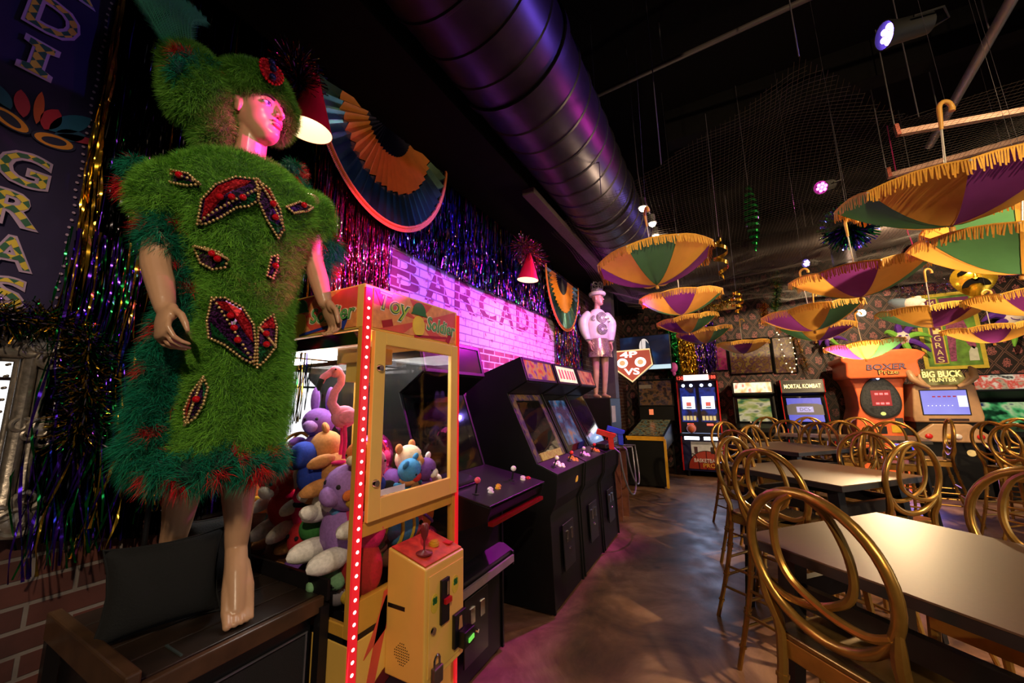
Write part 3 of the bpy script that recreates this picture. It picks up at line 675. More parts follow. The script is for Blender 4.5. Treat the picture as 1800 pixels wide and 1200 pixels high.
q.obj('speaker_holes', BLK, coin)

# ---------------------------------------------------------------- plush toys in the crane game, each one a thing
def plush_mat(name, c): return M('plush_'+name, c, .9, noise=.15, scale=90, bump=.3)
PC = {k: plush_mat(k, s(*v)) for k, v in dict(pink=(236, 130, 160), hotpink=(225, 30, 105), purple=(120, 70, 160), lilac=(165, 120, 200), blue=(30, 60, 170), sky=(70, 150, 210), teal=(20, 130, 130), green=(60, 130, 60), sage=(120, 165, 120), orange=(232, 120, 50), tan=(205, 140, 80), brown=(100, 60, 40), white=(235, 228, 220), red=(190, 30, 40), yellow=(235, 190, 50), black=(25, 24, 28), coral=(240, 90, 80), cream=(240, 215, 180)).items()}
FOIL = M('pink_foil', s(215, 60, 150), .12, .85, noise=.3, scale=12)
def eye_pair(p, parent, f, up, w, r):
    f = Vector(f).normalized(); up = Vector(up); rt = f.cross(up).normalized(); e = MB()
    for sg in (-1, 1): e.ball(Vector(p)+rt*w*sg, r, 8, 6)
    e.obj('eyes', PC['black'], parent, smooth=True)
def bear(label, loc, rz, k, body, limb, muzzle, tilt=(0, 0), ears='round'):
    """seated plush animal facing +x before rotation; k = overall scale"""
    k *= 1.45
    t = thing('plush_animal', label, 'plush toy', loc, rot=(tilt[0], tilt[1], rz)); t['group'] = 'plush toys heaped in the crane game'
    B, Lm, Mz = PC[body], PC[limb], PC[muzzle]
    MB().ball((0, 0, .055*k), (.055*k, .06*k, .065*k)).obj('body', B, t, smooth=True)
    h = MB().ball((.012*k, 0, .155*k), (.052*k, .058*k, .052*k)).obj('head', B, t, smooth=True)
    MB().ball((.056*k, 0, .143*k), (.022*k, .028*k, .022*k), 12, 8).obj('muzzle', Mz, h, smooth=True)
    eye_pair((.055*k, 0, .168*k), h, (1, 0, 0), (0, 0, 1), .022*k, .006*k)
    for sg in (-1, 1):
        e = MB()
        if ears == 'round': e.ball((0, sg*.045*k, .20*k), (.012*k, .02*k, .02*k), 10, 8)
        elif ears == 'flop': e.ball((-.005*k, sg*.062*k, .145*k), (.014*k, .018*k, .045*k), 10, 8)
        else: e.ball((-.005*k, sg*.03*k, .235*k), (.012*k, .018*k, .05*k), 10, 8)
        e.obj('ear', Lm, h, smooth=True)
        MB().ball((.035*k, sg*.062*k, .085*k), (.042*k, .02*k, .02*k), 10, 8).obj('arm', Lm, t, smooth=True)
        MB().ball((.06*k, sg*.035*k, .018*k), (.055*k, .024*k, .024*k), 10, 8).obj('leg', Lm, t, smooth=True)
    return t
def orb(label, loc, r, col, cat='plush toy', accent=None, rz=0, name='plush_ball', squash=(1, 1, 1), face=False, mat=None):
    r *= 1.18
    t = thing(name, label, cat, loc, rz); t['group'] = 'plush toys heaped in the crane game'
    b = MB().ball((0, 0, 0), (r*squash[0], r*squash[1], r*squash[2]), 20, 14).obj('body', mat or PC[col], t, smooth=True)
    if accent:
        st = MB().tube([(r*squash[0]*1.0*math.cos(a), r*squash[1]*1.0*math.sin(a), r*.15) for a in [2*PI*k/20 for k in range(20)]], r*.12, 8, closed=True).obj('band', PC[accent], t, smooth=True)
    if face: eye_pair((r*squash[0]*.94, 0, r*.25), t, (1, 0, 0), (0, 0, 1), r*.3, r*.09)
    return t
def bird(label, loc, rz, k, body, beak, wing, tilt=(0, 0)):
    k *= 1.4
    t = thing('plush_bird', label, 'plush toy', loc, rot=(tilt[0], tilt[1], rz)); t['group'] = 'plush toys heaped in the crane game'
    MB().ball((0, 0, .06*k), (.06*k, .05*k, .06*k)).obj('body', PC[body], t, smooth=True)
    h = MB().ball((.03*k, 0, .135*k), .042*k).obj('head', PC[body], t, smooth=True)
    MB().lathe([(.02*k, 0), (.016*k, .02*k), (0, .045*k)], 12, T3(.06*k, 0, .13*k) @ Matrix.Rotation(PI/2, 4, 'Y')).obj('beak', PC[beak], h, smooth=True)
    eye_pair((.066*k, 0, .15*k), h, (1, 0, 0), (0, 0, 1), .02*k, .006*k)
    for sg in (-1, 1): MB().ball((-.01*k, sg*.05*k, .065*k), (.045*k, .012*k, .035*k), 12, 8).obj('wing', PC[wing], t, smooth=True)
    MB().ball((-.065*k, 0, .08*k), (.03*k, .025*k, .012*k), 10, 8).obj('tail', PC[wing], t, smooth=True)
    return t
def fish(label, loc, rz, k, body, stripe, tilt=(0, 0)):
    k *= 1.4
    t = thing('plush_fish', label, 'plush toy', loc, rot=(tilt[0], tilt[1], rz)); t['group'] = 'plush toys heaped in the crane game'
    MB().ball((0, 0, 0), (.075*k, .035*k, .055*k)).obj('body', PC[body], t, smooth=True)
    for x in (-.03, .015):
        r = math.sqrt(max(0, 1-(x/.075)**2)); MB().tube([(x*k, .036*k*r*math.cos(a), .056*k*r*math.sin(a)) for a in [2*PI*j/16 for j in range(16)]], .006*k, 6, closed=True).obj('stripe', PC[stripe], t, smooth=True)
    MB().ball((-.09*k, 0, 0), (.028*k, .01*k, .045*k), 10, 8).obj('tail_fin', PC[stripe], t, smooth=True)
    MB().ball((0, 0, .06*k), (.04*k, .008*k, .022*k), 10, 8).obj('back_fin', PC[stripe], t, smooth=True)
    eye_pair((.052*k, 0, .018*k), t, (1, 0, 0), (0, 0, 1), .026*k, .008*k)
    return t
def flamingo(label, loc, rz):
    t = thing('plush_flamingo', label, 'plush toy', loc, rz); t['group'] = 'plush toys heaped in the crane game'
    MB().ball((0, 0, .20), (.055, .042, .05)).obj('body', PC['pink'], t, smooth=True)
    nk = [(.03, 0, .22), (.055, 0, .26), (.045, 0, .31), (.02, 0, .35), (.02, 0, .38), (.04, 0, .405)]
    n = MB().tube(nk, [.026, .021, .018, .017, .018, .02], 12).ball((.045, 0, .40), (.03, .024, .026), 14, 10).obj('neck', PC['pink'], t, smooth=True)
    MB().tube([(.06, 0, .40), (.095, 0, .375), (.105, 0, .35)], [.017, .015, .013], 10).obj('beak', PC['pink'], n, smooth=True)
    MB().tube([(.100, 0, .365), (.112, 0, .335), (.108, 0, .315)], [.0145, .013, .006], 10).obj('beak_tip', PC['black'], n, smooth=True)
    eye_pair((.052, 0, .41), n, (1, 0, 0), (0, 0, 1), .023, .004)
    for sg in (-1, 1):
        MB().ball((-.01, sg*.04, .20), (.045, .012, .03), 12, 8).obj('wing', PC['pink'], t, smooth=True)
        MB().tube([(.0, sg*.02, .17), (-.005, sg*.025, .09), (.0, sg*.028, .02)], .0085, 8).ball((.02, sg*.03, .008), (.032, .014, .009), 10, 8).obj('leg', PC['hotpink'], t, smooth=True)
    return t
def cactus(label, loc, rot):
    t = thing('plush_cactus', label, 'plush toy', loc, rot=rot); t['group'] = 'plush toys heaped in the crane game'
    MB().ball((0, 0, .09), (.042, .045, .10)).obj('stem', PC['sage'], t, smooth=True)
    for sg in (-1, 1): MB().tube([(0, sg*.03, .08), (0, sg*.075, .085), (0, sg*.085, .13)], [.02, .024, .022], 10).ball((0, sg*.085, .132), .022, 10, 8).obj('arm', PC['sage'], t, smooth=True)
    q = MB()
    for a in range(5): q.tube([(.043*math.cos(a*PI/5-PI/2+.3)*math.sin(t2), .046*math.sin(a*PI/5-PI/2+.3)*math.sin(t2), .09+.101*math.cos(t2)) for t2 in [PI*(.15+.7*k/9) for k in range(10)]], .0022, 5)
    q.obj('rib_stitching', PC['black'], t)
    q = MB()
    for sg in (-1, 1): q.ball((.036, sg*.022, .10), (.006, .01, .007), 8, 6)
    q.obj('cheeks', PC['pink'], t, smooth=True)
    eye_pair((.040, 0, .115), t, (1, 0, 0), (0, 0, 1), .015, .004)
# left face of the pile (seen through the side pane) from top to bottom, then the front face
flamingo('pink flamingo plush standing on the heap behind the side pane', (-1.50, 1.155, 1.30), -PI*.62)
bear('purple plush with a green mandolin on its belly, top of heap', (-1.72, 1.195, 1.27), -1.2, .9, 'purple', 'purple', 'lilac', ears='tall')
orb('lime mandolin patch toy leaning on the purple plush', (-1.68, 1.130, 1.32), .04, 'yellow', accent='sky', squash=(.9, .35, 1.2))
orb('shiny purple wrapped ball between flamingo and mandolin toy', (-1.62, 1.195, 1.30), .04, 'purple', mat=M('purple_foil', s(150, 70, 140), .15, .8, noise=.3))
orb('teal sequined cushion under the mandolin toy', (-1.70, 1.155, 1.235), .075, 'teal', squash=(1.1, .6, .6), mat=M('teal_sequin', s(20, 110, 100), .2, .7, noise=.5, scale=120))
bird('royal blue parrot plush with orange beak by the side pane', (-1.62, 1.145, 1.16), -1.9, 1.0, 'blue', 'orange', 'blue', (0, .2))
bear('tan teddy plush lying face down below the flamingo', (-1.50, 1.165, 1.19), -2.2, .95, 'tan', 'tan', 'cream', (.5, .3))
bear('white lamb plush lying on its side in the middle of heap', (-1.53, 1.150, 1.08), -1.2, .9, 'white', 'white', 'cream', (.4, -.3))
fish('small blue fish plush tucked beside the white lamb', (-1.44, 1.130, 1.13), -1.9, .55, 'sky', 'red')
orb('yellow and black striped bee plush near the corner post', (-1.37, 1.145, 1.18), .05, 'yellow', accent='black', squash=(1.2, .9, .9), face=True, rz=-1.6)
bear('orange monkey plush pressed against the corner post', (-1.33, 1.175, 1.20), -1.4, .7, 'orange', 'orange', 'cream', (.2, .2), 'flop')
orb('magenta boot shaped plush hanging at the rear of side pane', (-1.73, 1.140, 1.10), .075, 'hotpink', squash=(.6, .5, 1.2), accent='black')
orb('crimson heart cushion behind the white lamb', (-1.38, 1.175, 1.06), .10, 'hotpink', squash=(1.1, .6, 1))
orb('tiny white flower stuck on the crimson cushion', (-1.31, 1.115, 1.11), .018, 'white', accent='pink')
bear('lilac glitter elephant plush slumped against the side pane', (-1.47, 1.160, .93), -1.57, 1.25, 'lilac', 'white', 'lilac', (-.15, 0), 'flop')
cactus('smiling green cactus plush lying under the elephant', (-1.55, 1.145, .86), (0, PI/2, -.35))
orb('dark red ball plush left of the elephant', (-1.70, 1.175, .96), .085, 'red', face=True, rz=-1.57)
bear('red and white dog plush in the shaded lower corner', (-1.85, 1.165, 1.00), -1.4, 1.0, 'red', 'white', 'white', (0, .3), 'flop')
orb('green leafy ball plush beside the boot plush', (-1.63, 1.125, 1.02), .045, 'green')
orb('crimson cushion at the bottom beside the corner post', (-1.36, 1.165, .90), .09, 'red', squash=(1, .6, 1.1))
orb('orange round plush in the dark rear corner', (-1.93, 1.175, 1.09), .07, 'orange', accent='yellow')
bear('brown teddy plush low in the rear corner', (-1.90, 1.165, .80), -1.5, .9, 'brown', 'tan', 'tan')
orb('purple shaded ball plush at the bottom of side pane', (-1.75, 1.175, .82), .07, 'purple')
orb('clear wrapped grey ball on the cabin floor', (-1.45, 1.135, .80), .045, 'white', mat=M('cellophane', s(170, 160, 170), .15, .3))
orb('yellow banana plush on cabin floor by the corner', (-1.36, 1.135, .79), .035, 'yellow', squash=(2, .7, .7))
# front face, seen through the door and lower pane
orb('tall pink octopus plush at the front left of the door', (-1.415, 1.256, 1.285), .055, 'pink', squash=(.9, .9, 1.15), face=True)
orb('pink octopus lower body folded under its own head', (-1.405, 1.253, 1.20), .048, 'pink', squash=(1, .9, 1))
orb('metallic pink wrapped candy bag behind the octopus', (-1.525, 1.358, 1.30), .085, 'pink', squash=(.8, 1, 1.15), mat=FOIL)
orb('crinkled pink foil base of the candy bag', (-1.485, 1.344, 1.20), .075, 'pink', squash=(.9, 1.2, .8), mat=FOIL)
orb('violet round plush with grey fin under the candy bag', (-1.415, 1.372, 1.175), .062, 'purple', accent='sky', face=True)
bear('cream sloth plush sitting at the door bottom', (-1.395, 1.456, 1.10), .2, .85, 'cream', 'tan', 'tan', (.1, 0))
orb('navy flounder plush at the left door edge', (-1.365, 1.225, 1.205), .04, 'blue', squash=(.7, 1.2, .9))
bear('grey blue shark plush with open red mouth', (-1.415, 1.400, 1.12), .4, .7, 'sky', 'sky', 'red', (.3, .5))
fish('orange clown fish plush under the octopus', (-1.385, 1.242, 1.135), 1.0, .75, 'orange', 'white')
fish('yellow and black angel fish plush pressed to the door', (-1.365, 1.288, 1.105), 1.4, .95, 'yellow', 'black')
orb('magenta sequin ball beside the angel fish', (-1.415, 1.330, 1.11), .05, 'hotpink', mat=M('magenta_sequin', s(200, 20, 110), .2, .6, noise=.5, scale=120))
orb('clear bag of silver wrapped candy at the right door edge', (-1.435, 1.526, 1.22), .085, 'white', squash=(.8, .8, 1.3), mat=glass_mat('bag_film', (.85, .85, .8)))
orb('yellow ribbon twisted round the silver candy bag', (-1.385, 1.498, 1.24), .03, 'yellow', squash=(.5, .4, 2.2), rz=.5)
orb('brown monkey head plush behind the sloth', (-1.475, 1.442, 1.17), .045, 'brown', face=True)
bear('violet penguin plush at the lower right of door', (-1.375, 1.533, 1.09), .3, .7, 'purple', 'white', 'white', (.3, .2))
fish('sky blue parrot fish plush in the lower window', (-1.365, 1.403, .98), 1.5, 1.0, 'sky', 'yellow', (.3, 0))
orb('coral strawberry plush in the lower window', (-1.385, 1.463, 1.00), .062, 'coral', squash=(.9, .9, 1.2))
fish('peach fish plush standing on its tail in lower window', (-1.385, 1.533, .99), 1.3, .95, 'orange', 'purple', (0, -.9))
bear('dark grey wolf plush in shadow of the lower window', (-1.435, 1.302, .87), .3, 1.0, 'black', 'brown', 'brown')
orb('dull green turtle plush on the left of lower window', (-1.395, 1.232, .93), .06, 'green', accent='brown')
orb('metallic wrapped sweets at the lower window right edge', (-1.355, 1.568, .90), .04, 'pink', mat=FOIL)
for i, (lb, p, r, c) in enumerate((('red plush ball deep in the heap', (-1.62, 1.34, .84), .13, 'red'), ('orange plush ball deep in the heap', (-1.58, 1.34, 1.03), .13, 'orange'), ('teal plush ball at the back of the heap', (-1.85, 1.36, .95), .13, 'teal'), ('yellow plush ball at the back of the heap', (-1.88, 1.36, 1.15), .10, 'yellow'), ('blue plush ball right in the heap', (-1.60, 1.53, .95), .12, 'blue'), ('green plush ball beside the mirror', (-1.84, 1.53, .93), .11, 'green'), ('white plush ball in the heap centre', (-1.62, 1.22, 1.13), .09, 'white'), ('brown plush ball right of heap centre', (-1.50, 1.50, 1.12), .08, 'brown'), ('purple plush ball under the candy bag', (-1.47, 1.22, .98), .10, 'purple'))):
    orb(lb, p, r, c, squash=(1, .95, .9), face=True, rz=random.uniform(-2, 1))
# ================================================================ arcade machines
CAB = M('cabinet_black', s(7, 7, 8), .5, noise=.2, scale=8, spec=.25); TMOLD = M('edge_molding', s(10, 10, 11), .3, noise=0); CRT = M('dark_glass', s(10, 11, 13), .06, noise=0)
BTN = {k: M('button_'+k, c, .3, noise=0) for k, c in dict(red=s(190, 30, 30), white=s(225, 215, 215), yellow=s(215, 170, 40), pink=s(235, 90, 110), blue=s(30, 60, 190)).items()}
PROF = [(0, .02), (.82, .02), (.80, .70), (.85, .80), (.87, 1.0), (.70, 1.07), (.44, 1.63), (.63, 1.73), (.57, 1.93), (.02, 1.75)]
def fl(y, w): return Matrix(((1, 0, 0, -2.02), (0, 0, -1, y+w/2), (0, 1, 0, 0), (0, 0, 0, 1)))         # profile (depth, height) -> room, machines on the left wall
def fb(x, w, front, depth): return Matrix(((0, 0, -1, x+w/2), (-1, 0, 0, front+depth), (0, 1, 0, 0), (0, 0, 0, 1)))
def seg_frame(F, w, a, b, lift=0.0):
    """panel frame on the slanted strip a->b of a profile: origin at its middle, x along the width as the viewer sees it"""
    A, B = F @ Vector((a[0], a[1], w/2)), F @ Vector((b[0], b[1], w/2)); up = (B-A).normalized(); right = -(F.to_3x3() @ Vector((0, 0, 1)))
    out = right.cross(up).normalized(); return frame((A+B)/2+out*lift, right, out), (B-A).length
def coin_door(F, w, parent, a, b, hh=.34):
    T, L = seg_frame(F, w, a, b, .001)
    d = MB().prism([(-.12, -hh/2), (.12, -hh/2), (.12, hh/2), (-.12, hh/2)], 0, .01, T).obj('coin_door', BLK, parent, bevel=.003)
    for sx in (-.05, .05):
        MB().prism([(sx-.022, .03), (sx+.022, .03), (sx+.022, .11), (sx-.022, .11)], .01, .018, T).obj('coin_slot', CHROME, d)
    MB().lathe([(0, .02), (.01, .02), (.013, .01)], 12, T @ T3(0, -.03, 0)).obj('lock', CHROME, d, smooth=True)
def stick(T, x, y, col, parent, h=.06):
    j = MB().lathe([(.02, 0), (.02, .004), (.005, .006), (.005, h)], 14, T @ T3(x, y, 0)).obj('joystick', BLK, parent, smooth=True)
    MB().ball(T @ Vector((x, y, h+.012)), .017, 14, 10).obj('ball_top', BTN[col], j, smooth=True)
def buttons(T, spots, col, parent):
    for x, y in spots: MB().lathe([(.017, 0), (.017, .006), (.012, .008), (.011, .012), (0, .0125)], 14, T @ T3(x, y, 0)).obj('button', BTN[col], parent, smooth=True)
def upright(label, F, w, prof, marquee, screen, side=None, mol=None, marq_seg=(7, 8), scr_seg=(5, 6), pan_seg=(4, 5), front_seg=(1, 2), sticks=2, mtext=None, scr_inset=.07, art=None):
    t = thing('arcade_cabinet', label, 'arcade game')
    side = side or CAB
    for z0 in (0, w-.02): MB().prism(prof, z0, z0+.02, F).obj('side_panel', side, t, bevel=.003)
    ins = list(prof); k = scr_seg
    MB().prism([(x-(.012 if x > .3 else -.01), z-(.012 if z > 1 else -.01)) for x, z in ins], .021, w-.021, F).obj('cabinet_body', CAB, t)
    if mol:
        for z0 in (-.001, w-.02):
            MB().tube([F @ Vector((x, z, z0+.0105)) for x, z in prof[1:]], .008, 6).obj('edge_molding', mol, t)
    T, L = seg_frame(F, w, prof[marq_seg[0]], prof[marq_seg[1]], -.008)
    mq = MB().prism([(-w/2+.03, -L/2+.015), (w/2-.03, -L/2+.015), (w/2-.03, L/2-.015), (-w/2+.03, L/2-.015)], 0, .006, T).obj('marquee', marquee, t)
    if mtext: lettering(mtext[0], T @ T3(0, 0, .008), w*mtext[1], L*mtext[2], mtext[3], mq, .002, offset=.01)
    fr_ = MB()
    for x0, x1, y0, y1 in ((-w/2+.02, -w/2+.035, -L/2, L/2), (w/2-.035, w/2-.02, -L/2, L/2), (-w/2+.02, w/2-.02, -L/2, -L/2+.02), (-w/2+.02, w/2-.02, L/2-.02, L/2)): fr_.prism([(x0, y0), (x1, y0), (x1, y1), (x0, y1)], 0, .012, T)
    fr_.obj('marquee_frame', BLK, mq)
    T, L = seg_frame(F, w, prof[scr_seg[0]], prof[scr_seg[1]], -.006)
    bz = MB().prism([(-w/2+.03, -L/2+.01), (w/2-.03, -L/2+.01), (w/2-.03, L/2-.01), (-w/2+.03, L/2-.01)], 0, .004, T).obj('bezel', art or CRT, t)
    iw, ih = w/2-scr_inset-.03, L/2-scr_inset
    n = 10; rx = lambda u: u*iw*(1-.0)
    sc = MB().prism([(-iw, -ih), (iw, -ih), (iw, ih), (-iw, ih)], .004, .007, T).obj('screen', screen, bz, bevel=.002)
    MB().prism([(-iw-.01, -ih-.01), (iw+.01, -ih-.01), (iw+.01, ih+.01), (-iw-.01, ih+.01)], .0105, .012, T).obj('screen_glass', GLASS, bz)
    P, L2 = seg_frame(F, w, prof[pan_seg[0]], prof[pan_seg[1]], .001)
    cp = MB().prism([(-w/2, -L2/2), (w/2, -L2/2), (w/2, L2/2), (-w/2, L2/2)], 0, .008, P).obj('control_panel', BLK, t, bevel=.003)
    P = P @ T3(0, 0, .008)
    for i in range(sticks):
        x = (-.2 if sticks > 1 else -.1) + i*.34
        stick(P, x, 0, 'red' if i else 'white', cp); buttons(P, [(x+.07+.035*q, .02-.02*(q % 2)) for q in range(3)]+[(x+.07+.035*q, -.02-.02*(q % 2)) for q in range(3)], ('white', 'yellow')[i % 2], cp)
    coin_door(F, w, t, (prof[front_seg[0]][0], .12), prof[front_seg[1]])
    return t, T, (iw, ih), P, cp
# --- left row, from the crane game to the back
PA = [(0, .02), (.66, .02), (.66, .48), (.74, .52), (.74, .60), (.66, .64), (.66, .86), (.95, .97), (.97, 1.04), (.52, 1.12), (.34, 1.62), (.52, 1.74), (.47, 1.95), (.02, 1.95)]
wA = .66; FA = fl(1.995, wA)
A, TA, _, PAn, cpA = upright('black arcade cabinet with ball-top joysticks, half hidden behind the crane game', FA, wA, PA, M('dark_marquee', s(24, 20, 34), .2), CRT, marq_seg=(11, 12), scr_seg=(9, 10), pan_seg=(8, 9), front_seg=(1, 2), sticks=0)
stick(PAn, -.24, -.08, 'pink', cpA); stick(PAn, .16, -.08, 'white', cpA); buttons(PAn, [(-.15, -.12), (-.11, -.09), (.23, -.12), (.27, -.10)], 'white', cpA); buttons(PAn, [(-.06, -.11), (-.02, -.09)], 'yellow', cpA); buttons(PAn, [(.29, -.13)], 'red', cpA)
MB().prism([(-.33, .02), (-.05, .02), (-.08, .2), (-.33, .2)], .001, .03, PAn).obj('instruction_plate', M('dark_plate', s(40, 38, 44), .15), cpA, bevel=.01)
MB().box(FA @ Vector((.955, .955, wA/2)), (.03, wA-.06, .02)).obj('red_edge_strip', M('dark_red_lens', s(120, 10, 14), .25), A)  # dark red strip under the control panel edge
MB().bx((-1.282, 1.70, .545), (-1.268, 2.30, .585)).obj('foot_rail', M('rail_steel', s(190, 175, 180), .3, .7), A)
MB().bx((-1.29, 1.665, .535), (-1.265, 1.70, .60)).obj('rail_lamp', M('dark_red_lens', s(120, 10, 14), .25), A)
art1 = ramp_screen('bezel_art_purple', [s(20, 12, 40), s(90, 30, 110), s(200, 130, 40), s(40, 20, 70)], .18, 14)
m1 = ramp_screen('marquee_wrestler', [s(60, 16, 90), s(150, 40, 130), s(235, 140, 30), s(240, 60, 40), s(30, 20, 70)], .7, 9)
B, TB, szB, PB, cpB = upright('tall black arcade cabinet with purple and orange marquee, second from the crane game', fl(3.12, .66), .66, PROF, m1, CRT, art=art1)
MB().prism([(-.22, -.30), (.22, -.30), (.22, -.235), (-.22, -.235)], .013, .015, TB).obj('instruction_card', ramp_screen('card_yellow', [s(200, 120, 30), s(240, 190, 80)], .5, 30), B)
T, _ = seg_frame(fl(3.12, .66), .66, (.80, .70), (.87, 1.0), .004); MB().disc((.16, .03, 0), .03, 20, T, .002, .042).obj('round_sticker', M('sticker_gold', s(220, 180, 70), .5), B)
scC = ramp_screen('screen_blue', [s(8, 10, 30), s(20, 40, 90), s(60, 130, 190), s(220, 130, 60)], .5, 7)
m2 = ramp_screen('marquee_cream', [s(240, 205, 170), s(255, 235, 205)], 1.3, 12)
Cc, TC, _, PCc, cpC = upright('black arcade cabinet with cream lit marquee, middle of the left row', fl(3.80, .62), .62, PROF, m2, scC)
q = MB()
for i, x in enumerate((-.2, -.12, -.03, .05, .13, .2)): q.prism([(x-.022, -.05), (x+.022, -.05), (x+.018, .05), (x-.018, .05)], .002, .004, seg_frame(fl(3.80, .62), .62, PROF[7], PROF[8], 0)[0])
q.obj('marquee_bars', M('marquee_bar_print', s(150, 90, 70), .5), Cc)  # brown bars printed on the cream marquee
m3 = ramp_screen('marquee_fire', [s(60, 30, 40), s(190, 60, 40), s(240, 130, 80), s(120, 90, 90)], .7, 8)
D, TD, _, PD, cpD = upright('black shooter cabinet with red and blue guns, last of the left row', fl(4.46, .62), .62, PROF, m3, CRT, sticks=0)
def gun(name, label, m, T):
    g = thing(name, label, 'light gun'); g['group'] = 'light guns on the shooter cabinet'
    q = MB(); q.prism([(-.15, .0), (.03, .0), (.06, .025), (.06, .06), (-.15, .06)], -.018, .018, T); q.obj('barrel', m, g, bevel=.004)
    MB().prism([(-.02, .005), (.045, .01), (.085, -.11), (.03, -.12)], -.016, .016, T).obj('grip', m, g, bevel=.005)
    MB().tube([T @ Vector(p) for p in ((-.03, .0, 0), (-.035, -.03, 0), (-.01, -.035, 0), (.0, -.01, 0))], .004, 6).obj('trigger_guard', m, g)
    return g
RGUN = M('gun_red', s(205, 30, 34), .35); BGUN = M('gun_blue', s(30, 60, 190), .35)
gun('light_gun', 'red light gun holstered on the shooter cabinet', RGUN, frame((-1.13, 4.26, 1.155), (.88, .45, -.30), (.30, -.95, 0)))
gun('light_gun', 'blue light gun holstered behind the red gun', BGUN, frame((-1.10, 4.58, 1.17), (.88, .45, -.30), (.30, -.95, 0)))
MB().box(seg_frame(fl(4.46, .62), .62, PROF[4], PROF[5], .03)[0] @ Vector((0, 0, 0)), (.14, .5, .05)).obj('gun_holster', BLK, D, bevel=.01)
CABLE = M('grey_cable', s(120, 125, 135), .3, .4)
for i, (y0, y1, zb, lb) in enumerate(((4.30, 4.80, .52, 'looped grey cable hanging from the red gun'), (4.62, 5.0, .58, 'looped grey cable hanging from the blue gun'))):
    P = [(-1.10+.0, y0, 1.05)] + [(-1.02+.06*math.sin(k/12*PI), y0+(y1-y0)*(.5-.62*math.cos(k/12*PI)), 1.0-(1.0-zb)*math.sin(k/12*PI)**.8) for k in range(13)] + [(-1.12, y0+.2, 1.02)]
    tag(MB().tube(P, .009, 8).obj('gun_cable', CABLE, smooth=True), lb, 'cable', 'cables of the light guns')
# black speaker box carrying the white mannequin, with papers; slim brown stands beside it
bs = thing('speaker_plinth', 'tall black box plinth under the mannequin in white', 'plinth', (-1.76, 6.15, 0))
MB().bx((-.26, -.32, 0), (.26, .32, 1.60)).obj('body', CAB, bs, bevel=.01)
for i in range(3): MB().bx((.262, -.28, .55+i*.34), (.265, -.05, .80+i*.34)).obj('paper_notice', M('paper_violet', s(170, 160, 190), .7), bs)
post = thing('square_column', 'square dark column beside the mannequin in white', 'column', (-1.72, 6.75, 0)); MB().bx((-.12, -.12, 0), (.12, .12, 4.0)).obj('shaft', M('column_grey', s(60, 54, 60), .6), post)
MB().bx((.121, -.06, 1.0), (.124, .06, 1.55)).obj('lettered_strip', M('paper_violet', s(170, 160, 190), .7), post)
for i, (x, y) in enumerate(((-1.30, 5.05), (-1.28, 5.30), (-1.25, 5.55))):
    tag(MB().bx((x-.25, y-.02, 0), (x, y+.02, .95)).obj('wooden_divider', M('divider_wood', s(92, 52, 38), .5, noise=.3)), ('brown upright board nearest the shooter cabinet', 'brown upright board between two others past the shooter cabinet', 'brown upright board nearest the pinball table')[i], 'board', 'brown boards by the pinball table')
# --- pinball table facing the camera, cabinet legs and backbox
pb = thing('pinball_machine', 'black pinball machine with yellow rails in the far left corner', 'pinball machine')
PX0, PX1, PYF, PYB = -1.66, -.98, 7.45, 9.0
vs = [(PX0, PYF, .62), (PX1, PYF, .62), (PX1, PYF, .90), (PX0, PYF, .90), (PX0, PYB, .72), (PX1, PYB, .72), (PX1, PYB, 1.12), (PX0, PYB, 1.12)]
MB().add(vs, [(0, 1, 2, 3), (5, 4, 7, 6), (1, 5, 6, 2), (4, 0, 3, 7), (3, 2, 6, 7), (1, 0, 4, 5)]).obj('cabinet', CAB, pb, bevel=.01)
MB().bx((PX0+.03, PYF-.01, .04), (PX1-.03, PYF+.3, .64)).obj('front_skirt', CAB, pb)
MB().bx((PX0, PYF-.022, .83), (PX1, PYF-.001, .905)).obj('yellow_rail', M('pinball_yellow', s(220, 160, 40), .35), pb, bevel=.004)
for x in (PX0, PX1): MB().bx((x-.015, PYF-.03, .02), (x+.025, PYF+.02, .86)).obj('leg', M('leg_yellow', s(200, 150, 40), .4) if x == PX1 else BLACK_STEEL, pb)
for x in (PX0+.03, PX1-.05): MB().bx((x, PYB-.06, .02), (x+.04, PYB-.02, .75)).obj('leg', BLACK_STEEL, pb)
vs = [(PX0+.04, PYF+.03, .912), (PX1-.04, PYF+.03, .912), (PX1-.04, PYB-.05, 1.135), (PX0+.04, PYB-.05, 1.135)]
MB().quad(*vs).obj('playfield', ramp_screen('playfield_lights', [s(10, 8, 10), s(60, 40, 26), s(220, 170, 90), s(90, 160, 140), s(30, 20, 20)], .16, 16), pb)
MB().bx((PX0, PYB-.02, 1.12), (PX1+.04, PYB+.25, 1.42)).obj('neck', CAB, pb)
MB().bx((PX0-.02, PYB-.04, 1.42), (PX1+.06, PYB+.22, 2.02)).obj('backbox', CAB, pb, bevel=.01)
MB().bx((PX0+.02, PYB-.05, 1.45), (PX1+.02, PYB-.04, 1.98)).obj('backglass', ramp_screen('backglass_art', [s(20, 12, 10), s(60, 34, 20), s(150, 90, 40), s(90, 60, 60), s(20, 14, 14)], .22, 10), pb)
MB().box((PX0+.16, PYB-.055, 1.86), (.26, .008, .08), ).obj('paper_note', M('paper_grey', s(150, 140, 130), .7), pb)
MB().box((PX0+.25, PYB-.03, 1.30), (.09, .01, .12)).obj('orange_card', glow('orange_card', (1, .25, .1), .7), pb)
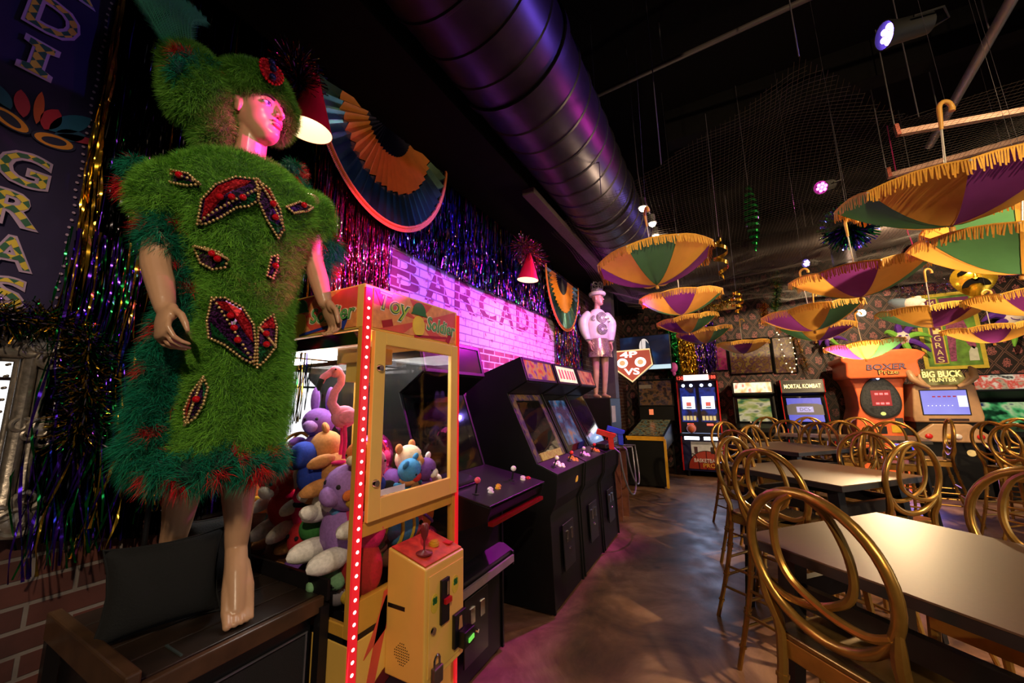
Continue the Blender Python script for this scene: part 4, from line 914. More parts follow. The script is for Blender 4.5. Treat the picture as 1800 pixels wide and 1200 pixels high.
# --- basketball machine
bk = thing('basketball_machine', 'tall lit basketball arcade machine with two screens against the back wall', 'arcade game')
bx0, bx1, bf = -.83, -.07, 8.87; BKB = M('basketball_blue', s(22, 26, 70), .35); BW_ = BW((bx0+bx1)/2, 0, bf); W2 = (bx1-bx0)/2
[MB().lathe([(.0, 0), (.035, 0), (.035, .12), (0, .12)], 12, T3(x, y, 0)).obj('foot', BLK, bk) for x in (bx0+.08, bx1-.08) for y in (bf+.08, 9.6)]
MB().bx((bx0, bf, .115), (bx1, 9.72, .84)).obj('lower_cabinet', BKB, bk, bevel=.01)
MB().bx((bx0, bf+.02, .84), (bx1, 9.72, 1.94)).obj('upper_cabinet', M('basketball_dark', s(12, 14, 34), .3), bk, bevel=.01)
for x in (bx0, bx1): MB().bx((x-.012, bf-.03, .12), (x+.012, 9.7, 2.0)).obj('red_trim', RED, bk)
hd = MB().bx((bx0-.02, bf-.05, 1.94), (bx1+.02, 9.72, 2.08)).obj('header', M('header_red', s(60, 14, 18), .4), bk, bevel=.006)
MB().prism([(-W2*.62, 1.955), (W2*.62, 1.955), (W2*.62, 2.065), (-W2*.62, 2.065)], .05, .056, BW_).obj('lit_panel', glow('header_white', (1, .96, .9), 2.6), hd)
for sx in (-1, 1): lettering('150' if sx < 0 else '188', BW_ @ T3(sx*W2*.8, 2.01, .052), .12, .07, glow('red_digits', (1, .08, .05), 2.5), hd, .003)
for i, x in enumerate((-.26, -.11, .09, .25)):
    MB().ball(BW_ @ Vector((x, 1.85, .0)), (.03, .02, .03), 12, 8).obj('spot_lamp', glow('cool_lamp', (.6, .75, 1), 9), bk, smooth=True)
for sx in (-1, 1):
    c = sx*W2*.48
    s1 = MB().prism([(c-.15, 1.10), (c+.15, 1.10), (c+.15, 1.80), (c-.15, 1.80)], -.018, -.012, BW_).obj('screen', ramp_screen('court_screen', [s(14, 24, 90), s(30, 60, 170), s(12, 14, 50), s(60, 30, 30)], .6, 5), bk)
    MB().prism([(c-.12, 1.36), (c+.12, 1.36), (c+.12, 1.62), (c-.12, 1.62)], -.012, -.010, BW_).obj('backboard_image', glow('board_white', (.75, .82, 1), 1.3), s1)
    q = MB(); q.prism([(c-.045, 1.42), (c+.045, 1.42), (c+.045, 1.50), (c-.045, 1.50)], -.010, -.009, BW_); q.obj('hoop_image', glow('hoop_red', (.8, .15, .12), .8), s1)
    q = MB(); q.prism([(c-.05, 1.38), (c+.05, 1.38), (c+.05, 1.40), (c-.05, 1.40)], -.010, -.009, BW_); q.obj('rim_image', BLK, s1)
    for k in range(4): MB().prism([(c-.13+k*.066, 1.13), (c-.08+k*.066, 1.13), (c-.08+k*.066, 1.22), (c-.13+k*.066, 1.22)], -.012, -.009, BW_).obj('score_icon', glow('icon_yellow', (.8, .65, .3), .6), s1)
    MB().prism([(c-.06, 1.025), (c+.06, 1.025), (c+.06, 1.065), (c-.06, 1.065)], -.012, -.009, BW_).obj('red_counter', glow('red_digits', (1, .08, .05), 2.5), bk)
    MB().prism([(c-.14, .735), (c+.14, .735), (c+.14, .80), (c-.14, .80)], .001, .006, BW_).obj('lamp_bar', glow('bar_white', (.9, .95, 1), 4), bk)
MB().bx((bx0, bf-.16, .82), (bx1, bf+.02, .88)).obj('ball_shelf', M('basketball_dark', s(12, 14, 34), .3), bk, bevel=.01)
tag(MB().ball((-.62, 8.80, .972), .095, 20, 14).obj('basketball', M('basketball_leather', s(170, 80, 45), .6), smooth=True), 'brown basketball resting on shelf of the basketball machine', 'ball')
MB().prism([(-W2*.55, .40), (W2*.95, .40), (W2*.95, .70), (-W2*.55, .70)], .001, .006, BW_).obj('white_front', M('basketball_white', s(190, 195, 205), .4), bk)
for x in (-.12, .18): MB().prism([(x-.03, .47), (x+.03, .47), (x+.03, .60), (x-.03, .60)], .006, .016, BW_).obj('coin_slot', CHROME, bk)
MB().prism([(.06+.34*math.cos(a), .16+.36*math.sin(a)) for a in [PI*k/20 for k in range(21)]], .007, .012, BW_).obj('ball_print', M('ball_print', s(150, 44, 30), .5), bk)
q = MB()
for p in ([(.06+.34*math.cos(a), .16+.36*math.sin(a), .013) for a in [PI*k/20 for k in range(21)]], [(.06, .16, .013), (.06, .52, .013)], [(-.2+.12*math.cos(a)*1.0, .16+.30*math.sin(a), .013) for a in [PI/2*k/8 for k in range(9)]], [(.32-.12*math.cos(a), .16+.30*math.sin(a), .013) for a in [PI/2*k/8 for k in range(9)]]): q.tube(p, .006, 5, T=BW_)
q.obj('seam_print', BLK, bk)
lettering('BASKETBALL', BW_ @ T3(.06, .33, .016), .46, .075, M('chrome_letters', s(215, 210, 215), .4), bk, .004, offset=.01); lettering('PRO', BW_ @ T3(.10, .235, .016), .22, .085, M('gold_letters', s(225, 170, 70), .4), bk, .004, offset=.01)
light('basketball_glow', 'AREA', (-.45, 8.7, 1.4), (.45, .6, 1), 8, (-.45, 6, 1.0), .7, sy=1.2)
# --- two uprights on the back wall
PBK = [(0, .02), (.80, .02), (.80, .78), (.86, .90), (.86, .98), (.66, 1.06), (.50, 1.60), (.62, 1.66), (.58, 1.90), (.02, 1.90)]
mfire = ramp_screen('marquee_flames', [s(255, 120, 50), s(255, 190, 130), s(255, 235, 200), s(230, 70, 40)], 1.5, 7, stretch=(1, 1, .6))
sgreen = ramp_screen('racing_screen', [s(10, 14, 8), s(40, 110, 60), s(170, 170, 90), s(215, 200, 160), s(20, 60, 50)], .8, 4, stretch=(1, 1, 2.2))
E1 = upright('arcade cabinet with flame lit marquee and green racing screen', fb(.55, .72, 8.9, .85), .72, PBK, mfire, sgreen, scr_inset=.05, sticks=1)
sblue = glow('screen_royal_blue', (.01, .05, .75), .75)
MOLR = M('red_molding', s(190, 26, 24), .3, noise=0)
mk = ramp_screen('marquee_black_gold', [s(20, 16, 12), s(60, 50, 30)], .25, 5)
E2, TS, szs, _, _ = upright('arcade cabinet with red edge trim and blue screen on back wall', fb(1.37, .70, 8.9, .85), .70, PBK, mk, sblue, mol=MOLR, scr_inset=.05, mtext=('MORTAL KOMBAT', .82, .34, glow('marquee_letters', (1, .78, .32), 2.2)))
MB().prism([(-.13, -.05), (.13, -.05), (.13, .06), (-.13, .06)], .008, .0095, TS).obj('logo_box', glow('logo_lilac', (.35, .35, .8), .9), E2); lettering('DCS', TS @ T3(0, .005, .0098), .16, .06, M('logo_navy', s(20, 20, 80), .4), E2, .0005)
MB().prism([(-.28, -.10), (.28, -.10), (.28, .09), (.2, .115), (0, .125), (-.2, .115), (-.28, .09)], .0072, .0078, TS).obj('screen_dark_band', glow('screen_navy', (.05, .05, .10), .3), E2)  # dark navy middle of the screen picture
# --- orange boxing machine: flared hood, waisted body with round window
ORG = M('orange_fibreglass', s(238, 116, 64), .28, noise=.08, coat=.3)
bo = thing('boxing_machine', 'orange boxing machine with flared hood and round score window', 'arcade game')
bc = 2.33; BWX = BW(bc, 0, 8.72)
def loft_xz(rows, y0, y1, name, m, parent, bevel=.02):   # outline as (z, left, right), extruded in depth
    poly = [(l, z) for z, l, r in rows] + [(r, z) for z, l, r in reversed(rows)]
    q = MB().prism(poly[::-1], -(y1-8.72), -(y0-8.72), BWX); return q.obj(name, m, parent, bevel=bevel, seg=3)
body = loft_xz([(.02, -.38, .42), (.5, -.36, .42), (.95, -.36, .36), (1.14, -.33, .27), (1.35, -.27, .30), (1.55, -.27, .32), (1.75, -.30, .34), (1.9, -.36, .42)], 8.72, 9.6, 'body', ORG, bo)
loft_xz([(1.86, -.38, .46), (1.90, -.42, .52), (2.12, -.40, .50), (2.16, -.46, .56), (2.24, -.46, .62), (2.31, -.10, .52), (2.33, .25, .40)], 8.52, 9.5, 'hood', ORG, bo, .03)
el = lambda a, k=1: (.015+.235*k*math.cos(a), 1.50+.31*k*math.sin(a)-.03*k*math.cos(2*a))
MB().prism([el(2*PI*k/36, 1.12) for k in range(36)], .0, .03, BWX).obj('window_rim', BLK, bo, bevel=.006)
MB().prism([el(2*PI*k/36) for k in range(36)], .03, .036, BWX).obj('score_window', ramp_screen('gauge_print', [s(14, 14, 16), s(50, 46, 40), s(120, 110, 90), s(30, 28, 26), s(160, 150, 120)], .2, 16), bo)
MB().prism([(-.10, 1.40), (.15, 1.40), (.15, 1.66), (-.10, 1.66)], .036, .040, BWX).obj('red_display', glow('display_dark_red', (.35, .01, .02), .6), bo)
for x in (-.03, .03, .095):
    for z in (1.44, 1.60): MB().prism([(x-.022, z-.016), (x+.022, z-.016), (x+.022, z+.016), (x-.022, z+.016)], .04, .043, BWX).obj('red_digit', glow('digit_red', (1, .08, .08), 4), bo)
MB().ball(BWX @ Vector((.02, 1.27, .036)), (.035, .01, .03), 12, 8).obj('green_lamp', glow('lamp_lime', (.7, .8, .2), 1.0), bo)
lettering('BOXER', BWX @ T3(.10, 2.045, .202), .50, .10, M('boxer_outline', s(30, 22, 40), .4), bo, .006, offset=.03, shear=.1); lettering('BOXER', BWX @ T3(.10, 2.045, .209), .48, .085, M('boxer_letters', s(150, 130, 160), .3, .4), bo, .004, shear=.1)
lettering('Prize', BWX @ T3(.12, 1.955, .208), .26, .08, M('prize_outline', s(40, 20, 10), .4), bo, .006, offset=.03); lettering('Prize', BWX @ T3(.12, 1.955, .216), .24, .065, M('prize_letters', s(240, 200, 110), .3), bo, .003)
MB().ball(BWX @ Vector((.0, 1.86, .12)), .022, 12, 8).obj('lamp', glow('lamp_blue', (.4, .5, 1), 5), bo)
for x, z, m in ((-.02, 1.0, BLK), (.16, 1.02, M('yellow_plate', s(220, 180, 40), .4)), (.30, .98, BLK)): MB().prism([(x-.06, z-.06), (x+.06, z-.06), (x+.06, z+.06), (x-.06, z+.06)], .001, .008, BWX).obj('front_plate', m, bo)
MB().prism([(.16, 1.10), (.26, 1.10), (.26, 1.2), (.16, 1.2)], .001, .008, BWX).obj('front_plate', M('plate_grey', s(50, 52, 58), .4), bo)
for z, w in ((.72, .14), (.58, .12), (.44, .14)): MB().prism([(.10, z-.05), (.10+w*1.6, z-.05), (.10+w*1.6, z+.06), (.10, z+.06)], .001, .01, BWX).obj('blue_lit_panel', ramp_screen('blue_panel', [s(20, 20, 120), s(60, 80, 240), s(190, 200, 255)], 2.0, 9), bo)
light('boxer_blue_glow', 'AREA', (2.5, 8.55, .6), (.25, .25, 1), 6, (2.3, 6, .2), .4)
# --- tan hunting cabinet with moulded antler bezel
TAN = M('tan_plastic', s(176, 140, 104), .38, noise=.08); bu = thing('hunting_cabinet', 'tan moulded hunting game cabinet with pale lilac screen', 'arcade game'); U = BW(3.06, 0, 8.55)
MB().bx((2.70, 8.62, .02), (3.42, 9.5, 1.16)).obj('cabinet', CAB, bu, bevel=.01)
shell = MB().prism([(-.38, 1.14), (.38, 1.14), (.40, 1.22), (.36, 1.70), (.30, 1.76), (-.30, 1.76), (-.34, 1.70), (-.39, 1.22)], -.5, 0, U).obj('screen_shell', TAN, bu, bevel=.025, seg=3)
scr = MB().prism([(-.28, 1.25), (.26, 1.25), (.26, 1.65), (-.28, 1.65)], .001, .006, U).obj('screen_bezel', BLK, bu, bevel=.004)
MB().prism([(-.265, 1.265), (.245, 1.265), (.245, 1.635), (-.265, 1.635)], .006, .008, U).obj('screen', ramp_screen('screen_lilac', [s(130, 125, 225), s(160, 158, 245)], 1.05, 2), scr)
q = MB(); [q.prism([(x-.018, 1.53), (x+.018, 1.53), (x+.018, 1.55), (x-.018, 1.55)], .008, .009, U) for x in (-.12, -.06, .0, .05, .11)]; q.obj('text_bars', M('screen_text', s(150, 40, 90), .5), scr)
for k in range(7): MB().disc((-.2+k*.045, 1.40, .0085), .006, 8, U, .001).obj('screen_dot', glow('dot_white', (1, 1, 1), 1.5), scr)
MB().prism([(.14, 1.38), (.24, 1.38), (.24, 1.55), (.14, 1.55)], .008, .009, U).obj('screen_tile', glow('tile_pale', (.8, .85, 1), 1.0), scr)
hdm = MB().prism([(-.28, 1.72), (.28, 1.72), (.22, 1.96), (-.22, 1.98)], -.2, .05, U).obj('marquee', ramp_screen('marquee_forest', [s(60, 60, 20), s(150, 130, 50), s(230, 200, 120)], .6, 8), bu, bevel=.02, seg=3)
lettering('BIG BUCK', U @ T3(0, 1.89, .052), .44, .10, glow('buck_letters', (1, .72, .2), 1.6), hdm, .006, offset=.02); lettering('HUNTER', U @ T3(0, 1.80, .052), .30, .06, glow('buck_letters', (1, .72, .2), 1.6), hdm, .006)
for sg in (-1, 1):
    MB().tube([U @ Vector(p) for p in ((sg*.16, 1.69, .05), (sg*.25, 1.74, .07), (sg*.34, 1.83, .06), (sg*.36, 1.94, .02), (sg*.35, 1.99, -.03))], [.025, .045, .055, .045, .02], 10).obj('antler_horn', TAN, bu, smooth=True)
    MB().tube([U @ Vector(p) for p in ((sg*.22, 1.74, .08), (sg*.27, 1.82, .09), (sg*.26, 1.90, .07))], [.028, .028, .012], 8).obj('antler_tine', TAN, bu, smooth=True)
MB().prism([(-.22, 1.165), (.22, 1.165), (.22, 1.20), (-.22, 1.20)], .001, .006, U).obj('button_strip', ramp_screen('strip_print', [s(30, 40, 20), s(120, 30, 20), s(40, 70, 40)], .2, 20), bu)
cpn = MB().prism([(-.36, .84), (.36, .84), (.40, .95), (.20, 1.12), (-.20, 1.12), (-.40, .95)], -.06, .04, U).obj('control_shelf', TAN, bu, bevel=.02)
for x, c in ((-.27, 'red'), (-.05, 'yellow'), (.05, 'white'), (.29, 'red')): MB().ball(U @ Vector((x, .93, .05)), (.045, .02, .04), 12, 8).obj('big_button', BTN[c], cpn, smooth=True)
MB().disc((.2, .68, .0), .05, 20, U @ T3(0, 0, -.065), .01).obj('round_sticker', M('sticker_cream', s(230, 215, 160), .5), bu)
# --- last cabinet at the right
PL = [(0, .02), (.80, .02), (.80, .80), (.86, .92), (.86, 1.0), (.62, 1.08), (.40, 1.48), (.62, 1.62), (.60, 1.88), (.02, 1.88)]
mcard = ramp_screen('marquee_cards', [s(40, 30, 26), s(190, 160, 120), s(225, 60, 40), s(240, 225, 190), s(70, 60, 50)], .75, 9, stretch=(1, 1, 1))
scard = ramp_screen('screen_green', [s(6, 12, 8), s(20, 70, 40), s(90, 190, 110), s(200, 220, 160), s(20, 40, 90)], .8, 6)
upright('wide arcade cabinet with green lit screen at the right frame edge', fb(3.93, .86, 8.62, .85), .86, PL, mcard, scard, scr_inset=.05, sticks=1)
# --- hanging lit pentagon sign
sg = thing('lit_sign', 'hanging pentagon lit sign with glowing red and white shapes', 'sign'); S = frame((-1.42, 7.2, 2.27), (1, -.06, 0), (-.06, -1, 0))
pent = [(-.33, .20), (.33, .20), (.36, -.07), (.0, -.36), (-.36, -.07)]
MB().prism([(x*1.08, y*1.08) for x, y in pent][::-1], -.06, 0, S).obj('casing', BLK, sg); 
MB().tube([(x*1.03, y*1.03, .005) for x, y in pent], .014, 6, closed=True, T=S).obj('gold_rim', glow('sign_gold', (1, .66, .3), 1.2), sg)
MB().prism(pent[::-1], 0, .006, S).obj('face', glow('sign_red', (.55, .10, .05), .8), sg)
q = glow('sign_white', (1, .9, .8), 2.6)
for sgn in (-1, 1): MB().prism([(sgn*.165+.10*math.cos(a), -.02+.088*math.sin(a)) for a in [2*PI*k/24 for k in range(24)]] + [] , .006, .010, S).obj('round_shape', q, sg)
for sgn in (-1, 1): MB().prism([(sgn*.165+.055*math.cos(a), -.02+.05*math.sin(a)) for a in [2*PI*k/24 for k in range(24)]], .010, .013, S).obj('inner_shape', glow('sign_orange', (1, .35, .15), 1.4), sg)
lettering('4P', S @ T3(-.04, .132, .014), .32, .11, q, sg, .004, offset=.02); lettering('VS', S @ T3(0, -.185, .014), .28, .12, q, sg, .004, offset=.02)
for x in (-.2, .2): MB().tube([S @ Vector((x, .21, -.03)), (S @ Vector((x, .21, -.03)))+Vector((0, 0, 1.3))], .004, 5).obj('chain', BLACK_STEEL, sg)
# --- wall screen in the far corner
tv = thing('television', 'wall television showing a bald head on blue in the far corner', 'television'); V = BW(-1.55, 2.68, 9.4)
MB().prism([(-.60, -.42), (.60, -.42), (.60, .42), (-.60, .42)], -.06, 0, V).obj('case', BLK, tv, bevel=.006)
MB().prism([(-.58, -.30), (.58, -.30), (.58, .40), (-.58, .40)], .001, .004, V).obj('screen', ramp_screen('tv_blue', [s(4, 8, 22), s(10, 26, 60), s(40, 90, 150)], .7, 1.6), tv)
MB().prism([(-.58, -.40), (.58, -.40), (.58, -.30), (-.58, -.30)], .001, .005, V).obj('caption_bar', glow('tv_caption', (.55, .75, .85), 1.0), tv)
MB().prism([(.02+.115*math.cos(a), .14+.20*math.sin(a)) for a in [2*PI*k/24 for k in range(24)]], .004, .006, V).obj('head_image', glow('tv_skin', (.70, .62, .60), 1.0), tv)
MB().prism([(-.16, -.30), (.26, -.30), (.22, -.10), (.1, -.04), (-.06, -.04), (-.13, -.12)], .0065, .008, V).obj('shoulder_image', glow('tv_dark', (.02, .03, .05), 1.0), tv)
MB().prism([(.06, .30), (.135, .2), (.13, .02), (.07, -.03), (.05, .1)], .0065, .0072, V).obj('face_shade_image', glow('tv_dark', (.02, .03, .05), 1.0), tv)
# ================================================================ mannequins
SKIN = M('mannequin_enamel', s(196, 150, 116), .32, noise=.04); SKIN2 = M('mannequin_enamel_pale', s(205, 160, 140), .35, noise=.04)
def limb(m, pts, rad, n=14):
    P = [Vector(p) for p in pts]
    m.tube(P, list(rad), n)
    for p, r in zip(P, rad): m.ball(p, r, n, 10)
def smooth_path(ctrl, n):
    C_ = [Vector(c) for c in ctrl]; out = []
    for i in range(n+1):
        u = i/n*(len(C_)-1); k = min(int(u), len(C_)-2); f = u-k
        p0, p1, p2, p3 = [C_[max(0, min(len(C_)-1, k+j))] for j in (-1, 0, 1, 2)]
        out.append(.5*((2*p1)+(-p0+p2)*f+(2*p0-5*p1+4*p2-p3)*f*f+(-p0+3*p1-3*p2+p3)*f**3))
    return out
def interp(vals, n): return [float(np.interp(i/n*(len(vals)-1), range(len(vals)), vals)) for i in range(n+1)]
def add_hand(m, w, d, n, side, k=1.0, curl=(20, 42, 62)):
    """wrist w, d towards the fingers, n out of the palm, side towards the thumb"""
    w = Vector(w); d = Vector(d).normalized(); n = Vector(n); n = (n-d*n.dot(d)).normalized(); sd = Vector(side); sd = (sd-d*sd.dot(d)-n*sd.dot(n)).normalized()
    R = Matrix((sd, n, d)).transposed()
    m.ball(w+d*.055*k, (.040*k, .017*k, .058*k), 16, 12, R=R); m.ball(w+d*.09*k, (.040*k, .014*k, .03*k), 16, 12, R=R); m.ball(w+d*.01*k, (.028*k, .02*k, .03*k), 14, 10, R=R)
    m.ball(w+d*.035*k+sd*.028*k+n*.008*k, (.018*k, .017*k, .032*k), 12, 10, R=R)
    for off, L, lag in ((.032, .076, 0), (.0108, .086, 5), (-.0108, .080, 9), (-.031, .062, 14)):
        p = w+d*.098*k+sd*off*k; pts = [p-d*.02*k, p]; a = 0
        for seg_, cu in zip((.45, .31, .24), curl):
            a = math.radians(cu+lag); q = pts[-1]+(d*math.cos(a)+n*math.sin(a))*L*seg_*k; pts.append(q)
        limb(m, pts, [.0085*k, .0084*k, .0078*k, .0070*k, .0058*k], 10)
    t0 = w+d*.03*k+sd*.033*k+n*.008*k; t1 = t0+(d*.7+sd*.55+n*.25).normalized()*.042*k; t2 = t1+(d*.93+sd*.1+n*.3).normalized()*.032*k; t3 = t2+(d*.95-sd*.05+n*.3).normalized()*.024*k
    limb(m, [t0, t1, t2, t3], [.013*k, .0105*k, .0095*k, .0068*k], 10)
def add_head(m, c, az, pitch=0, k=1.0, roll=0):
    R = Matrix.Rotation(az, 3, 'Z') @ Matrix.Rotation(-pitch, 3, 'Y') @ Matrix.Rotation(roll, 3, 'X'); c = Vector(c)
    def b(p, r): m.ball(c+R @ (Vector(p)*k), tuple(x*k for x in r), 20, 14, R=R)
    rows = [(-.128, .062, .026, .012), (-.123, .078, .010, .024), (-.112, .087, -.010, .030), (-.097, .089, -.030, .039), (-.078, .086, -.050, .0485), (-.058, .086, -.066, .0565), (-.036, .086, -.080, .0635), (-.012, .085, -.092, .0685), (.014, .085, -.100, .0715), (.042, .084, -.103, .0735), (.07, .076, -.098, .072), (.098, .056, -.078, .058), (.114, .028, -.05, .036), (.120, .0, -.02, .012)]
    ZR = [r[0] for r in rows]; vs = []; fs = []; nk, nz_ = 64, 64
    for iz in range(nz_+1):
        z_ = -.128+.248*iz/nz_; xf_, xb_, hw_ = [float(np.interp(z_, ZR, [r[q] for r in rows])) for q in (1, 2, 3)]; mid_ = xb_+(xf_-xb_)*.48
        for kk in range(nk):
            t_ = 2*PI*kk/nk; ct, st_ = math.cos(t_), math.sin(t_)
            x_ = mid_+((xf_-mid_)*math.copysign(abs(ct)**.86, ct) if ct > 0 else (mid_-xb_)*ct); y_ = hw_*st_*(1-.05*max(0, ct))
            if ct > 0:
                for sg in (-1, 1):
                    x_ -= .0125*math.exp(-((y_-sg*.031)/.015)**2-((z_-.000)/.0115)**2)          # eye sockets
                    x_ += .0055*math.exp(-((y_-sg*.028)/.022)**2-((z_-.024)/.009)**2)            # brow
                    x_ += .0045*math.exp(-((y_-sg*.044)/.014)**2-((z_+.026)/.016)**2)            # cheekbone
                    x_ -= .0040*math.exp(-((y_-sg*.042)/.014)**2-((z_+.066)/.018)**2)            # hollow cheek
                x_ -= .004*math.exp(-(y_/.02)**2-((z_+.088)/.008)**2)                            # under the lip
                x_ += .0045*math.exp(-(y_/.026)**2-((z_+.068)/.014)**2)                          # mouth
                x_ += .005*math.exp(-(y_/.018)**2-((z_+.108)/.012)**2)                           # chin
            vs.append(c+R @ (Vector((x_, y_, z_))*k))
    for iz in range(nz_):
        for kk in range(nk): fs.append((iz*nk+kk, iz*nk+(kk+1) % nk, (iz+1)*nk+(kk+1) % nk, (iz+1)*nk+kk))
    fs += [tuple(range(nk-1, -1, -1)), tuple(nz_*nk+q for q in range(nk))]; m.add(vs, fs)
    for sg in (-1, 1):
        b((.066, sg*.031, .0005), (.0135, .0155, .0115)); b((.096, sg*.0095, -.037), (.009, .0072, .0072))
        b((-.008, sg*.071, -.008), (.017, .008, .031)); b((-.012, sg*.076, .010), (.012, .007, .015))
    for i in range(9):
        t = i/8; b((.082+.026*t, 0, .016-.050*t), (.008+.003*t, .006+.0035*t, .010))
    b((.0885, 0, -.0625), (.0095, .021, .0055)); b((.0875, 0, -.0735), (.0095, .0175, .0068))
    return R, c
def face_parts(R, c, k, parent, lipcol, iris):
    loc = lambda p: c+R @ (Vector(p)*k)
    e = MB()
    for sg in (-1, 1):
        x = loc((.0725, sg*.031, .0005)); e2 = MB().ball(x, (.0110*k, .0150*k, .0078*k), 14, 10, R=R).obj('eye', M('eye_white', s(215, 205, 205), .15), parent, smooth=True)
        MB().ball(loc((.0805, sg*.0305, .001)), (.0034*k, .0066*k, .0066*k), 12, 8, R=R).obj('iris', iris, e2, smooth=True)
        MB().tube([loc((.0775, sg*.0150, .0005)), loc((.0820, sg*.024, .0072)), loc((.0795, sg*.036, .0076)), loc((.068, sg*.047, .003))], .0016*k, 6).obj('eyelid_line', M('lash_black', s(20, 14, 14), .5), e2)
        MB().tube([loc((.0905, sg*.013, .0215)), loc((.0885, sg*.026, .0275)), loc((.079, sg*.040, .0285)), loc((.065, sg*.051, .022))], [.0024*k, .0032*k, .0028*k, .0010*k], 8).obj('eyebrow', M('brow_brown', s(50, 28, 22), .7), parent, smooth=True)
    lp = MB()
    for z, w, rr in ((-.0628, .022, .0052), (-.0752, .019, .0062)): lp.ball(loc((.0900, 0, z)), (.0085*k, w*k, rr*k), 16, 10, R=R)
    lp.obj('lips', lipcol, parent, smooth=True)
def finish_body(m, name, mat, parent, voxel=.0036):
    o = m.obj(name, mat, parent, smooth='all')
    r = o.modifiers.new('remesh', 'REMESH'); r.mode = 'VOXEL'; r.voxel_size = voxel; r.use_smooth_shade = True
    sm = o.modifiers.new('smooth', 'SMOOTH'); sm.factor = .5; sm.iterations = 4
    return o
def torso(m, rows, n=28):
    """rows of (centre, lateral axis, half width, half depth)"""
    vs = []; fs = []
    for c, l, a, b in rows:
        l = Vector(l).normalized(); f = Vector((l.y, -l.x, 0))
        for k in range(n): t = 2*PI*k/n; vs.append(Vector(c)+l*a*math.cos(t)+f*b*math.sin(t))
    for i in range(len(rows)-1):
        for k in range(n): fs.append((i*n+k, i*n+(k+1) % n, (i+1)*n+(k+1) % n, (i+1)*n+k))
    fs += [tuple(range(n-1, -1, -1)), tuple((len(rows)-1)*n+k for k in range(n))]
    m.add(vs, fs)

FLUFF = attr_mat('marabou_fluff', .75, spec=.15)
def fluff(name, P, N, parent, cols, L, W=.0009, droop=.35, jit=.55, clump=.5):
    P = np.asarray(P, float); N = np.asarray(N, float)
    fq = 55.0     # soft swirls: neighbouring hairs lean the same way
    sw = np.stack([np.sin(P[:, 1]*fq+np.sin(P[:, 2]*fq*.7)*2), np.sin(P[:, 2]*fq*1.1+np.sin(P[:, 0]*fq*.8)*2), np.sin(P[:, 0]*fq*.9+np.cos(P[:, 1]*fq*.6)*2)], 1)
    D = N+sw*clump; D /= np.linalg.norm(D, axis=1)[:, None]
    co, q, t, cc = blades(P, D, np.full(len(P), L), W, cols, droop, jit)
    return tag(np_mesh(name, co, q, FLUFF, parent, cc, t), kind='stuff')
def ell_pts(c, r, n, R=None):
    v = rng.normal(size=(n, 3)); v /= np.linalg.norm(v, axis=1)[:, None]; nn = v/np.array(r); nn /= np.linalg.norm(nn, axis=1)[:, None]
    return np.array(c)+v*np.array(r), nn
def jitcol(c, n, a=.25): return np.clip(np.array(c)*(1+rng.normal(0, a, (n, 1)))+rng.normal(0, .01, (n, 3)), 0.002, 1)
GRN, TEAL, FRED = s(112, 172, 58), s(22, 118, 88), s(190, 28, 36)

man = thing('mannequin', 'tall mannequin in a green feather dress and hat standing on the wooden bench', 'mannequin', (-1.57, .715, .85)); MO = Vector((-1.57, .715, .85))
f_ = Vector((math.cos(math.radians(-20)), math.sin(math.radians(-20)), 0)); l_ = Vector((-f_.y, f_.x, 0))
b = MB(); mc = lambda p: Vector(p)-MO
torso(b, [(mc((-1.57, .715, 1.66)), l_, .12, .10), (mc((-1.57, .725, 1.80)), l_, .125, .115), (mc((-1.565, .73, 1.98)), l_, .115, .095), (mc((-1.565, .725, 2.15)), l_, .15, .115), (mc((-1.57, .72, 2.30)), l_, .18, .105), (mc((-1.57, .715, 2.40)), l_, .13, .08), (mc((-1.57, .712, 2.46)), l_, .06, .055)])
limb(b, [mc(p) for p in smooth_path([(-1.57, .712, 2.42), (-1.555, .70, 2.50), (-1.535, .695, 2.64)], 6)], interp([.068, .054, .052], 6))
for sh, elb, wr in (((-1.66, .52, 2.33), (-1.60, .480, 2.04), (-1.50, .487, 1.86)), ((-1.49, .92, 2.40), (-1.48, .945, 2.17), (-1.39, .952, 1.965))):
    limb(b, [mc(p) for p in smooth_path([sh, Vector(sh).lerp(Vector(elb), .5), elb, Vector(elb).lerp(Vector(wr), .5), wr], 12)], interp([.058, .046, .041, .038, .027], 12))
add_hand(b, mc((-1.50, .487, 1.865)), (.42, -.12, -.9), (.0, 1, -.15), (1, .1, .35), 1.0, (28, 62, 82))
add_hand(b, mc((-1.39, .952, 1.97)), (.30, .30, -.9), (.05, -1, -.3), (.9, -.3, .35), 1.0, (28, 62, 85))
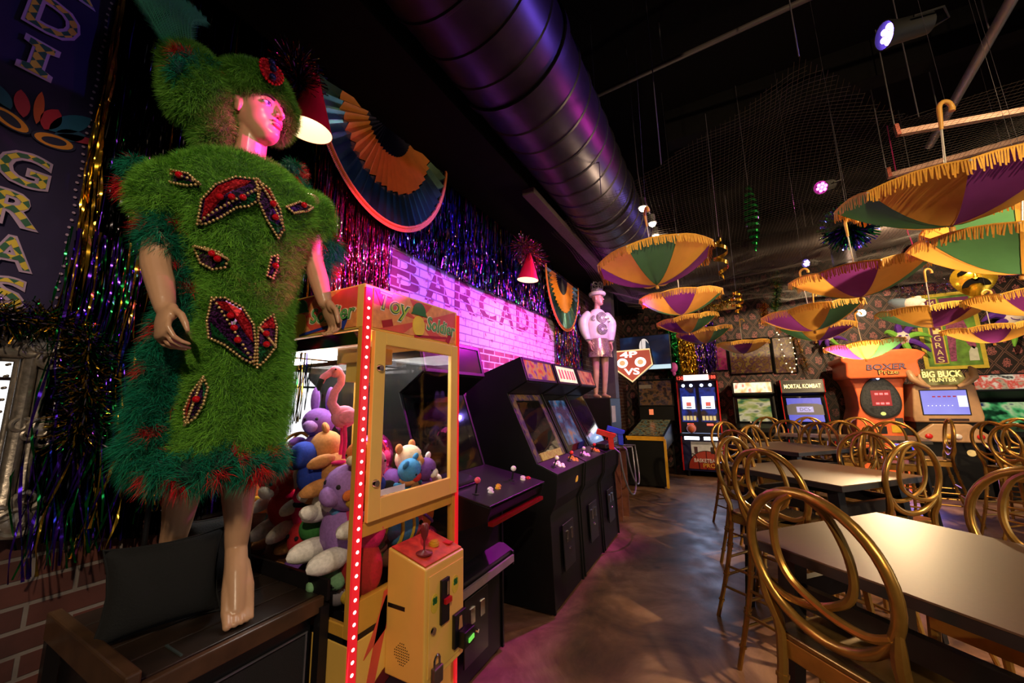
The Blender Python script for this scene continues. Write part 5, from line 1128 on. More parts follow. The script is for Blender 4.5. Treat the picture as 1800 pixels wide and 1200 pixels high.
for hip, kn, an, he, ba, sg in (((-1.60, .80, 1.78), (-1.575, .792, 1.36), (-1.600, .808, 1.050), (-1.632, .820, 1.015), (-1.478, .764, .884), 1), ((-1.62, .64, 1.78), (-1.64, .662, 1.36), (-1.80, .690, 1.045), (-1.84, .695, 1.005), (-1.755, .700, .888), -1)):
    limb(b, [mc(p) for p in smooth_path([hip, Vector(hip).lerp(Vector(kn), .5), kn, Vector(kn).lerp(Vector(an), .33)+Vector((-.014, 0, 0)), Vector(kn).lerp(Vector(an), .7), an], 30)], interp([.088, .074, .056, .056, .043, .035], 30))
    limb(b, [mc(p) for p in (an, he)], [.033, .028]); limb(b, [mc(p) for p in smooth_path((an, Vector(an).lerp(Vector(ba), .5)+Vector((0, 0, .010)), ba), 8)], interp([.034, .036, .029], 8)); limb(b, [mc(p) for p in (he, Vector(he).lerp(Vector(ba), .5)+Vector((0, 0, .012)), ba)], [.028, .027, .026])
    fd = Vector((ba[0]-he[0], ba[1]-he[1], 0)).normalized(); fs_d = Vector((-fd.y, fd.x, 0))
    for i, (dy, L, r) in enumerate(((-.026, .044, .0135), (-.006, .044, .0105), (.0115, .040, .0100), (.027, .034, .0095), (.040, .027, .009))):
        q = Vector(ba)+fd*.006+fs_d*dy*sg; limb(b, [mc(Vector(an).lerp(Vector(ba), .35)+fs_d*dy*sg*.45+Vector((0, 0, .006))), mc(Vector(an).lerp(Vector(ba), .7)+fs_d*dy*sg*.8+Vector((0, 0, .004))), mc(q)], [.024, .021, r*1.2], 10); limb(b, [mc(q), mc(q+fd*L*.6+Vector((0, 0, -.012))), mc(q+fd*L+Vector((0, 0, -.020)))], [r*1.15, r, r*.95], 10)
HAZ = math.radians(15)
R_, c_ = add_head(b, mc((-1.525, .700, 2.702)), HAZ, math.radians(4), 1.08)
body = finish_body(b, 'body', SKIN, man)
face_parts(R_, c_, 1.08, man, M('lip_rose', s(190, 80, 90), .3), M('iris_dark', s(40, 50, 80), .15))
# support rod behind the feet
MB().tube([mc((-1.76, .60, .86)), mc((-1.76, .60, 1.5))], .008, 8).obj('support_rod', BLACK_STEEL, man)
RINGS = np.array([(1.33, -.01, .168, .165), (1.45, .015, .165, .165), (1.62, .035, .160, .16), (1.85, .028, .148, .15), (2.0, .025, .155, .155), (2.15, .0, .20, .185), (2.28, .0, .25, .195), (2.40, -.005, .235, .175), (2.46, -.01, .17, .135), (2.50, 0, .10, .09)])
def dress_pt(z, phi, lift=0.0):
    o_, a_, b_ = [np.interp(z, RINGS[:, 0], RINGS[:, k]) for k in (1, 2, 3)]
    u = o_+(a_+lift)*np.cos(phi); v = (b_+lift)*np.sin(phi)
    return np.stack([-1.57+l_.x*u+f_.x*v, .715+l_.y*u+f_.y*v, z], -1), u
def dress_front(u, z, lift):
    o_, a_, b_ = [float(np.interp(z, RINGS[:, 0], RINGS[:, k])) for k in (1, 2, 3)]
    t = max(-.98, min(.98, (u-o_)/a_)); v = b_*math.sqrt(1-t*t)+lift
    return Vector((-1.57+l_.x*u+f_.x*v, .715+l_.y*u+f_.y*v, z))-MO
m = MB(); nz, nn_ = 26, 40; vs = []; fs = []
for i in range(nz+1):
    for k in range(nn_): p, _u = dress_pt(1.33+1.17*i/nz, np.float64(2*PI*k/nn_)); vs.append(Vector(p)-MO)
for i in range(nz):
    for k in range(nn_): fs.append((i*nn_+k, i*nn_+(k+1) % nn_, (i+1)*nn_+(k+1) % nn_, (i+1)*nn_+k))
dress = m.add(vs, fs).obj('feather_dress', M('dress_lining', s(52, 92, 30), .9), man, smooth='all')
PATCH = {
 'shoulder': ([(-.252, 2.326), (-.222, 2.334), (-.178, 2.314), (-.145, 2.276), (-.176, 2.27), (-.217, 2.283)], 0),
 'chest': ([(-.139, 2.148), (-.136, 2.227), (-.105, 2.283), (-.055, 2.328), (-.005, 2.339), (.016, 2.306), (.014, 2.261), (-.012, 2.231), (-.044, 2.217), (-.081, 2.176), (-.118, 2.149)], 2),
 'chest_far': ([(.003, 2.343), (.044, 2.319), (.082, 2.256), (.101, 2.189), (.086, 2.152), (.046, 2.2), (.014, 2.261)], 1),
 'far_shoulder': ([(.102, 2.275), (.149, 2.324), (.207, 2.345), (.182, 2.307), (.13, 2.265)], 0),
 'waist': ([(-.141, 2.082), (-.113, 2.077), (-.076, 2.064), (-.05, 2.041), (-.055, 2.016), (-.086, 2.009), (-.119, 2.032)], 1),
 'waist_far': ([(.071, 2.079), (.09, 2.091), (.093, 2.047), (.084, 2.005), (.064, 2.01)], 0),
 'hip': ([(-.079, 1.913), (-.046, 1.913), (.004, 1.884), (.039, 1.829), (.050, 1.761), (.050, 1.692), (.017, 1.709), (-.034, 1.753), (-.076, 1.778), (-.085, 1.835)], 2),
 'hip_far': ([(.054, 1.821), (.072, 1.851), (.097, 1.876), (.112, 1.833), (.111, 1.759), (.084, 1.711), (.060, 1.682), (.056, 1.751)], 1),
 'thigh': ([(-.109, 1.497), (-.115, 1.544), (-.103, 1.596), (-.078, 1.649), (-.064, 1.614), (-.071, 1.561), (-.087, 1.519)], 0)}
def inside(u, z, poly, grow=1.0):
    P = np.array(poly); c = P.mean(0); P = c+(P-c)*grow; r = np.zeros(len(u), bool); j = len(P)-1
    for i in range(len(P)):
        cond = ((P[i, 1] > z) != (P[j, 1] > z)) & (u < (P[j, 0]-P[i, 0])*(z-P[i, 1])/(P[j, 1]-P[i, 1]+1e-12)+P[i, 0]); r ^= cond; j = i
    return r
N1 = 150000
z = rng.uniform(1.36, 2.50, N1); ph = rng.uniform(0, 2*PI, N1); keep = (np.sin(ph) > -.35); z, ph = z[keep], ph[keep]
P, u = dress_pt(z, ph); P2, _ = dress_pt(z+.01, ph); Pp, _ = dress_pt(z, ph+.02)
NN = np.cross(P2-P, Pp-P); NN /= np.linalg.norm(NN, axis=1)[:, None]
ok = np.ones(len(P), bool)
for poly, _n in PATCH.values(): ok &= ~(inside(u, z, poly, .96) & (np.sin(ph) > 0))
P, NN = P[ok], NN[ok]
fluff('marabou', P-np.array(MO), NN, dress, jitcol(GRN, len(P), .25), .034, .0006)
for nm, (c, r, n) in {'cape': ((-1.64, .51, 2.28), (.12, .10, .12), 15000), 'cape.001': ((-1.53, .945, 2.35), (.11, .09, .13), 15000)}.items():
    cp = MB().ball(mc(c), r, 20, 14).obj('shoulder_puff', M('dress_lining', s(52, 92, 30), .9), man, smooth=True)
    P, NN = ell_pts(mc(c), r, n); fluff('marabou', P, NN, cp, jitcol(GRN, n, .25), .036, .0006)
SEQ = {}
def sequin(name, c, c2):
    m = M(name, c, .22, .6, noise=0); nt = m.node_tree; tc = nt.nodes.new('ShaderNodeTexCoord'); v = nt.nodes.new('ShaderNodeTexVoronoi'); v.inputs['Scale'].default_value = 190
    r = nt.nodes.new('ShaderNodeValToRGB'); r.color_ramp.elements[0].color = (*c, 1); r.color_ramp.elements[1].color = (*c2, 1); r.color_ramp.elements[0].position = .35; r.color_ramp.elements[1].position = .8
    bp = nt.nodes.new('ShaderNodeBump'); bp.inputs['Strength'].default_value = 1; bp.inputs['Distance'].default_value = .004
    nt.links.new(tc.outputs['Object'], v.inputs[0]); nt.links.new(v.outputs['Color'], r.inputs[0]); nt.links.new(r.outputs[0], nt.nodes['Principled BSDF'].inputs['Base Color']); nt.links.new(v.outputs['Color'], bp.inputs['Height']); nt.links.new(bp.outputs[0], nt.nodes['Principled BSDF'].inputs['Normal'])
    return m
SQK = sequin('sequin_black', s(16, 10, 26), s(90, 40, 110)); SQR = sequin('sequin_red', s(150, 14, 26), s(240, 50, 60)); SQG = sequin('sequin_green', s(8, 50, 26), s(30, 110, 60)); BEAD = M('gold_beads', s(225, 190, 130), .22, .7, noise=0); GEM = M('red_gem', s(200, 16, 30), .08, .2, noise=0)
for nm, (poly, gems) in PATCH.items():
    poly = np.array(poly); c = poly.mean(0)
    def at(q, lift): return dress_front(float(q[0]), float(q[1]), lift)
    m = MB(); n = len(poly); vs = [at(c, .034)]+[at(q, .024) for q in poly]+[at(q, -.01) for q in poly]
    m.add(vs, [(0, 1+i, 1+(i+1) % n) for i in range(n)]+[(1+i, 1+n+i, 1+n+(i+1) % n, 1+(i+1) % n) for i in range(n)])
    pt = m.obj('sequin_leaf', SQK, dress)
    if n > 5:     # a red and a green field inside the leaf
        for mt, sh in ((SQR, 0), (SQG, n//2)):
            q4 = [poly[(sh+i) % n] for i in range(n//2)]; cc = np.mean(q4, 0)*.8+c*.2; q4 = [c*.12+(q)*.88 for q in q4]
            m = MB(); vs = [at(cc, .040)]+[at(q, .031) for q in q4]; k = len(q4); m.add(vs, [(0, 1+i, 1+(i+1) % k) for i in range(k)]); m.obj('red_sequin_field' if mt is SQR else 'green_sequin_field', mt, pt)
    m = MB(); L = [at(q, .03) for q in poly]; bd = []
    for i in range(n):
        a, b2 = L[i], L[(i+1) % n]; k = max(1, int((b2-a).length/.0105))
        bd += [a.lerp(b2, j/k) for j in range(k)]
    mid = [at(poly[0]*(1-t)+poly[n//2]*t, .040) for t in np.linspace(.04, .96, 16 if n > 6 else 8)]
    for p in bd + (mid if n > 5 else []): m.ball(p, .0052, 7, 5)
    m.obj('bead_edging', BEAD, pt, smooth='all')
    for i in range(gems+1):
        t = (i+1)/(gems+2); q = poly[1]*(1-t)+poly[(n//2)+1]*t; MB().ball(at(q*.8+c*.2, .044), (.011, .011, .011), 10, 8).obj('red_gem', GEM, pt, smooth=True)
# teal and red feather trims
def trim(name, blobs, parent, L=.055, cnt=8000, red=.16, lining=True):
    m = MB(); PP = []; NN = []; CC = []
    for c, r in blobs:
        if lining: m.ball(mc(c), [x*.8 for x in r], 16, 10)
        n = int(cnt*(r[0]*r[1]+r[1]*r[2]+r[0]*r[2])/.02); p, q = ell_pts(mc(c), r, n); PP.append(p); NN.append(q)
        col = jitcol(TEAL, n, .3); k = np.sin(p[:, 1]*47+c[1]*9)*np.sin(p[:, 2]*41+c[2]*5)*np.sin(p[:, 0]*37+1) > 1-red*3.4
        col[k] = jitcol(FRED, int(k.sum()), .2); CC.append(col)
    o_ = m.obj(name, M('trim_lining', s(10, 56, 46), .9), parent, smooth=True)
    fluff('feather_fluff', np.concatenate(PP), np.concatenate(NN), o_, np.concatenate(CC), L, .0008, .5, .5, .8)
trim('sleeve_trim', [((-1.62, .50, 2.14), (.07, .05, .09)), ((-1.62, .55, 2.02), (.06, .04, .08)), ((-1.60, .57, 1.91), (.05, .04, .07))], man)
trim('sleeve_trim', [((-1.50, 1.01, 2.24), (.06, .05, .08)), ((-1.50, 1.0, 2.16), (.05, .045, .05))], man)
trim('tail_trim', [((-1.64, .555, 1.80), (.06, .04, .11)), ((-1.64, .54, 1.67), (.07, .045, .12)), ((-1.64, .535, 1.53), (.08, .05, .11)), ((-1.63, .53, 1.42), (.08, .055, .08))], man, .05)
trim('tail_trim', [((-1.70, .90, 1.72), (.08, .04, .14)), ((-1.70, .86, 1.52), (.08, .04, .14))], man, .045)
trim('hem_trim', [((-1.57+l_.x*(-.01+.155*math.cos(t))+f_.x*.155*math.sin(t), .715+l_.y*(-.01+.155*math.cos(t))+f_.y*.155*math.sin(t), 1.365+.012*math.sin(5*t)), (.055, .055, .052)) for t in [2*PI*k/13-.4 for k in range(13)]], man, .05, 4200, .2)
trim('shoulder_trim', [((-1.72, .435, 2.37), (.045, .035, .045)), ((-1.72, .43, 2.30), (.045, .03, .045))], man, .04, red=.24)
trim('shoulder_trim', [((-1.66, .93, 2.60), (.045, .04, .07)), ((-1.64, .97, 2.50), (.04, .04, .06))], man, .05, red=.26)
# hat: fluffy crown, swept-back lobes, red and teal tufts, plume, jewelled patch
hat = None
for i, (c, r, n) in enumerate((((-1.545, .690, 2.80), (.128, .125, .085), 30000), ((-1.60, .535, 2.70), (.10, .10, .13), 24000), ((-1.62, .515, 2.79), (.085, .085, .08), 16000), ((-1.60, .585, 2.60), (.08, .06, .10), 14000), ((-1.55, .80, 2.76), (.085, .045, .09), 14000))):
    o_ = MB().ball(mc(c), [x*.93 for x in r], 20, 14).obj('hat_crown' if i == 0 else 'hat_lobe', M('dress_lining', s(52, 92, 30), .9), man, smooth=True)
    P, NN = ell_pts(mc(c), r, n); keep = np.ones(n, bool)
    fluff('marabou', P[keep], NN[keep], o_, jitcol(s(104, 160, 56), n, .24), .033, .0006)
trim('hat_tufts', [((-1.53, .475, 2.755), (.02, .045, .02)), ((-1.535, .53, 2.785), (.02, .04, .016)), ((-1.53, .445, 2.70), (.02, .02, .035))], man, .04, 6000, .27)
fe = MB()
for k in range(13):
    a = k/12; base = Vector((-1.60, .455+.05*a, 2.78+.03*a)); tip = Vector((-1.56-.03*a, .325+.20*a, 2.84+.17*math.sin(.35+a*1.5))); md = base.lerp(tip, .55)+Vector((.01, -.035, .03))
    P = smooth_path([mc(base), mc(md), mc(tip)], 14); w = [.005+.026*math.sin(PI*(.08+.9*i/14))**.7 for i in range(15)]
    fe.tube(P, [.0022*(1-.8*i/14) for i in range(15)], 5)
    for i in range(14):
        d = (P[i+1]-P[i]).normalized(); sd = d.cross(Vector((1, .2, 0))).normalized()
        for sg in (-1, 1):
            for j in range(4):
                q = P[i].lerp(P[i+1], j/4); e = q+(sd*sg*.85+d*.75)*w[i]*random.uniform(.9, 1.3); fe.add([q, q+d*.0028, e], [(0, 1, 2)])
fe.obj('plume', M('plume_green', s(40, 128, 62), .6, noise=.2), man)
gp = dress_patch = MB(); Rh = Matrix.Rotation(HAZ, 3, 'Z')
ctr = mc((-1.545, .690, 2.80))
def hatp(az, el, k=1.0): return ctr+Vector((.152*k*math.cos(el)*math.cos(az), .156*k*math.cos(el)*math.sin(az), .118*k*math.sin(el)))
az0 = math.radians(-6)
bp_ = MB(); vs = [hatp(az0, .20, 1.04)]+[hatp(az0+.26*math.cos(t)*(1-.25*math.sin(t)), .18+.46*math.sin(t), 1.0) for t in [2*PI*k/18 for k in range(18)]]
bp_.add(vs, [(0, 1+i, 1+(i+1) % 18) for i in range(18)]); jp = bp_.obj('red_jewel_patch', SQR, man)
for e in (-.12, .18, .48): MB().ball(hatp(az0, e, 1.06), .013, 12, 8).obj('dark_gem', M('blue_gem', s(30, 30, 70), .06, .5, noise=0), jp, smooth=True)
m = MB()
for k in range(22): m.ball(hatp(az0+.26*math.cos(2*PI*k/22), .18+.46*math.sin(2*PI*k/22), 1.02), .0055, 7, 5)
m.obj('bead_edging', GEM, jp, smooth='all')

# ---------------------------------------------------------------- the mannequin in white
m2 = thing('mannequin', 'mannequin in white puff sleeve blouse and silver crown standing on the tall box plinth', 'mannequin', (-1.72, 6.15, 1.60)); O2 = Vector((-1.72, 6.15, 1.60))
f2 = Vector((math.cos(-.75), math.sin(-.75), 0)); l2 = Vector((-f2.y, f2.x, 0)); up = Vector((0, 0, 1))
w = lambda a, b_, z: l2*a+f2*b_+up*z
b = MB()
torso(b, [(w(0, 0, .82), l2, .14, .10), (w(0, 0, .93), l2, .16, .11), (w(0, 0, 1.08), l2, .12, .09), (w(0, .01, 1.25), l2, .15, .11), (w(0, 0, 1.40), l2, .17, .10), (w(0, 0, 1.46), l2, .10, .07)])
limb(b, [w(0, 0, 1.44), w(0, .01, 1.53), w(0, .03, 1.60)], [.06, .05, .05])
for sg in (-1, 1):
    limb(b, [w(sg*.18, 0, 1.38), w(sg*.23, -.02, 1.12), w(sg*.20, .05, .90)], [.05, .042, .028]); add_hand(b, w(sg*.20, .05, .90), w(0, .15, -1), w(-sg, 0, 0), w(0, 1, 0))
    limb(b, smooth_path([w(sg*.085, 0, .85), w(sg*.085, .02, .48), w(sg*.08, -.03, .10)], 8), interp([.085, .052, .035], 8)); limb(b, [w(sg*.08, -.05, .05), w(sg*.08, .06, .025), w(sg*.085, .11, .02)], [.035, .026, .018])
R2_, c2_ = add_head(b, w(0, .04, 1.66), -.45+.35, 0, 1.0)
finish_body(b, 'body', SKIN2, m2, .007); face_parts(R2_, c2_, 1.0, m2, M('lip_rose', s(190, 80, 90), .3), M('iris_dark', s(40, 50, 80), .15))
WS = M('white_satin', s(232, 225, 232), .35, noise=.06); SV = sequin('sequin_silver', s(150, 140, 160), s(250, 245, 250)); SB = sequin('sequin_champagne', s(150, 120, 100), s(250, 225, 205))
bl = MB(); torso(bl, [(w(0, 0, .90), l2, .20, .145), (w(0, 0, 1.05), l2, .165, .125), (w(0, .01, 1.22), l2, .185, .14), (w(0, .01, 1.36), l2, .195, .13), (w(0, 0, 1.45), l2, .12, .09), (w(0, 0, 1.49), l2, .065, .065)])
bl.obj('blouse', WS, m2, smooth=True, sub=1)
for sg in (-1, 1):
    q = MB(); limb(q, smooth_path([w(sg*.19, 0, 1.38), w(sg*.265, -.01, 1.25), w(sg*.25, .0, 1.08), w(sg*.215, .04, .95)], 10), interp([.062, .088, .072, .042], 10)); q.obj('puff_sleeve', WS, m2, smooth=True)
    MB().tube([w(sg*.21+.048*math.cos(t), .045+.048*math.sin(t), .945) for t in [2*PI*k/14 for k in range(14)]], .012, 6, closed=True).obj('cuff', SV, m2, smooth=True)
for (a, z, r) in ((.0, 1.31, .085), (.0, 1.12, .085), (-.12, 1.30, .04), (.13, 1.28, .04)):
    q = MB()
    for k in range(3): q.tube([w(a+r*(1-.3*k)*math.cos(t), .145-abs(a)*.35-.02*(t > 99), z+r*(1-.3*k)*math.sin(t)) for t in [2*PI*j/18 for j in range(18)]], .011, 6, closed=True)
    q.obj('silver_scroll', SV, m2, smooth=True)
q = MB(); torso(q, [(w(0, 0, .98), l2, .165, .125), (w(0, 0, .86), l2, .195, .15), (w(0, .01, .74), l2, .21, .165), (w(0, .01, .66), l2, .215, .17)]); q.obj('sequin_shorts', SB, m2, smooth=True)
cr = MB()
cr.tube([w(.105*math.cos(t), .03+.115*math.sin(t), 1.735) for t in [2*PI*k/24 for k in range(24)]], .036, 10, closed=True); crn = cr.obj('crown_band', M('pale_fur', s(225, 215, 225), .8, noise=.2, scale=60, bump=.5), m2, smooth=True)
for k in range(6):
    t = 2*PI*k/6+.3; c = w(.085*math.cos(t), .03+.09*math.sin(t), 1.83); d = w(-math.sin(t), math.cos(t), 0)
    MB().tube([c+d*.05*math.cos(a)+up*(.025+.075*math.sin(a)) for a in [2*PI*j/18 for j in range(18)]], .009, 6, closed=True).obj('crown_loop', SV, crn, smooth=True)
MB().tube([w(.055*math.cos(a), .03, 1.95+.06*math.sin(a)) for a in [2*PI*j/18 for j in range(18)]], .010, 6, closed=True).obj('crown_top_ring', SV, crn, smooth=True)
MB().ball(w(0, .03, 1.80), (.10, .11, .06), 16, 10).obj('crown_cap', SV, crn, smooth=True)
# ================================================================ bench, pillows
WOOD = M('dark_plank', s(36, 25, 18), .42, noise=.45, scale=9); WOODE = M('light_plank_edge', s(70, 48, 30), .36, noise=.4, scale=12)  # edge boards a lighter brown than the slats
be = thing('bench_cabinet', 'dark wooden slat topped cabinet with metal frame under the green mannequin', 'bench', (-1.7, .75, 0))
for i in range(5): MB().bx((-.32+i*.125, -.25, .825), (-.203+i*.125, .26, .85)).obj('slat', WOOD, be, bevel=.003)
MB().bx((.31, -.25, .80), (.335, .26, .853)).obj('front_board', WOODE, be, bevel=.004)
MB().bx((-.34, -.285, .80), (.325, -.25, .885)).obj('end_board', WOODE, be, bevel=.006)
MB().bx((-.34, .262, .835), (.345, .275, .905)).obj('steel_edge', M('edge_steel', s(34, 30, 32), .4, .5), be)
for x in (-.33, .325):
    for y in (-.265, .255): MB().bx((x-.015, y-.015, 0), (x+.02, y+.02, .82)).obj('leg', M('edge_steel', s(34, 30, 32), .4, .5), be)
MB().bx((-.33, -.24, .05), (.29, .24, .79)).obj('cabinet_body', BLK, be)
gr = MB().bx((.291, -.22, .07), (.296, .22, .74)).obj('grille', M('speaker_cloth', s(20, 19, 22), .9, noise=.4, scale=300, bump=.4), be)
MB().tube([(.30, -.22, .07), (.30, .22, .07), (.30, .22, .74), (.30, -.22, .74)], .005, 6, closed=True).obj('grille_frame', M('frame_grey', s(120, 118, 125), .3, .7), gr)
PIL = M('black_linen', s(9, 9, 11), .9, noise=.25, scale=150, bump=.4)
def pillow(label, loc, rot, w, h, d):
    m = MB(); n = 18; vs = []; fs = []
    for sd in (1, -1):
        for i in range(n+1):
            for j in range(n+1):
                x, y = 2*i/n-1, 2*j/n-1; e = (1-abs(x)**2.6)*(1-abs(y)**2.6); pin = 1-.15*(1-abs(y)**2)*abs(x)**3
                pin2 = 1-.13*(1-abs(x)**2)*abs(y)**3
                vs.append((x*w/2*pin, y*h/2*pin2, sd*(d/2*max(0, e)**.45+.003*math.sin(9*x+4*y)*e)))
    for k in range(2):
        o_ = k*(n+1)**2
        for i in range(n):
            for j in range(n):
                a = o_+i*(n+1)+j; q = (a, a+n+1, a+n+2, a+1); fs.append(q if k == 0 else q[::-1])
    t = tag(m.add(vs, fs).obj('pillow', PIL, smooth='all', loc=loc), label, 'pillow', 'black pillows on the bench'); t.rotation_euler = rot
    MB().tube([(w/2*x*.99, h/2*y*.99, 0) for x, y in [(-1, -1), (-.5, -.9), (0, -.87), (.5, -.9), (1, -1), (.89, -.5), (.85, 0), (.89, .5), (1, 1), (.5, .9), (0, .87), (-.5, .9), (-1, 1), (-.89, .5), (-.85, 0), (-.89, -.5)]], .005, 6, closed=True).obj('piping', PIL, t)
pillow('black square pillow leaning at the mannequin shin, front one', (-1.665, .635, .985), (PI/2-.2, 0, PI/2-.25), .31, .27, .13)
pillow('black pillow behind the mannequin foot, against the crane game', (-1.86, .88, .985), (PI/2-.2, 0, PI/2+.1), .26, .26, .09)
tag(MB().box((-1.47, .60, .853), (.10, .006, .004), RZ(0)).obj('metal_pin', M('pin_steel', s(110, 130, 130), .3, .8)), 'thin metal pin lying on bench slats', 'pin')

# ================================================================ ornate mirror on the left wall
SIL = M('silver_gilt', s(150, 138, 126), .38, .7, noise=.3, scale=50, bump=.5)
mr = thing('ornate_mirror', 'ornate silver framed mirror glaring white at the left frame edge', 'mirror', (-2.09, .02, 1.49)); LM = T3(0, 0, 0)
W_, H_ = .36, .30      # half width (y), half height (z)
def ly(y, z, x=0): return (x, y, z)
MB().bx((.02, -W_+.06, -H_+.05), (.024, W_-.06, H_-.05)).obj('mirror_glass', MIRROR, mr)
for i, (off, r) in enumerate(((.045, .030), (.012, .022), (.072, .009))):
    MB().tube([ly(sy*(W_-off), sz*(H_-off), .03) for sy, sz in ((-1, -1), (1, -1), (1, 1), (-1, 1))], r, 10, closed=True).obj('frame_molding', SIL, mr, smooth=True)
q = MB()
for k in range(44):
    t = k/44*4; sd = int(t); f = t-sd; a, b2 = [(-1, -1), (1, -1), (1, 1), (-1, 1), (-1, -1)][sd:sd+2]
    q.ball(ly((a[0]*(1-f)+b2[0]*f)*(W_-.088), (a[1]*(1-f)+b2[1]*f)*(H_-.088), .04), .005, 7, 5)
q.obj('beading', SIL, mr, smooth='all')
def scroll(cy, cz, sy, sz, k=1.0):
    q = MB()
    for (oy, oz, r0, turns) in ((0, 0, .052, 1.6), (-.06, .015, .035, 1.4), (.015, -.06, .035, 1.4), (-.03, -.03, .028, 1.3)):
        P = []; n = 26
        for i in range(n): a = i/n*turns*2*PI; r = r0*(1-.78*i/n)*k; P.append(ly(cy+sy*(oy*k+r*math.cos(a)), cz+sz*(oz*k+r*math.sin(a)), .045+.012*math.sin(i/n*PI)))
        q.tube(P, [.011*k*(1-.5*i/n) for i in range(n)], 7)
    q.ball(ly(cy, cz, .035), (.025, .06*k, .05*k), 14, 10)
    q.obj('scrollwork', SIL, mr, smooth=True)
for sy in (-1, 1):
    for sz in (-1, 1): scroll(sy*(W_-.02), sz*(H_-.01), sy, sz, 1.05)
    scroll(sy*(W_+.0), .0, sy, 1, .75)

# ================================================================ purple festival banner
BAN = M('banner_purple', s(32, 16, 62), .8, noise=.1); LIL = M('banner_lilac', s(170, 140, 172), .6, noise=0)
ban = thing('banner', 'tall purple festival banner with harlequin letters and a carnival mask', 'banner', (-2.085, -.15, 2.6))
BO = Vector((-2.085, -.15, 2.6))
m = MB(); n = 24
vs = [Vector((.012*math.sin(i*.9)*.5+.006, -.6+1.14*i/n, z)) for z in (-.76, 1.1) for i in range(n+1)]
m.add(vs, [(i, i+1, n+2+i, n+1+i) for i in range(n)]).obj('banner_cloth', BAN, ban, smooth='all')
def harlequin():
    m = M('harlequin', (.5, .5, .1), .6, noise=0); nt = m.node_tree; tc = nt.nodes.new('ShaderNodeTexCoord'); mp = nt.nodes.new('ShaderNodeMapping'); mp.inputs['Rotation'].default_value = (PI/4, 0, 0); mp.inputs['Scale'].default_value = (0, 1, 1)
    c = nt.nodes.new('ShaderNodeTexChecker'); c.inputs['Scale'].default_value = 42; c.inputs[1].default_value = (*s(206, 172, 50), 1); c.inputs[2].default_value = (*s(30, 84, 56), 1)
    nt.links.new(tc.outputs['Object'], mp.inputs[0]); nt.links.new(mp.outputs[0], c.inputs[0]); nt.links.new(c.outputs[0], nt.nodes['Principled BSDF'].inputs['Base Color']); return m
HQ = harlequin()
def bl_(y, z): 
    T = LW(y, z, -2.07); T.translation -= BO; return T
for chx, y, z, wd, hg, ro in (('M', .235, 3.55, .15, .16, -.3), ('A', .235, 3.38, .13, .16, -.3), ('R', .275, 3.215, .13, .15, -.25), ('D', .243, 3.00, .125, .145, -.18), ('I', .226, 2.815, .085, .135, -.16), ('G', .245, 2.385, .115, .125, -.05), ('R', .247, 2.235, .105, .12, -.05), ('A', .25, 2.08, .105, .115, .0), ('S', .255, 1.94, .09, .11, 0)):
    T = bl_(y, z) @ Matrix.Rotation(ro*.4, 4, 'Z')
    if chx == 'I':
        for k, mt, d in ((1, LIL, 0), (.80, HQ, .0015)):
            a, b2, e = .042*k**.5*(k+.0), .021*k**2, .013*k; h2 = hg/2*(1.04 if k == 1 else .92)
            MB().prism([(-a, -h2), (a, -h2), (a, -h2+2*e), (b2, -h2+2.6*e), (b2, h2-2.6*e), (a, h2-2*e), (a, h2), (-a, h2), (-a, h2-2*e), (-b2, h2-2.6*e), (-b2, -h2+2.6*e), (-a, -h2+2*e)], d, d+.001, T).obj('letter', mt, ban)
        continue
    lettering(chx, T, wd*1.06, hg*1.06, LIL, ban, .001, name='letter', offset=.055); lettering(chx, T @ T3(0, 0, .0015), wd*.93, hg*.93, HQ, ban, .001, name='letter', offset=.004)
q = MB()
for i in range(48): T = bl_(.37+.003*math.sin(i), 1.86+i*.030); q.disc((0, 0, 0), .0048, 10, T, .001)
q.obj('dot_border', LIL, ban)
# carnival mask print with feathers
T = bl_(.245, 2.535) @ Matrix.Rotation(-.16, 4, 'Z')
mkp = MB()
for sg in (-1, 1): mkp.prism([(sg*(.052+.052*math.cos(a))*(1 if sg > 0 else 1), .030*math.sin(a)+.010*math.cos(a)*1) for a in [2*PI*k/20 for k in range(20)]][::sg], 0, .001, T)
mkp.obj('mask_print_back', M('mask_navy', s(26, 22, 60), .6), ban)
mkp = MB()
for sg in (-1, 1):
    for k in range(20):
        a0, a1 = 2*PI*k/20, 2*PI*(k+1)/20
        P = [(sg*(.052+r*1.5*math.cos(a)), r*math.sin(a)*.85+.010*math.cos(a)) for r, a in ((.030, a0), (.030, a1), (.019, a1), (.019, a0))]; mkp.prism(P[::-sg], .001, .002, T)
mkp.obj('mask_print', M('mask_orange', s(230, 140, 40), .6), ban)
for (x, y, L, a, w, mt) in ((-.03, .03, .10, 1.9, .018, 'red'), (.0, .03, .13, 1.75, .012, 'orange'), (.02, .025, .10, 1.5, .024, 'crimson'), (.03, .03, .15, 1.05, .028, 'teal'), (.045, .02, .09, .75, .022, 'teal2'), (.05, .03, .12, .45, .014, 'red'), (-.06, .035, .09, 2.3, .02, 'teal2')):
    c = {'red': s(170, 30, 60), 'orange': s(200, 80, 40), 'crimson': s(180, 24, 50), 'teal': s(10, 90, 120), 'teal2': s(14, 70, 100)}[mt]
    P = [(x+L*t*math.cos(a)-w*math.sin(PI*t)**.7*math.sin(a)*sg, y+L*t*math.sin(a)+w*math.sin(PI*t)**.7*math.cos(a)*sg) for sg, tt in ((-1, [i/8 for i in range(9)]), (1, [1-i/8 for i in range(1, 8)])) for t in tt]
    MB().prism(P, .001, .0015, T).obj('feather_print', M('feather_print_'+mt, c, .6), ban)

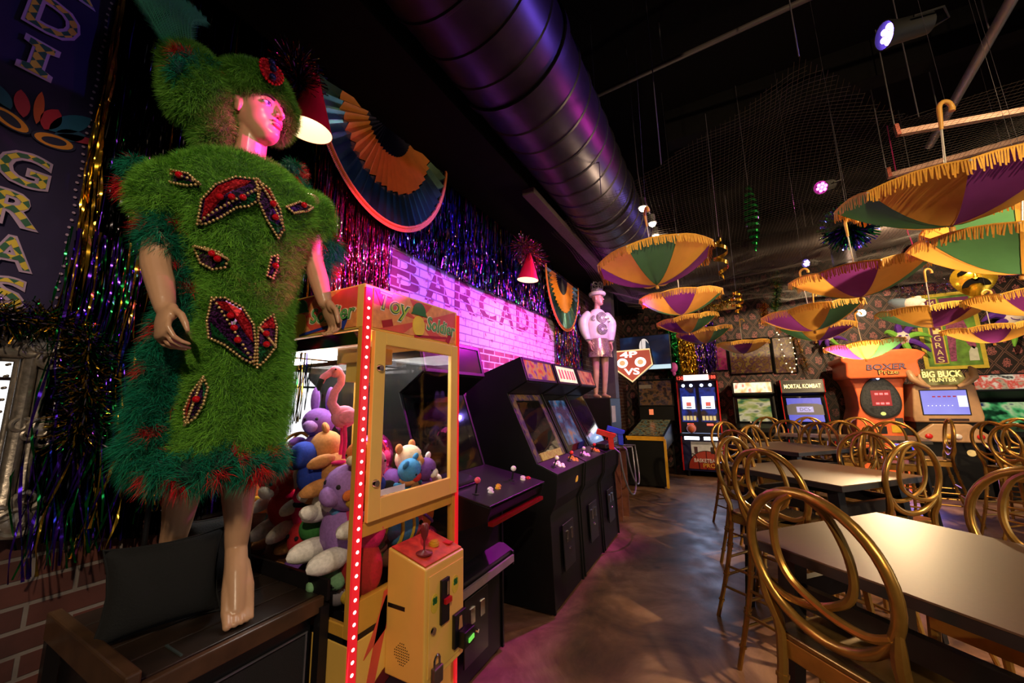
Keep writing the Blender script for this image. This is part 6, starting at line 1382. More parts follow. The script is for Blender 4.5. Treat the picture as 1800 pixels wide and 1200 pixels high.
# ================================================================ tinsel: curtains, garlands, pompoms
FOILM = attr_mat('tinsel_foil', .16, .9)
FC = {k: np.array(s(*v)) for k, v in dict(black=(14, 12, 16), green=(20, 130, 60), gold=(220, 170, 50), purple=(90, 40, 190), pink=(220, 60, 150), silver=(190, 180, 210), blue=(50, 60, 200), red=(210, 40, 60)).items()}
def ribbons(starts, ends, widths, colkeys, segs=10, twist=5.0, sway=.012):
    """twisting foil strips from start to end"""
    n = len(starts); S_ = np.asarray(starts)[:, None, :]; E_ = np.asarray(ends)[:, None, :]; t = np.linspace(0, 1, segs+1)[None, :, None]
    C_ = S_*(1-t)+E_*t; ph = rng.uniform(0, 6.28, (n, 1)); fr = rng.uniform(.6, 1.6, (n, 1))*twist
    ang = ph+fr*t[:, :, 0]*2; d = (E_-S_)[:, 0]; d = d/np.linalg.norm(d, axis=1)[:, None]
    ref = np.where(np.abs(d[:, 2:3]) > .8, np.array([[1., 0, 0]]), np.array([[0, 0, 1.]])); u = np.cross(d, ref); u /= np.linalg.norm(u, axis=1)[:, None]; v = np.cross(d, u)
    side = u[:, None, :]*np.cos(ang)[:, :, None]+v[:, None, :]*np.sin(ang)[:, :, None]
    C_ = C_+ (v[:, None, :]*np.sin(ang*.7)[:, :, None]+u[:, None, :]*np.cos(ang*.5+1)[:, :, None])*sway*t
    w = np.asarray(widths)[:, None, None]; A = C_-side*w; B = C_+side*w
    co = np.stack([A, B], 2).reshape(n, -1, 3); m = (segs+1)*2; base = (np.arange(n)*m)[:, None, None]; k = (np.arange(segs)*2)[None, :, None]
    q = (base+k+np.array([[[0, 1, 3, 2]]])).reshape(-1, 4)
    col = np.repeat(np.array([FC[c] for c in colkeys])*rng.uniform(.7, 1.2, (n, 1)), m, axis=0)
    return co.reshape(-1, 3), q, col
def curtain(name, label, y0, y1, ztop, zbot, n, cols, probs, x=-2.05, depth=.05, wmax=.004, cat='tinsel curtain', segs=14, axis='y', sway=.012):
    a = rng.uniform(y0, y1, n); f = (a-y0)/(y1-y0); d = x+rng.uniform(-depth/2, depth/2, n)
    zt = np.interp(f, np.linspace(0, 1, len(ztop)), ztop); zb = np.interp(f, np.linspace(0, 1, len(zbot)), zbot)+rng.exponential(.08, n)*rng.choice([0, 1], n)
    mk_ = lambda p, z: np.stack([d, p, z], 1) if axis == 'y' else np.stack([p, d, z], 1)
    co, q, c = ribbons(mk_(a, zt), mk_(a+rng.normal(0, .015, n), zb), rng.uniform(.4, 1, n)*wmax, rng.choice(cols, n, p=probs), segs, 5+4*float(np.mean(zt-zb)), sway)
    return tag(np_mesh(name, co, q, FOILM, None, c), label, cat, kind='stuff')
curtain('tinsel_curtain', 'dark tinsel curtain hanging behind the green mannequin with gold and violet strands', .40, 1.32, [3.56, 3.56], [1.12, 1.05, 1.10, 1.5], 900, ['black', 'green', 'gold', 'purple'], [.86, .05, .05, .04])
curtain('tinsel_curtain', 'pink lit tinsel curtain between the mannequin and the brick mural', 1.30, 1.88, [3.5, 3.5], [1.9, 2.05], 800, ['pink', 'silver', 'red', 'purple', 'black'], [.3, .2, .15, .1, .25])  # pink and red strand colours carry the pink light
curtain('tinsel_curtain', 'multicoloured tinsel fringe running along the top of the brick mural', 1.86, 5.05, [3.54, 3.54], [2.74, 2.70, 2.72, 2.74], 3600, ['black', 'green', 'blue', 'purple', 'pink', 'silver', 'gold'], [.5, .1, .1, .1, .08, .07, .05], segs=8)
curtain('tinsel_curtain', 'rainbow tinsel curtain right of mural behind the white mannequin', 5.10, 6.2, [3.5, 3.5], [2.0, 1.95], 900, ['green', 'blue', 'red', 'purple', 'silver', 'gold'], [.2, .22, .2, .18, .1, .1])
curtain('tinsel_curtain', 'green strip of tinsel curtain left of the basketball machine', -1.05, -.80, [3.5, 3.4], [2.0, 2.1], 160, ['green', 'black'], [.8, .2], x=9.62, axis='x', depth=.1, wmax=.006)
curtain('tinsel_curtain', 'gold strip of tinsel curtain above the basketball machine', -.80, -.45, [3.4, 3.4], [2.0, 2.1], 220, ['gold', 'black'], [.85, .15], x=9.62, axis='x', depth=.1, wmax=.006)
curtain('tinsel_curtain', 'purple strip of tinsel curtain beside the gold one', -.45, -.02, [3.4, 3.3], [2.1, 2.2], 200, ['purple', 'silver', 'gold', 'black'], [.55, .1, .1, .25], x=9.62, axis='x', depth=.1, wmax=.006)
curtain('tinsel_tassel', 'gold and silver tinsel bunch under the dress hem at brick wall', .66, .82, [1.45, 1.45], [1.16, 1.12], 90, ['gold', 'silver', 'purple', 'green'], [.6, .15, .15, .1], x=-2.0, depth=.05, cat='tinsel')
curtain('tinsel_tassel', 'violet and green long strands trailing past the mirror frame', .36, .56, [2.2, 2.2], [1.02, 1.06], 46, ['purple', 'green', 'gold', 'blue'], [.4, .3, .1, .2], x=-2.0, depth=.08, wmax=.005, cat='tinsel', sway=.03)
curtain('tinsel_strand', 'single gold foil strand edging the purple banner', .385, .41, [3.4, 3.4], [1.72, 1.7], 12, ['gold'], [1], x=-2.03, depth=.03, wmax=.006, cat='tinsel')
def garland(name, label, path, r, n, cols, probs, cat='tinsel garland', L=None, w=.0028, group=None):
    path = np.asarray(path, float); sg_ = np.linalg.norm(np.diff(path, axis=0), axis=1); cum = np.concatenate([[0], np.cumsum(sg_)]); t = rng.uniform(0, cum[-1], n)
    P = np.stack([np.interp(t, cum, path[:, k]) for k in range(3)], 1); D = rng.normal(size=(n, 3)); D /= np.linalg.norm(D, axis=1)[:, None]
    E_ = P+D*(rng.uniform(.6, 1.15, n)*r)[:, None]-np.array([0, 0, .15*r])
    co, q, c = ribbons(P, E_, np.full(n, w)*rng.uniform(.5, 1.1, n), rng.choice(cols, n, p=probs), 3, 3, .004)
    return tag(np_mesh(name, co, q, FOILM, None, c), label, cat, group, kind='stuff')
MIX = (['black', 'green', 'gold', 'purple', 'silver'], [.34, .22, .28, .1, .06])
garland('tinsel_garland', 'tinsel garland lying along the top of the mirror', [(-2.02, -.1, 1.84), (-2.01, .2, 1.855), (-2.0, .40, 1.85)], .085, 1500, *MIX)
garland('tinsel_garland', 'tinsel garland hanging down beside the mirror frame', [(-1.98, .44, 1.82), (-1.98, .46, 1.64), (-1.98, .455, 1.46)], .085, 1500, *MIX)
garland('tinsel_pompom', 'tinsel pompom above the red cone lamp by the green mannequin', [(-1.72, .93, 3.24), (-1.72, .96, 3.14)], .13, 1300, ['black', 'red', 'gold', 'silver', 'purple'], [.3, .3, .15, .15, .1], 'tinsel')
garland('tinsel_pompom', 'tinsel pompom above the far red cone lamp', [(-1.72, 3.40, 3.22), (-1.72, 3.75, 3.16)], .16, 1300, ['black', 'pink', 'gold', 'silver'], [.3, .3, .2, .2], 'tinsel')
for (p, lb) in (((1.25, 7.6, 3.1), 'green and gold tinsel spiral hanging left of the middle parasols'),):
    garland('tinsel_garland', lb, [(.95, 7.1, 3.55), (.90, 7.1, 3.2), (.85, 7.1, 2.85)], .09, 900, ['green', 'black', 'gold'], [.6, .2, .2])
garland('tinsel_garland', 'brown gold tinsel bunch below the green spiral', [(.72, 7.1, 3.05), (.68, 7.1, 2.75)], .09, 600, ['gold', 'red', 'black'], [.5, .2, .3])
garland('tinsel_garland', 'gold tinsel tassel on damask wall above the blue screen cabinet', [(1.42, 9.65, 3.05), (1.50, 9.65, 2.5), (1.58, 9.65, 2.1)], .10, 700, ['gold', 'black'], [.75, .25])
garland('tinsel_garland', 'green tinsel rope slanting down the damask wall left of the orange machine', [(1.85, 9.6, 2.85), (1.97, 9.6, 2.2), (2.10, 9.6, 1.45)], .05, 700, ['green', 'black'], [.8, .2])
garland('tinsel_garland', 'gold and dark tinsel tangle over the third parasol down the aisle', [(-.25, 5.2, 2.78), (.05, 5.4, 2.72), (.25, 5.6, 2.85)], .08, 500, ['gold', 'black', 'green'], [.6, .25, .15])
garland('tinsel_garland', 'dark tinsel strands over the golden mask on back wall', [(3.1, 9.6, 3.5), (3.8, 9.6, 3.55), (4.6, 9.6, 3.6)], .16, 500, ['purple', 'blue', 'red', 'silver'], [.3, .2, .3, .2])
# string of small warm lamps looping on the damask wall
sl = thing('string_light', 'string of warm pin lights looping over the framed posters', 'string light')
Q = smooth_path([(1.15, 9.66, 2.95), (1.20, 9.66, 2.55), (1.30, 9.66, 2.1), (1.42, 9.66, 2.35), (1.35, 9.66, 2.8), (1.5, 9.66, 3.0)], 40); MB().tube(Q, .003, 5).obj('cord', BLK, sl)
m = MB()
for p in Q[::2]: m.ball(p+Vector((random.uniform(-.02, .02), -.01, random.uniform(-.02, .02))), .012, 7, 5)
m.obj('lamps', glow('pin_light', (1, .72, .35), 5), sl)

# ================================================================ pleated fan buntings
FG = M('fan_foil_green', s(92, 140, 132), .22, .8, noise=.5, scale=5); FO = M('fan_gold', s(240, 150, 50), .45, noise=.08); FN = M('fan_navy', s(22, 16, 44), .5); FT = M('fan_fringe', s(236, 130, 60), .7, noise=.1)
def fan(label, yc, zc, hw, hv):
    t = thing('pleated_fan', label, 'fan bunting', (-2.0, yc, zc)); t['group'] = 'pleated fan buntings on the left wall'
    NP = 26
    for (r0, r1, m, nm) in ((.0, .34, FN, 'inner_ring'), (.34, .69, FO, 'gold_ring'), (.69, 1.0, FG, 'foil_ring')):
        q = MB(); vs = []; fs = []
        for i in range(2*NP+1):
            a = -PI+PI*i/(2*NP); dx = (.045 if i % 2 else -.012)
            for r in (r0, r1): rr = r*(1+(.018 if (i//2) % 2 else -.018)*(r == r1)*(r1 < 1)); vs.append((dx*r+.02, hw*rr*math.cos(a), hv*rr*math.sin(a)))
        for i in range(2*NP): fs.append((2*i, 2*i+2, 2*i+3, 2*i+1))
        q.add(vs, fs).obj(nm, m, t)
    q = MB(); P = [(.055, hw*math.cos(-PI+PI*i/60), hv*math.sin(-PI+PI*i/60)) for i in range(61)]; q.tube(P, .010, 6)
    for i in range(240):
        a = -PI+PI*i/240; b2 = a+PI/300; q.quad((.05, hw*math.cos(a), hv*math.sin(a)), (.05, hw*math.cos(b2), hv*math.sin(b2)), (.052, hw*1.045*math.cos(b2), hv*1.045*math.sin(b2)), (.052, hw*1.045*math.cos(a), hv*1.045*math.sin(a)))
    q.obj('fringe', FT, t)
fan('large pleated fan bunting above crane game, orange middle ring', 1.78, 3.64, .62, .82)
fan('far pleated fan bunting beyond the mural beside the white mannequin', 5.22, 3.42, .66, .80)

# ================================================================ red cone lamps
CONE = M('cone_red', s(205, 22, 36), .35, noise=.04); CIN = M('cone_inside', s(250, 235, 200), .5, 0, (1, .85, .55), .8, noise=0)
def cone_lamp(label, loc, rot, pw):
    t = thing('cone_lamp', label, 'lamp', loc, rot=rot); t['group'] = 'red cone wall lamps'
    MB().lathe([(.010, .30), (.018, .295), (.028, .26), (.115, 0)], 32).obj('lamp_shade', CONE, t, smooth='all'); MB().lathe([(.024, .255), (.113, .001)], 32).obj('shade_lining', CIN, t, smooth='all')
    MB().ball((0, 0, .10), .03, 14, 10).obj('bulb', glow('warm_bulb', (1, .8, .5), 7), t, smooth=True)
    MB().tube([(0, 0, .29), (0, 0, .36), (-.12, 0, .42), (-.36, 0, .42)], .008, 8).obj('bracket', BLACK_STEEL, t)
    l = light('cone_lamp_light', 'SPOT', loc, (1, .78, .5), pw, tuple(Vector(loc)-Vector((0, 0, 1))), .05, 130); l.location = Vector(loc)+Vector((0, 0, .03))
cone_lamp('red cone lamp behind the green hat, white inside', (-1.72, 1.02, 2.93), (0, .12, 0), 22)
cone_lamp('red cone lamp over the far end of brick mural', (-1.72, 3.52, 2.85), (0, .1, 0), 12)

# ================================================================ net slung under the ceiling
NETM = M('net_cord', s(58, 50, 48), .4, .2, noise=.2)
CX = np.array([-1.35, -.75, -.25, .6, 1.3, 2.2, 3.4, 5.0]); 
def net_z(x, y):
    f = np.clip((y-2.6)/6.6, 0, 1)
    front = np.interp(x, CX, [3.30, 3.42, 3.38, 3.62, 3.42, 3.50, 3.85, 3.9]); mid = np.interp(x, CX, [3.15, 3.0, 3.05, 3.22, 3.30, 3.35, 3.45, 3.5]); back = 3.55+.05*np.sin(x*3)
    z = np.where(f < .35, front+(mid-front)*(f/.35)**.8, mid+(back-mid)*((f-.35)/.65)**1.6)
    return z+.02*np.sin(x*7+y*3)+.015*np.sin(y*9-x*4)
def net_front(x): return np.interp(x, CX, [3.35, 3.0, 2.9, 2.62, 3.25, 3.2, 3.2, 3.3])
def strands(lines, r):
    co = []; fq = []; o_ = 0
    for P in lines:
        n = len(P); a = np.stack([P+[0, 0, r], P-[0, 0, r]], 1).reshape(-1, 3)
        d = np.gradient(P, axis=0); sd = np.stack([-d[:, 1], d[:, 0], 0*d[:, 0]], 1); sd /= np.linalg.norm(sd, axis=1)[:, None]+1e-9; b2 = np.stack([P+sd*r, P-sd*r], 1).reshape(-1, 3)
        k = np.arange(n-1)[:, None]*2; f = np.array([[0, 1, 3, 2]])
        co += [a, b2]; fq += [o_+k+f, o_+2*n+k+f]; o_ += 4*n
    return np.concatenate(co), np.concatenate(fq)
lines = []
for x in np.arange(-1.35, 5.0, .03): y = np.linspace(float(net_front(x)), 9.3, 60); lines.append(np.stack([np.full(60, x)+.01*np.sin(y*5), y, net_z(np.full(60, x), y)], 1))
for yy in np.arange(2.6, 9.3, .03):
    x = np.arange(-1.35, 5.0, .08); x = x[net_front(x) <= yy]
    if len(x) > 3: y = np.full(len(x), yy)+.01*np.sin(x*5); lines.append(np.stack([x, y, net_z(x, y)], 1))
co, q = strands(lines, .0010)
tag(np_mesh('cargo_net', co, q, NETM), 'black cargo net slung below the ceiling over the tables', 'net', kind='stuff')
for i, (x, y) in enumerate(((.6, 2.62), (-.25, 2.9), (-.75, 3.0), (1.3, 3.25), (2.2, 3.2))):
    z = float(net_z(np.array([x]), np.array([y]))[0]); tag(MB().tube([(x, y, z), (x-.01, y, ZC)], .004, 5).obj('net_rope', STR), ('rope holding up the tall peak of net', 'rope holding the net beside the bright bulbs', 'rope holding the net corner at the duct', 'rope holding the net edge right of its peak', 'rope at the right part of net edge')[i], 'rope', 'ropes of the ceiling net')

# ================================================================ stage lights, bulbs, ceiling steel
CANM = M('can_black', s(12, 12, 13), .6, .1); 
def par(label, loc, target, col, es, pw, k=1.0, spot=70):
    t = thing('stage_light', label, 'stage light', loc); d = (Vector(target)-Vector(loc)).normalized(); t.rotation_mode = 'QUATERNION'; t.rotation_quaternion = d.to_track_quat('Z', 'Y'); t['group'] = 'stage lights below the ceiling'
    MB().lathe([(.02*k, -.20*k), (.05*k, -.19*k), (.055*k, -.05*k), (.068*k, 0), (.062*k, 0), (.05*k, -.03*k), (0, -.03*k)], 20).obj('can', CANM, t, smooth=True)
    for j in range(7):
        x, y = (0, 0) if j == 6 else (.034*k*math.cos(j*PI/3), .034*k*math.sin(j*PI/3)); MB().ball((x, y, -.02*k), (.016*k, .016*k, .012*k), 10, 8).obj('lens', glow(label.split()[0]+'_lens', col, es), t, smooth=True)
    MB().tube([(.075*k, 0, -.08*k), (.08*k, 0, -.2*k), (0, 0, -.28*k), (-.08*k, 0, -.2*k), (-.075*k, 0, -.08*k)], .006, 6).obj('yoke', CANM, t)
    l = light('stage_light_beam', 'SPOT', loc, col, pw, target, .05, spot); l.location = Vector(loc)+d*.03
par('violet stage light near the ceiling at upper right, brightest one', (1.033, 2.762, 3.66), (-1.0, 2.2, 3.4), (.22, .12, 1), 26, 90, 1.15)
par('magenta stage light in the middle of net', (1.05, 4.55, 3.62), (-.6, 2.6, 2.6), (1, .05, .6), 22, 70)
par('blue stage light low behind the net', (1.30, 7.0, 3.58), (-1.0, 4.8, 3.2), (.3, .2, 1), 24, 60)
tk = thing('track_light', 'cluster of three warm bulbs on a hanging cord above the nearest aisle parasol', 'lamp', (-.47, 3.6, 3.3))
for i, (x, y, z) in enumerate(((-.482, 3.429, 3.30), (-.455, 3.80, 3.30), (-.47, 4.12, 3.30))):
    MB().lathe([(.028, .09), (.03, .03), (.045, 0), (.03, 0)], 16, T3(x+.47, y-3.6, z-3.3)).obj('socket', CANM, tk, smooth=True); MB().ball((x+.47, y-3.6, z-3.3), (.034, .034, .036), 14, 10).obj('bulb', glow('hot_bulb', (1, .80, .52), 34), tk, smooth=True)
MB().tube([(-.02, -.2, .09), (.0, 0, .10), (0, .6, .09)], .008, 6).obj('track', CANM, tk); MB().tube([(-.012, -.17, .09), (-.03, -.2, .35), (-.05, -.2, 1.7)], .004, 6).obj('cord', STR, tk)
light('track_bulbs', 'POINT', (-.42, 3.75, 3.24), (1, .72, .42), 24, size=.06)
st = thing('spotlight', 'starry bright spotlight hanging over the long table, before the orange machine', 'lamp', (1.85, 7.03, 2.735))
MB().lathe([(.04, .16), (.05, .02), (.06, 0), (.045, 0)], 18, Matrix.Rotation(-1.3, 4, 'X')).obj('can', CANM, st, smooth=True); MB().ball((0, -.01, 0), .045, 14, 10).obj('bulb', glow('star_bulb', (1, .86, .62), 60), st, smooth=True); MB().tube([(0, .1, .05), (0, .1, 2.265)], .008, 6).obj('drop_rod', CANM, st)
light('starry_spot', 'SPOT', (1.85, 6.95, 2.735), (1, .70, .37), 1050, (.9, 4.9, 1.0), .05, 52, 1.0)
STEEL = M('strut_steel', s(150, 118, 104), .5, .3, noise=.2); PIPE = M('pipe_steel', s(120, 118, 122), .4, .6)
for i, (a, b2, lb) in enumerate((((1.596, 4.397, 3.9), (3.6, 4.8, 3.9), 'upper pale steel channel below the ceiling at right'), ((1.78, 5.26, 3.9), (3.8, 4.9, 3.9), 'lower pale steel channel below the ceiling at right'), ((2.2, 5.9, 3.92), (3.9, 5.6, 3.9), 'far pale steel channel above the disco ball'))):
    d = Vector(b2)-Vector(a); T = frame(Vector(a).lerp(Vector(b2), .5), d, (0, -1, .1)); L = d.length/2
    t = tag(MB().prism([(-L, -.025), (L, -.025), (L, .025), (-L, .025)], -.02, .02, T).obj('steel_channel', STEEL), lb, 'steel channel'); MB().prism([(-L, -.025), (-L+.03, -.025), (-L+.03, .09), (-L, .09)], -.022, .022, T).obj('end_bracket', M('bracket_red', s(130, 60, 46), .5), t)
    for e in (a, b2): MB().tube([e, (e[0], e[1], ZC)], .005, 5).obj('hanger_rod', PIPE, t)
for a, b2, lb in (((2.0, 3.58, 4.25), (2.15, 5.3, 4.15), 'grey pipe crossing the ceiling at upper right'), ((-.9, 3.4, 4.6), (2.6, 2.9, 4.35), 'long thin dark pipe crossing the ceiling'), ((-.2, 8.6, 3.95), (2.2, 8.2, 3.95), 'blue lit conduit low over the back of room')):
    t = tag(MB().tube([a, b2], .035 if 'grey' in lb else .022, 12).obj('pipe', PIPE if 'dark' not in lb else M('pipe_dark', s(50, 44, 46), .6), smooth=True), lb, 'pipe')
    for f in (.2, .8): p = Vector(a).lerp(Vector(b2), f); MB().tube([p, (p.x, p.y, ZC)], .005, 5).obj('hanger_rod', PIPE, t)
t = thing('duct_run', 'dark round duct crossing the back of the ceiling', 'duct', (1.5, 7.7, 4.1)); MB().lathe([(.30, -3), (.30, 3.4)], 32, Matrix.Rotation(PI/2-.05, 4, 'Y') ).obj('run', M('duct_brown', s(40, 30, 30), .5, .5), t, smooth=True); MB().lathe([(.13, -1.05), (.13, 0)], 24, T3(.15, -1.1, 0)).obj('drop', GALV, t, smooth=True)
for x in (-2, 0, 2): MB().tube([(x, 0, .3), (x, 0, .9)], .008, 6).obj('hanger_rod', PIPE, t)
tag(MB().bx((2.1, 3.0, 4.15), (3.4, 3.3, 4.4)).obj('ceiling_box', M('box_grey', s(56, 54, 56), .6, .3)), 'grey ceiling equipment box at the upper right corner', 'ceiling equipment')
MB().tube([(2.7, 3.15, 4.4), (2.7, 3.15, ZC)], .01, 6).obj('hanger_rod', PIPE, bpy.data.objects['ceiling_box'])

# ================================================================ hanging ornaments
db = thing('disco_ball', 'small pink mirror ball hanging right of the spiky tinsel ball', 'disco ball', (2.155, 6.064, 3.229))
m = MB(); nl = 18
for j in range(nl):
    t0, t1 = PI*j/nl+.012, PI*(j+1)/nl-.012; nk = max(4, int(36*math.sin(PI*(j+.5)/nl)))
    for k in range(nk):
        a0, a1 = 2*PI*k/nk+.02, 2*PI*(k+1)/nk-.02; sp_ = lambda t, a: (.112*math.sin(t)*math.cos(a), .112*math.sin(t)*math.sin(a), .112*math.cos(t)); m.quad(sp_(t0, a0), sp_(t1, a0), sp_(t1, a1), sp_(t0, a1))
m.obj('mirror_tiles', M('mirror_tile', s(235, 160, 165), .08, 1, noise=0), db); MB().ball((0, 0, 0), .108, 20, 14).obj('core', M('ball_core', s(90, 50, 56), .6), db, smooth=True)  # tiles tinted pink
MB().tube([(0, 0, .11), (-.01, 0, .2), (-.02, 0, .26), (-.02, 0, 1.7)], .006, 6).obj('ribbon', M('ribbon_pink', s(190, 40, 110), .5), db)
sp = thing('spiky_ball', 'spiky green and violet tinsel ball hanging behind the largest parasol', 'ornament', (1.34, 5.024, 3.33)); n = 1500
D = rng.normal(size=(n, 3)); D /= np.linalg.norm(D, axis=1)[:, None]; k = rng.random(n)
co, q, c = ribbons(D*.02, D*(.13+.15*rng.random(n))[:, None], np.full(n, .006), np.where(k < .55, 'green', np.where(k < .8, 'purple', 'blue')), 3, 2, .002); tag(np_mesh('foil_spikes', co, q, FOILM, sp, c), kind='stuff')
MB().ball((0, 0, 0), .06, 12, 8).obj('core', BLK, sp, smooth=True); MB().tube([(0, 0, .05), (0, 0, 1.6)], .003, 5).obj('string', STR, sp)
GF = M('spiral_green', s(20, 120, 50), .15, .9, noise=.3); GO = M('spiral_gold', s(200, 150, 50), .2, .9, noise=.3)
def spiral(label, p, L, r, turns, m, w=.012, grp='spiral foil danglers'):
    t = thing('foil_spiral', label, 'ornament', p); t['group'] = grp; n = int(turns*14); vs = []; fs = []
    for i in range(n+1):
        a = i/14*2*PI; rr = r*math.sin(PI*min(1, (i/n)*.9+.08)); z = -L*i/n
        for dz in (-w, w): vs.append((rr*math.cos(a), rr*math.sin(a), z+dz))
    for i in range(n): fs.append((2*i, 2*i+2, 2*i+3, 2*i+1))
    MB().add(vs, fs).obj('foil_strip', m, t, smooth='all'); MB().tube([(0, 0, 0), (.0, 0, .08), (.0, 0, min(1.2, ZC-p[2]))], .0025, 5).obj('string', STR, t)
spiral('green foil spiral hanging alone from the middle of net', (.44, 4.45, 3.78), .74, .07, 11, GF)
spiral('gold foil spiral hanging right of the parasol under bulbs', (.10, 3.6, 2.95), .40, .06, 3, GO, .016)
spiral('small gold spiral swirling beside the second aisle parasol', (.25, 5.0, 2.80), .28, .07, 4, GO)
# golden sad mask
gm = thing('golden_mask', 'large golden sad theatre mask hanging under the parasols at right', 'mask', (3.06, 7.179, 3.09)); gm.scale = (.76, .76, .76); GMAT = M('mask_gold', s(225, 178, 50), .22, .85, noise=.08)
T = frame((0, 0, 0), (1, -.25, 0), (-.25, -1, -.05)); vs = []; fs = []; nr, na = 10, 28
for i in range(nr+1):
    f = i/nr
    for k in range(na): a = 2*PI*k/na; wd = .275*(1-.30*max(0, -math.sin(a))**1.5); vs.append((wd*f*math.cos(a), .30*f*math.sin(a)*(1.15 if math.sin(a) < 0 else .85), .13*(1-f**2.2)))
for i in range(nr):
    for k in range(na): fs.append((i*na+k, (i+1)*na+k, (i+1)*na+(k+1) % na, i*na+(k+1) % na))
MB().add(vs, fs, T).obj('face_shell', GMAT, gm, smooth='all')
for sg in (-1, 1): MB().prism([(sg*.12+.07*math.cos(a), .10+.035*math.sin(a)+.02*math.cos(a)*-sg) for a in [2*PI*k/18 for k in range(18)]], .085, .115, T).obj('eye_hole', M('hole_black', s(6, 5, 6), .95, noise=0, spec=.05), gm)
MB().tube([T @ Vector(p) for p in ((0, .10, .12), (0, .02, .16), (0, -.02, .16))], [.016, .024, .03], 10).obj('nose', GMAT, gm, smooth=True)
MB().prism([(.16*math.cos(a), -.17+.15*math.sin(a)) for a in [PI*k/14 for k in range(15)]]+[(.09*math.cos(a), -.17+.05*math.sin(a)) for a in [PI-PI*k/14 for k in range(15)]], .05, .128, T).obj('mouth_hole', M('hole_black', s(6, 5, 6), .95, noise=0, spec=.05), gm); MB().tube([(0, 0, .2), (0, 0, 1.95)], .003, 5).obj('string', STR, gm)

# ================================================================ back wall: posters, jester heads, plush fish
pgold, pgrn, ppur = M('poster_gold', s(200, 180, 60), .6), M('poster_green_print', s(96, 140, 50), .6, noise=.5, scale=7), M('poster_purple', s(100, 30, 90), .6)
po = thing('festival_poster', 'green and gold festival poster with purple lettered panel on damask wall', 'poster', (3.72, 9.76, 2.72)); P_ = BW(0, 0, 0)
q = lambda x0, x1, y0, y1, d, m, nm: MB().prism([(x0, y0), (x1, y0), (x1, y1), (x0, y1)], d, d+.004, P_).obj(nm, m, po)
q(-.40, .40, -.70, .70, 0, pgold, 'border'); q(-.34, .34, -.64, .64, .004, pgrn, 'print'); q(-.27, -.08, -.60, .62, .008, pgold, 'panel_border'); q(-.25, -.10, -.58, .60, .012, ppur, 'lettered_panel'); q(-.06, .32, .42, .60, .008, ppur, 'top_print')
for i, chx in enumerate('MARDIGRAS'): lettering(chx, P_ @ T3(-.175, .52-i*.13, .0165), .085, .10, M('poster_cream', s(235, 220, 150), .6), po, .002, name='letter')
sk = MB(); sk.prism([(-.02, .34), (.16, .36), (.30, -.30), (.26, -.36), (.20, -.28), (.08, .06), (.02, -.56), (-.06, -.56), (-.04, .0)], .010, .014, P_); sk.obj('harlequin_legs', M('legs_print', s(130, 60, 100), .6, noise=.6, scale=30), po)
sk = MB(); sk.prism([(.18, -.56), (.30, -.56), (.30, -.34), (.24, -.30), (.19, -.40)], .010, .014, P_); sk.obj('smoke_print', M('smoke_print', s(200, 205, 195), .6), po)
for i, (x0, x1, z0, z1, lb) in enumerate(((.22, 1.0, 2.10, 2.86, 'wide framed carnival print on the damask wall between tinsel strips'), (1.04, 1.42, 2.08, 2.84, 'narrow framed carnival print right of the wide one'), (-.06, .18, 2.2, 2.75, 'small pink jester mask print left of the wide framed print'))):
    t = thing('framed_print', lb, 'framed picture', ((x0+x1)/2, 9.77, (z0+z1)/2)); w2, h2 = (x1-x0)/2, (z1-z0)/2
    cols = [s(20, 14, 12), s(96, 70, 30), s(60, 24, 60), s(120, 100, 50), s(24, 50, 30)] if i < 2 else [s(60, 10, 50), s(160, 30, 110), s(120, 90, 60)]
    MB().prism([(-w2, -h2), (w2, -h2), (w2, h2), (-w2, h2)], 0, .01, P_).obj('print', ramp_screen(f'carnival_print_{i}', cols, 0, 9), t)
    MB().tube([P_ @ Vector((a*w2, b2*h2, .012)) for a, b2 in ((-1, -1), (1, -1), (1, 1), (-1, 1))], .018, 4, closed=True).obj('frame', BLK, t)
JP, JG, JW = M('jester_purple', s(90, 40, 160), .8, noise=.1), M('jester_green', s(120, 190, 70), .8), M('jester_white', s(225, 215, 215), .6)
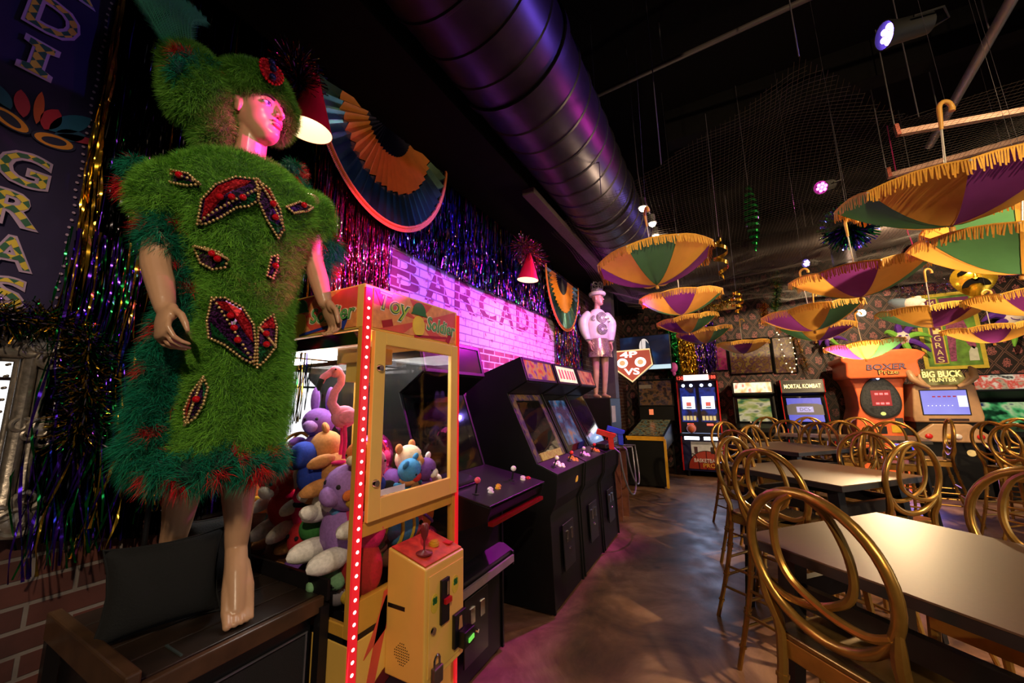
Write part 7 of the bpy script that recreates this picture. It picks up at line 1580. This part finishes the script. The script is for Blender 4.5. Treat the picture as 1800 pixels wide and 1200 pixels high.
def jester(label, loc, k, rot=0):
    t = thing('jester_head', label, 'jester ornament', loc, rot=(0, rot, 0)); t['group'] = 'purple jester heads on the back wall'
    h = MB().ball((0, 0, 0), (.10*k, .07*k, .12*k), 18, 12).obj('face', JW, t, smooth=True); ed = MB()
    for sg in (-1, 1): ed.ball((sg*.038*k, -.058*k, .03*k), (.020*k, .02*k, .012*k), 10, 8)
    ed.obj('eye_mask', JP, h, smooth=True)
    MB().tube([(-.04*k, -.068*k, -.035*k), (-.02*k, -.072*k, -.05*k), (.02*k, -.072*k, -.05*k), (.04*k, -.068*k, -.035*k)], .005*k, 6).obj('smile', JP, h)
    for i in range(8):
        a = 2*PI*i/8+.2; c = Vector((math.cos(a), 0, math.sin(a))); P = [c*.08*k, c*.17*k+Vector((0, -.02*k, .01*k)), c*.25*k+Vector((.03*k, -.01*k, -.03*k)), c*.30*k+Vector((.05*k, 0, -.08*k))]
        MB().tube(smooth_path(P, 8), interp([.045*k, .045*k, .03*k, .008*k], 8), 8).obj('collar_point', JP if i % 3 else JG, t, smooth=True)
jester('purple jester head with white face above the orange boxing machine', (3.02, 9.55, 2.62), 1.15)
jester('purple jester head beside the festival poster near frame edge', (4.42, 9.55, 2.85), 1.3, .4)
jester('small jester head half hidden behind the middle parasols', (1.95, 9.5, 2.75), .8, -.3)
fs_ = thing('plush_shark', 'pale plush fish hanging over the parasol before the festival poster', 'plush toy', (1.95, 6.0, 2.63)); 
MB().ball((0, 0, 0), (.13, .05, .06), 18, 12, R=Matrix.Rotation(.25, 3, 'Y')).obj('body', M('plush_bluegrey', s(110, 130, 150), .9), fs_, smooth=True); MB().ball((.07, -.015, -.01), (.09, .05, .06), 14, 10).obj('belly', PC['white'], fs_, smooth=True)
for a in (.2, 1.2, 2.4, -.8): MB().ball((.12+.05*math.cos(a), 0, .05*math.sin(a)), (.035, .02, .025), 10, 8).obj('fin', PC['white'], fs_, smooth=True)
MB().tube([(0, 0, .05), (0, 0, .9)], .002, 5).obj('string', STR, fs_)
pk = thing('pink_mask', 'small pink feathered mask on the tinsel strip left of the basketball machine', 'mask', (-.93, 9.5, 2.30)); MB().ball((0, 0, 0), (.09, .03, .12), 14, 10).obj('mask_face', M('mask_pink', s(220, 90, 200), .5), pk, smooth=True); MB().ball((0, 0, -.14), (.04, .02, .06), 10, 8).obj('tassel', M('mask_pink', s(220, 90, 200), .5), pk, smooth=True)
hs = thing('hanging_plank_sign', 'small gold plank sign hanging from a cord past the second aisle parasol', 'sign', (.12, 6.0, 2.84)); MB().bx((-.16, -.015, -.05), (.16, .015, .05)).obj('plank', M('plank_gold', s(170, 130, 60), .5, noise=.3), hs, bevel=.006)
for x in (-.13, .13): MB().tube([(x, 0, .05), (0, 0, .30)], .003, 5).obj('cord', STR, hs)
MB().tube([(0, 0, .30), (0, 0, 2.1)], .003, 5).obj('cord', STR, hs)
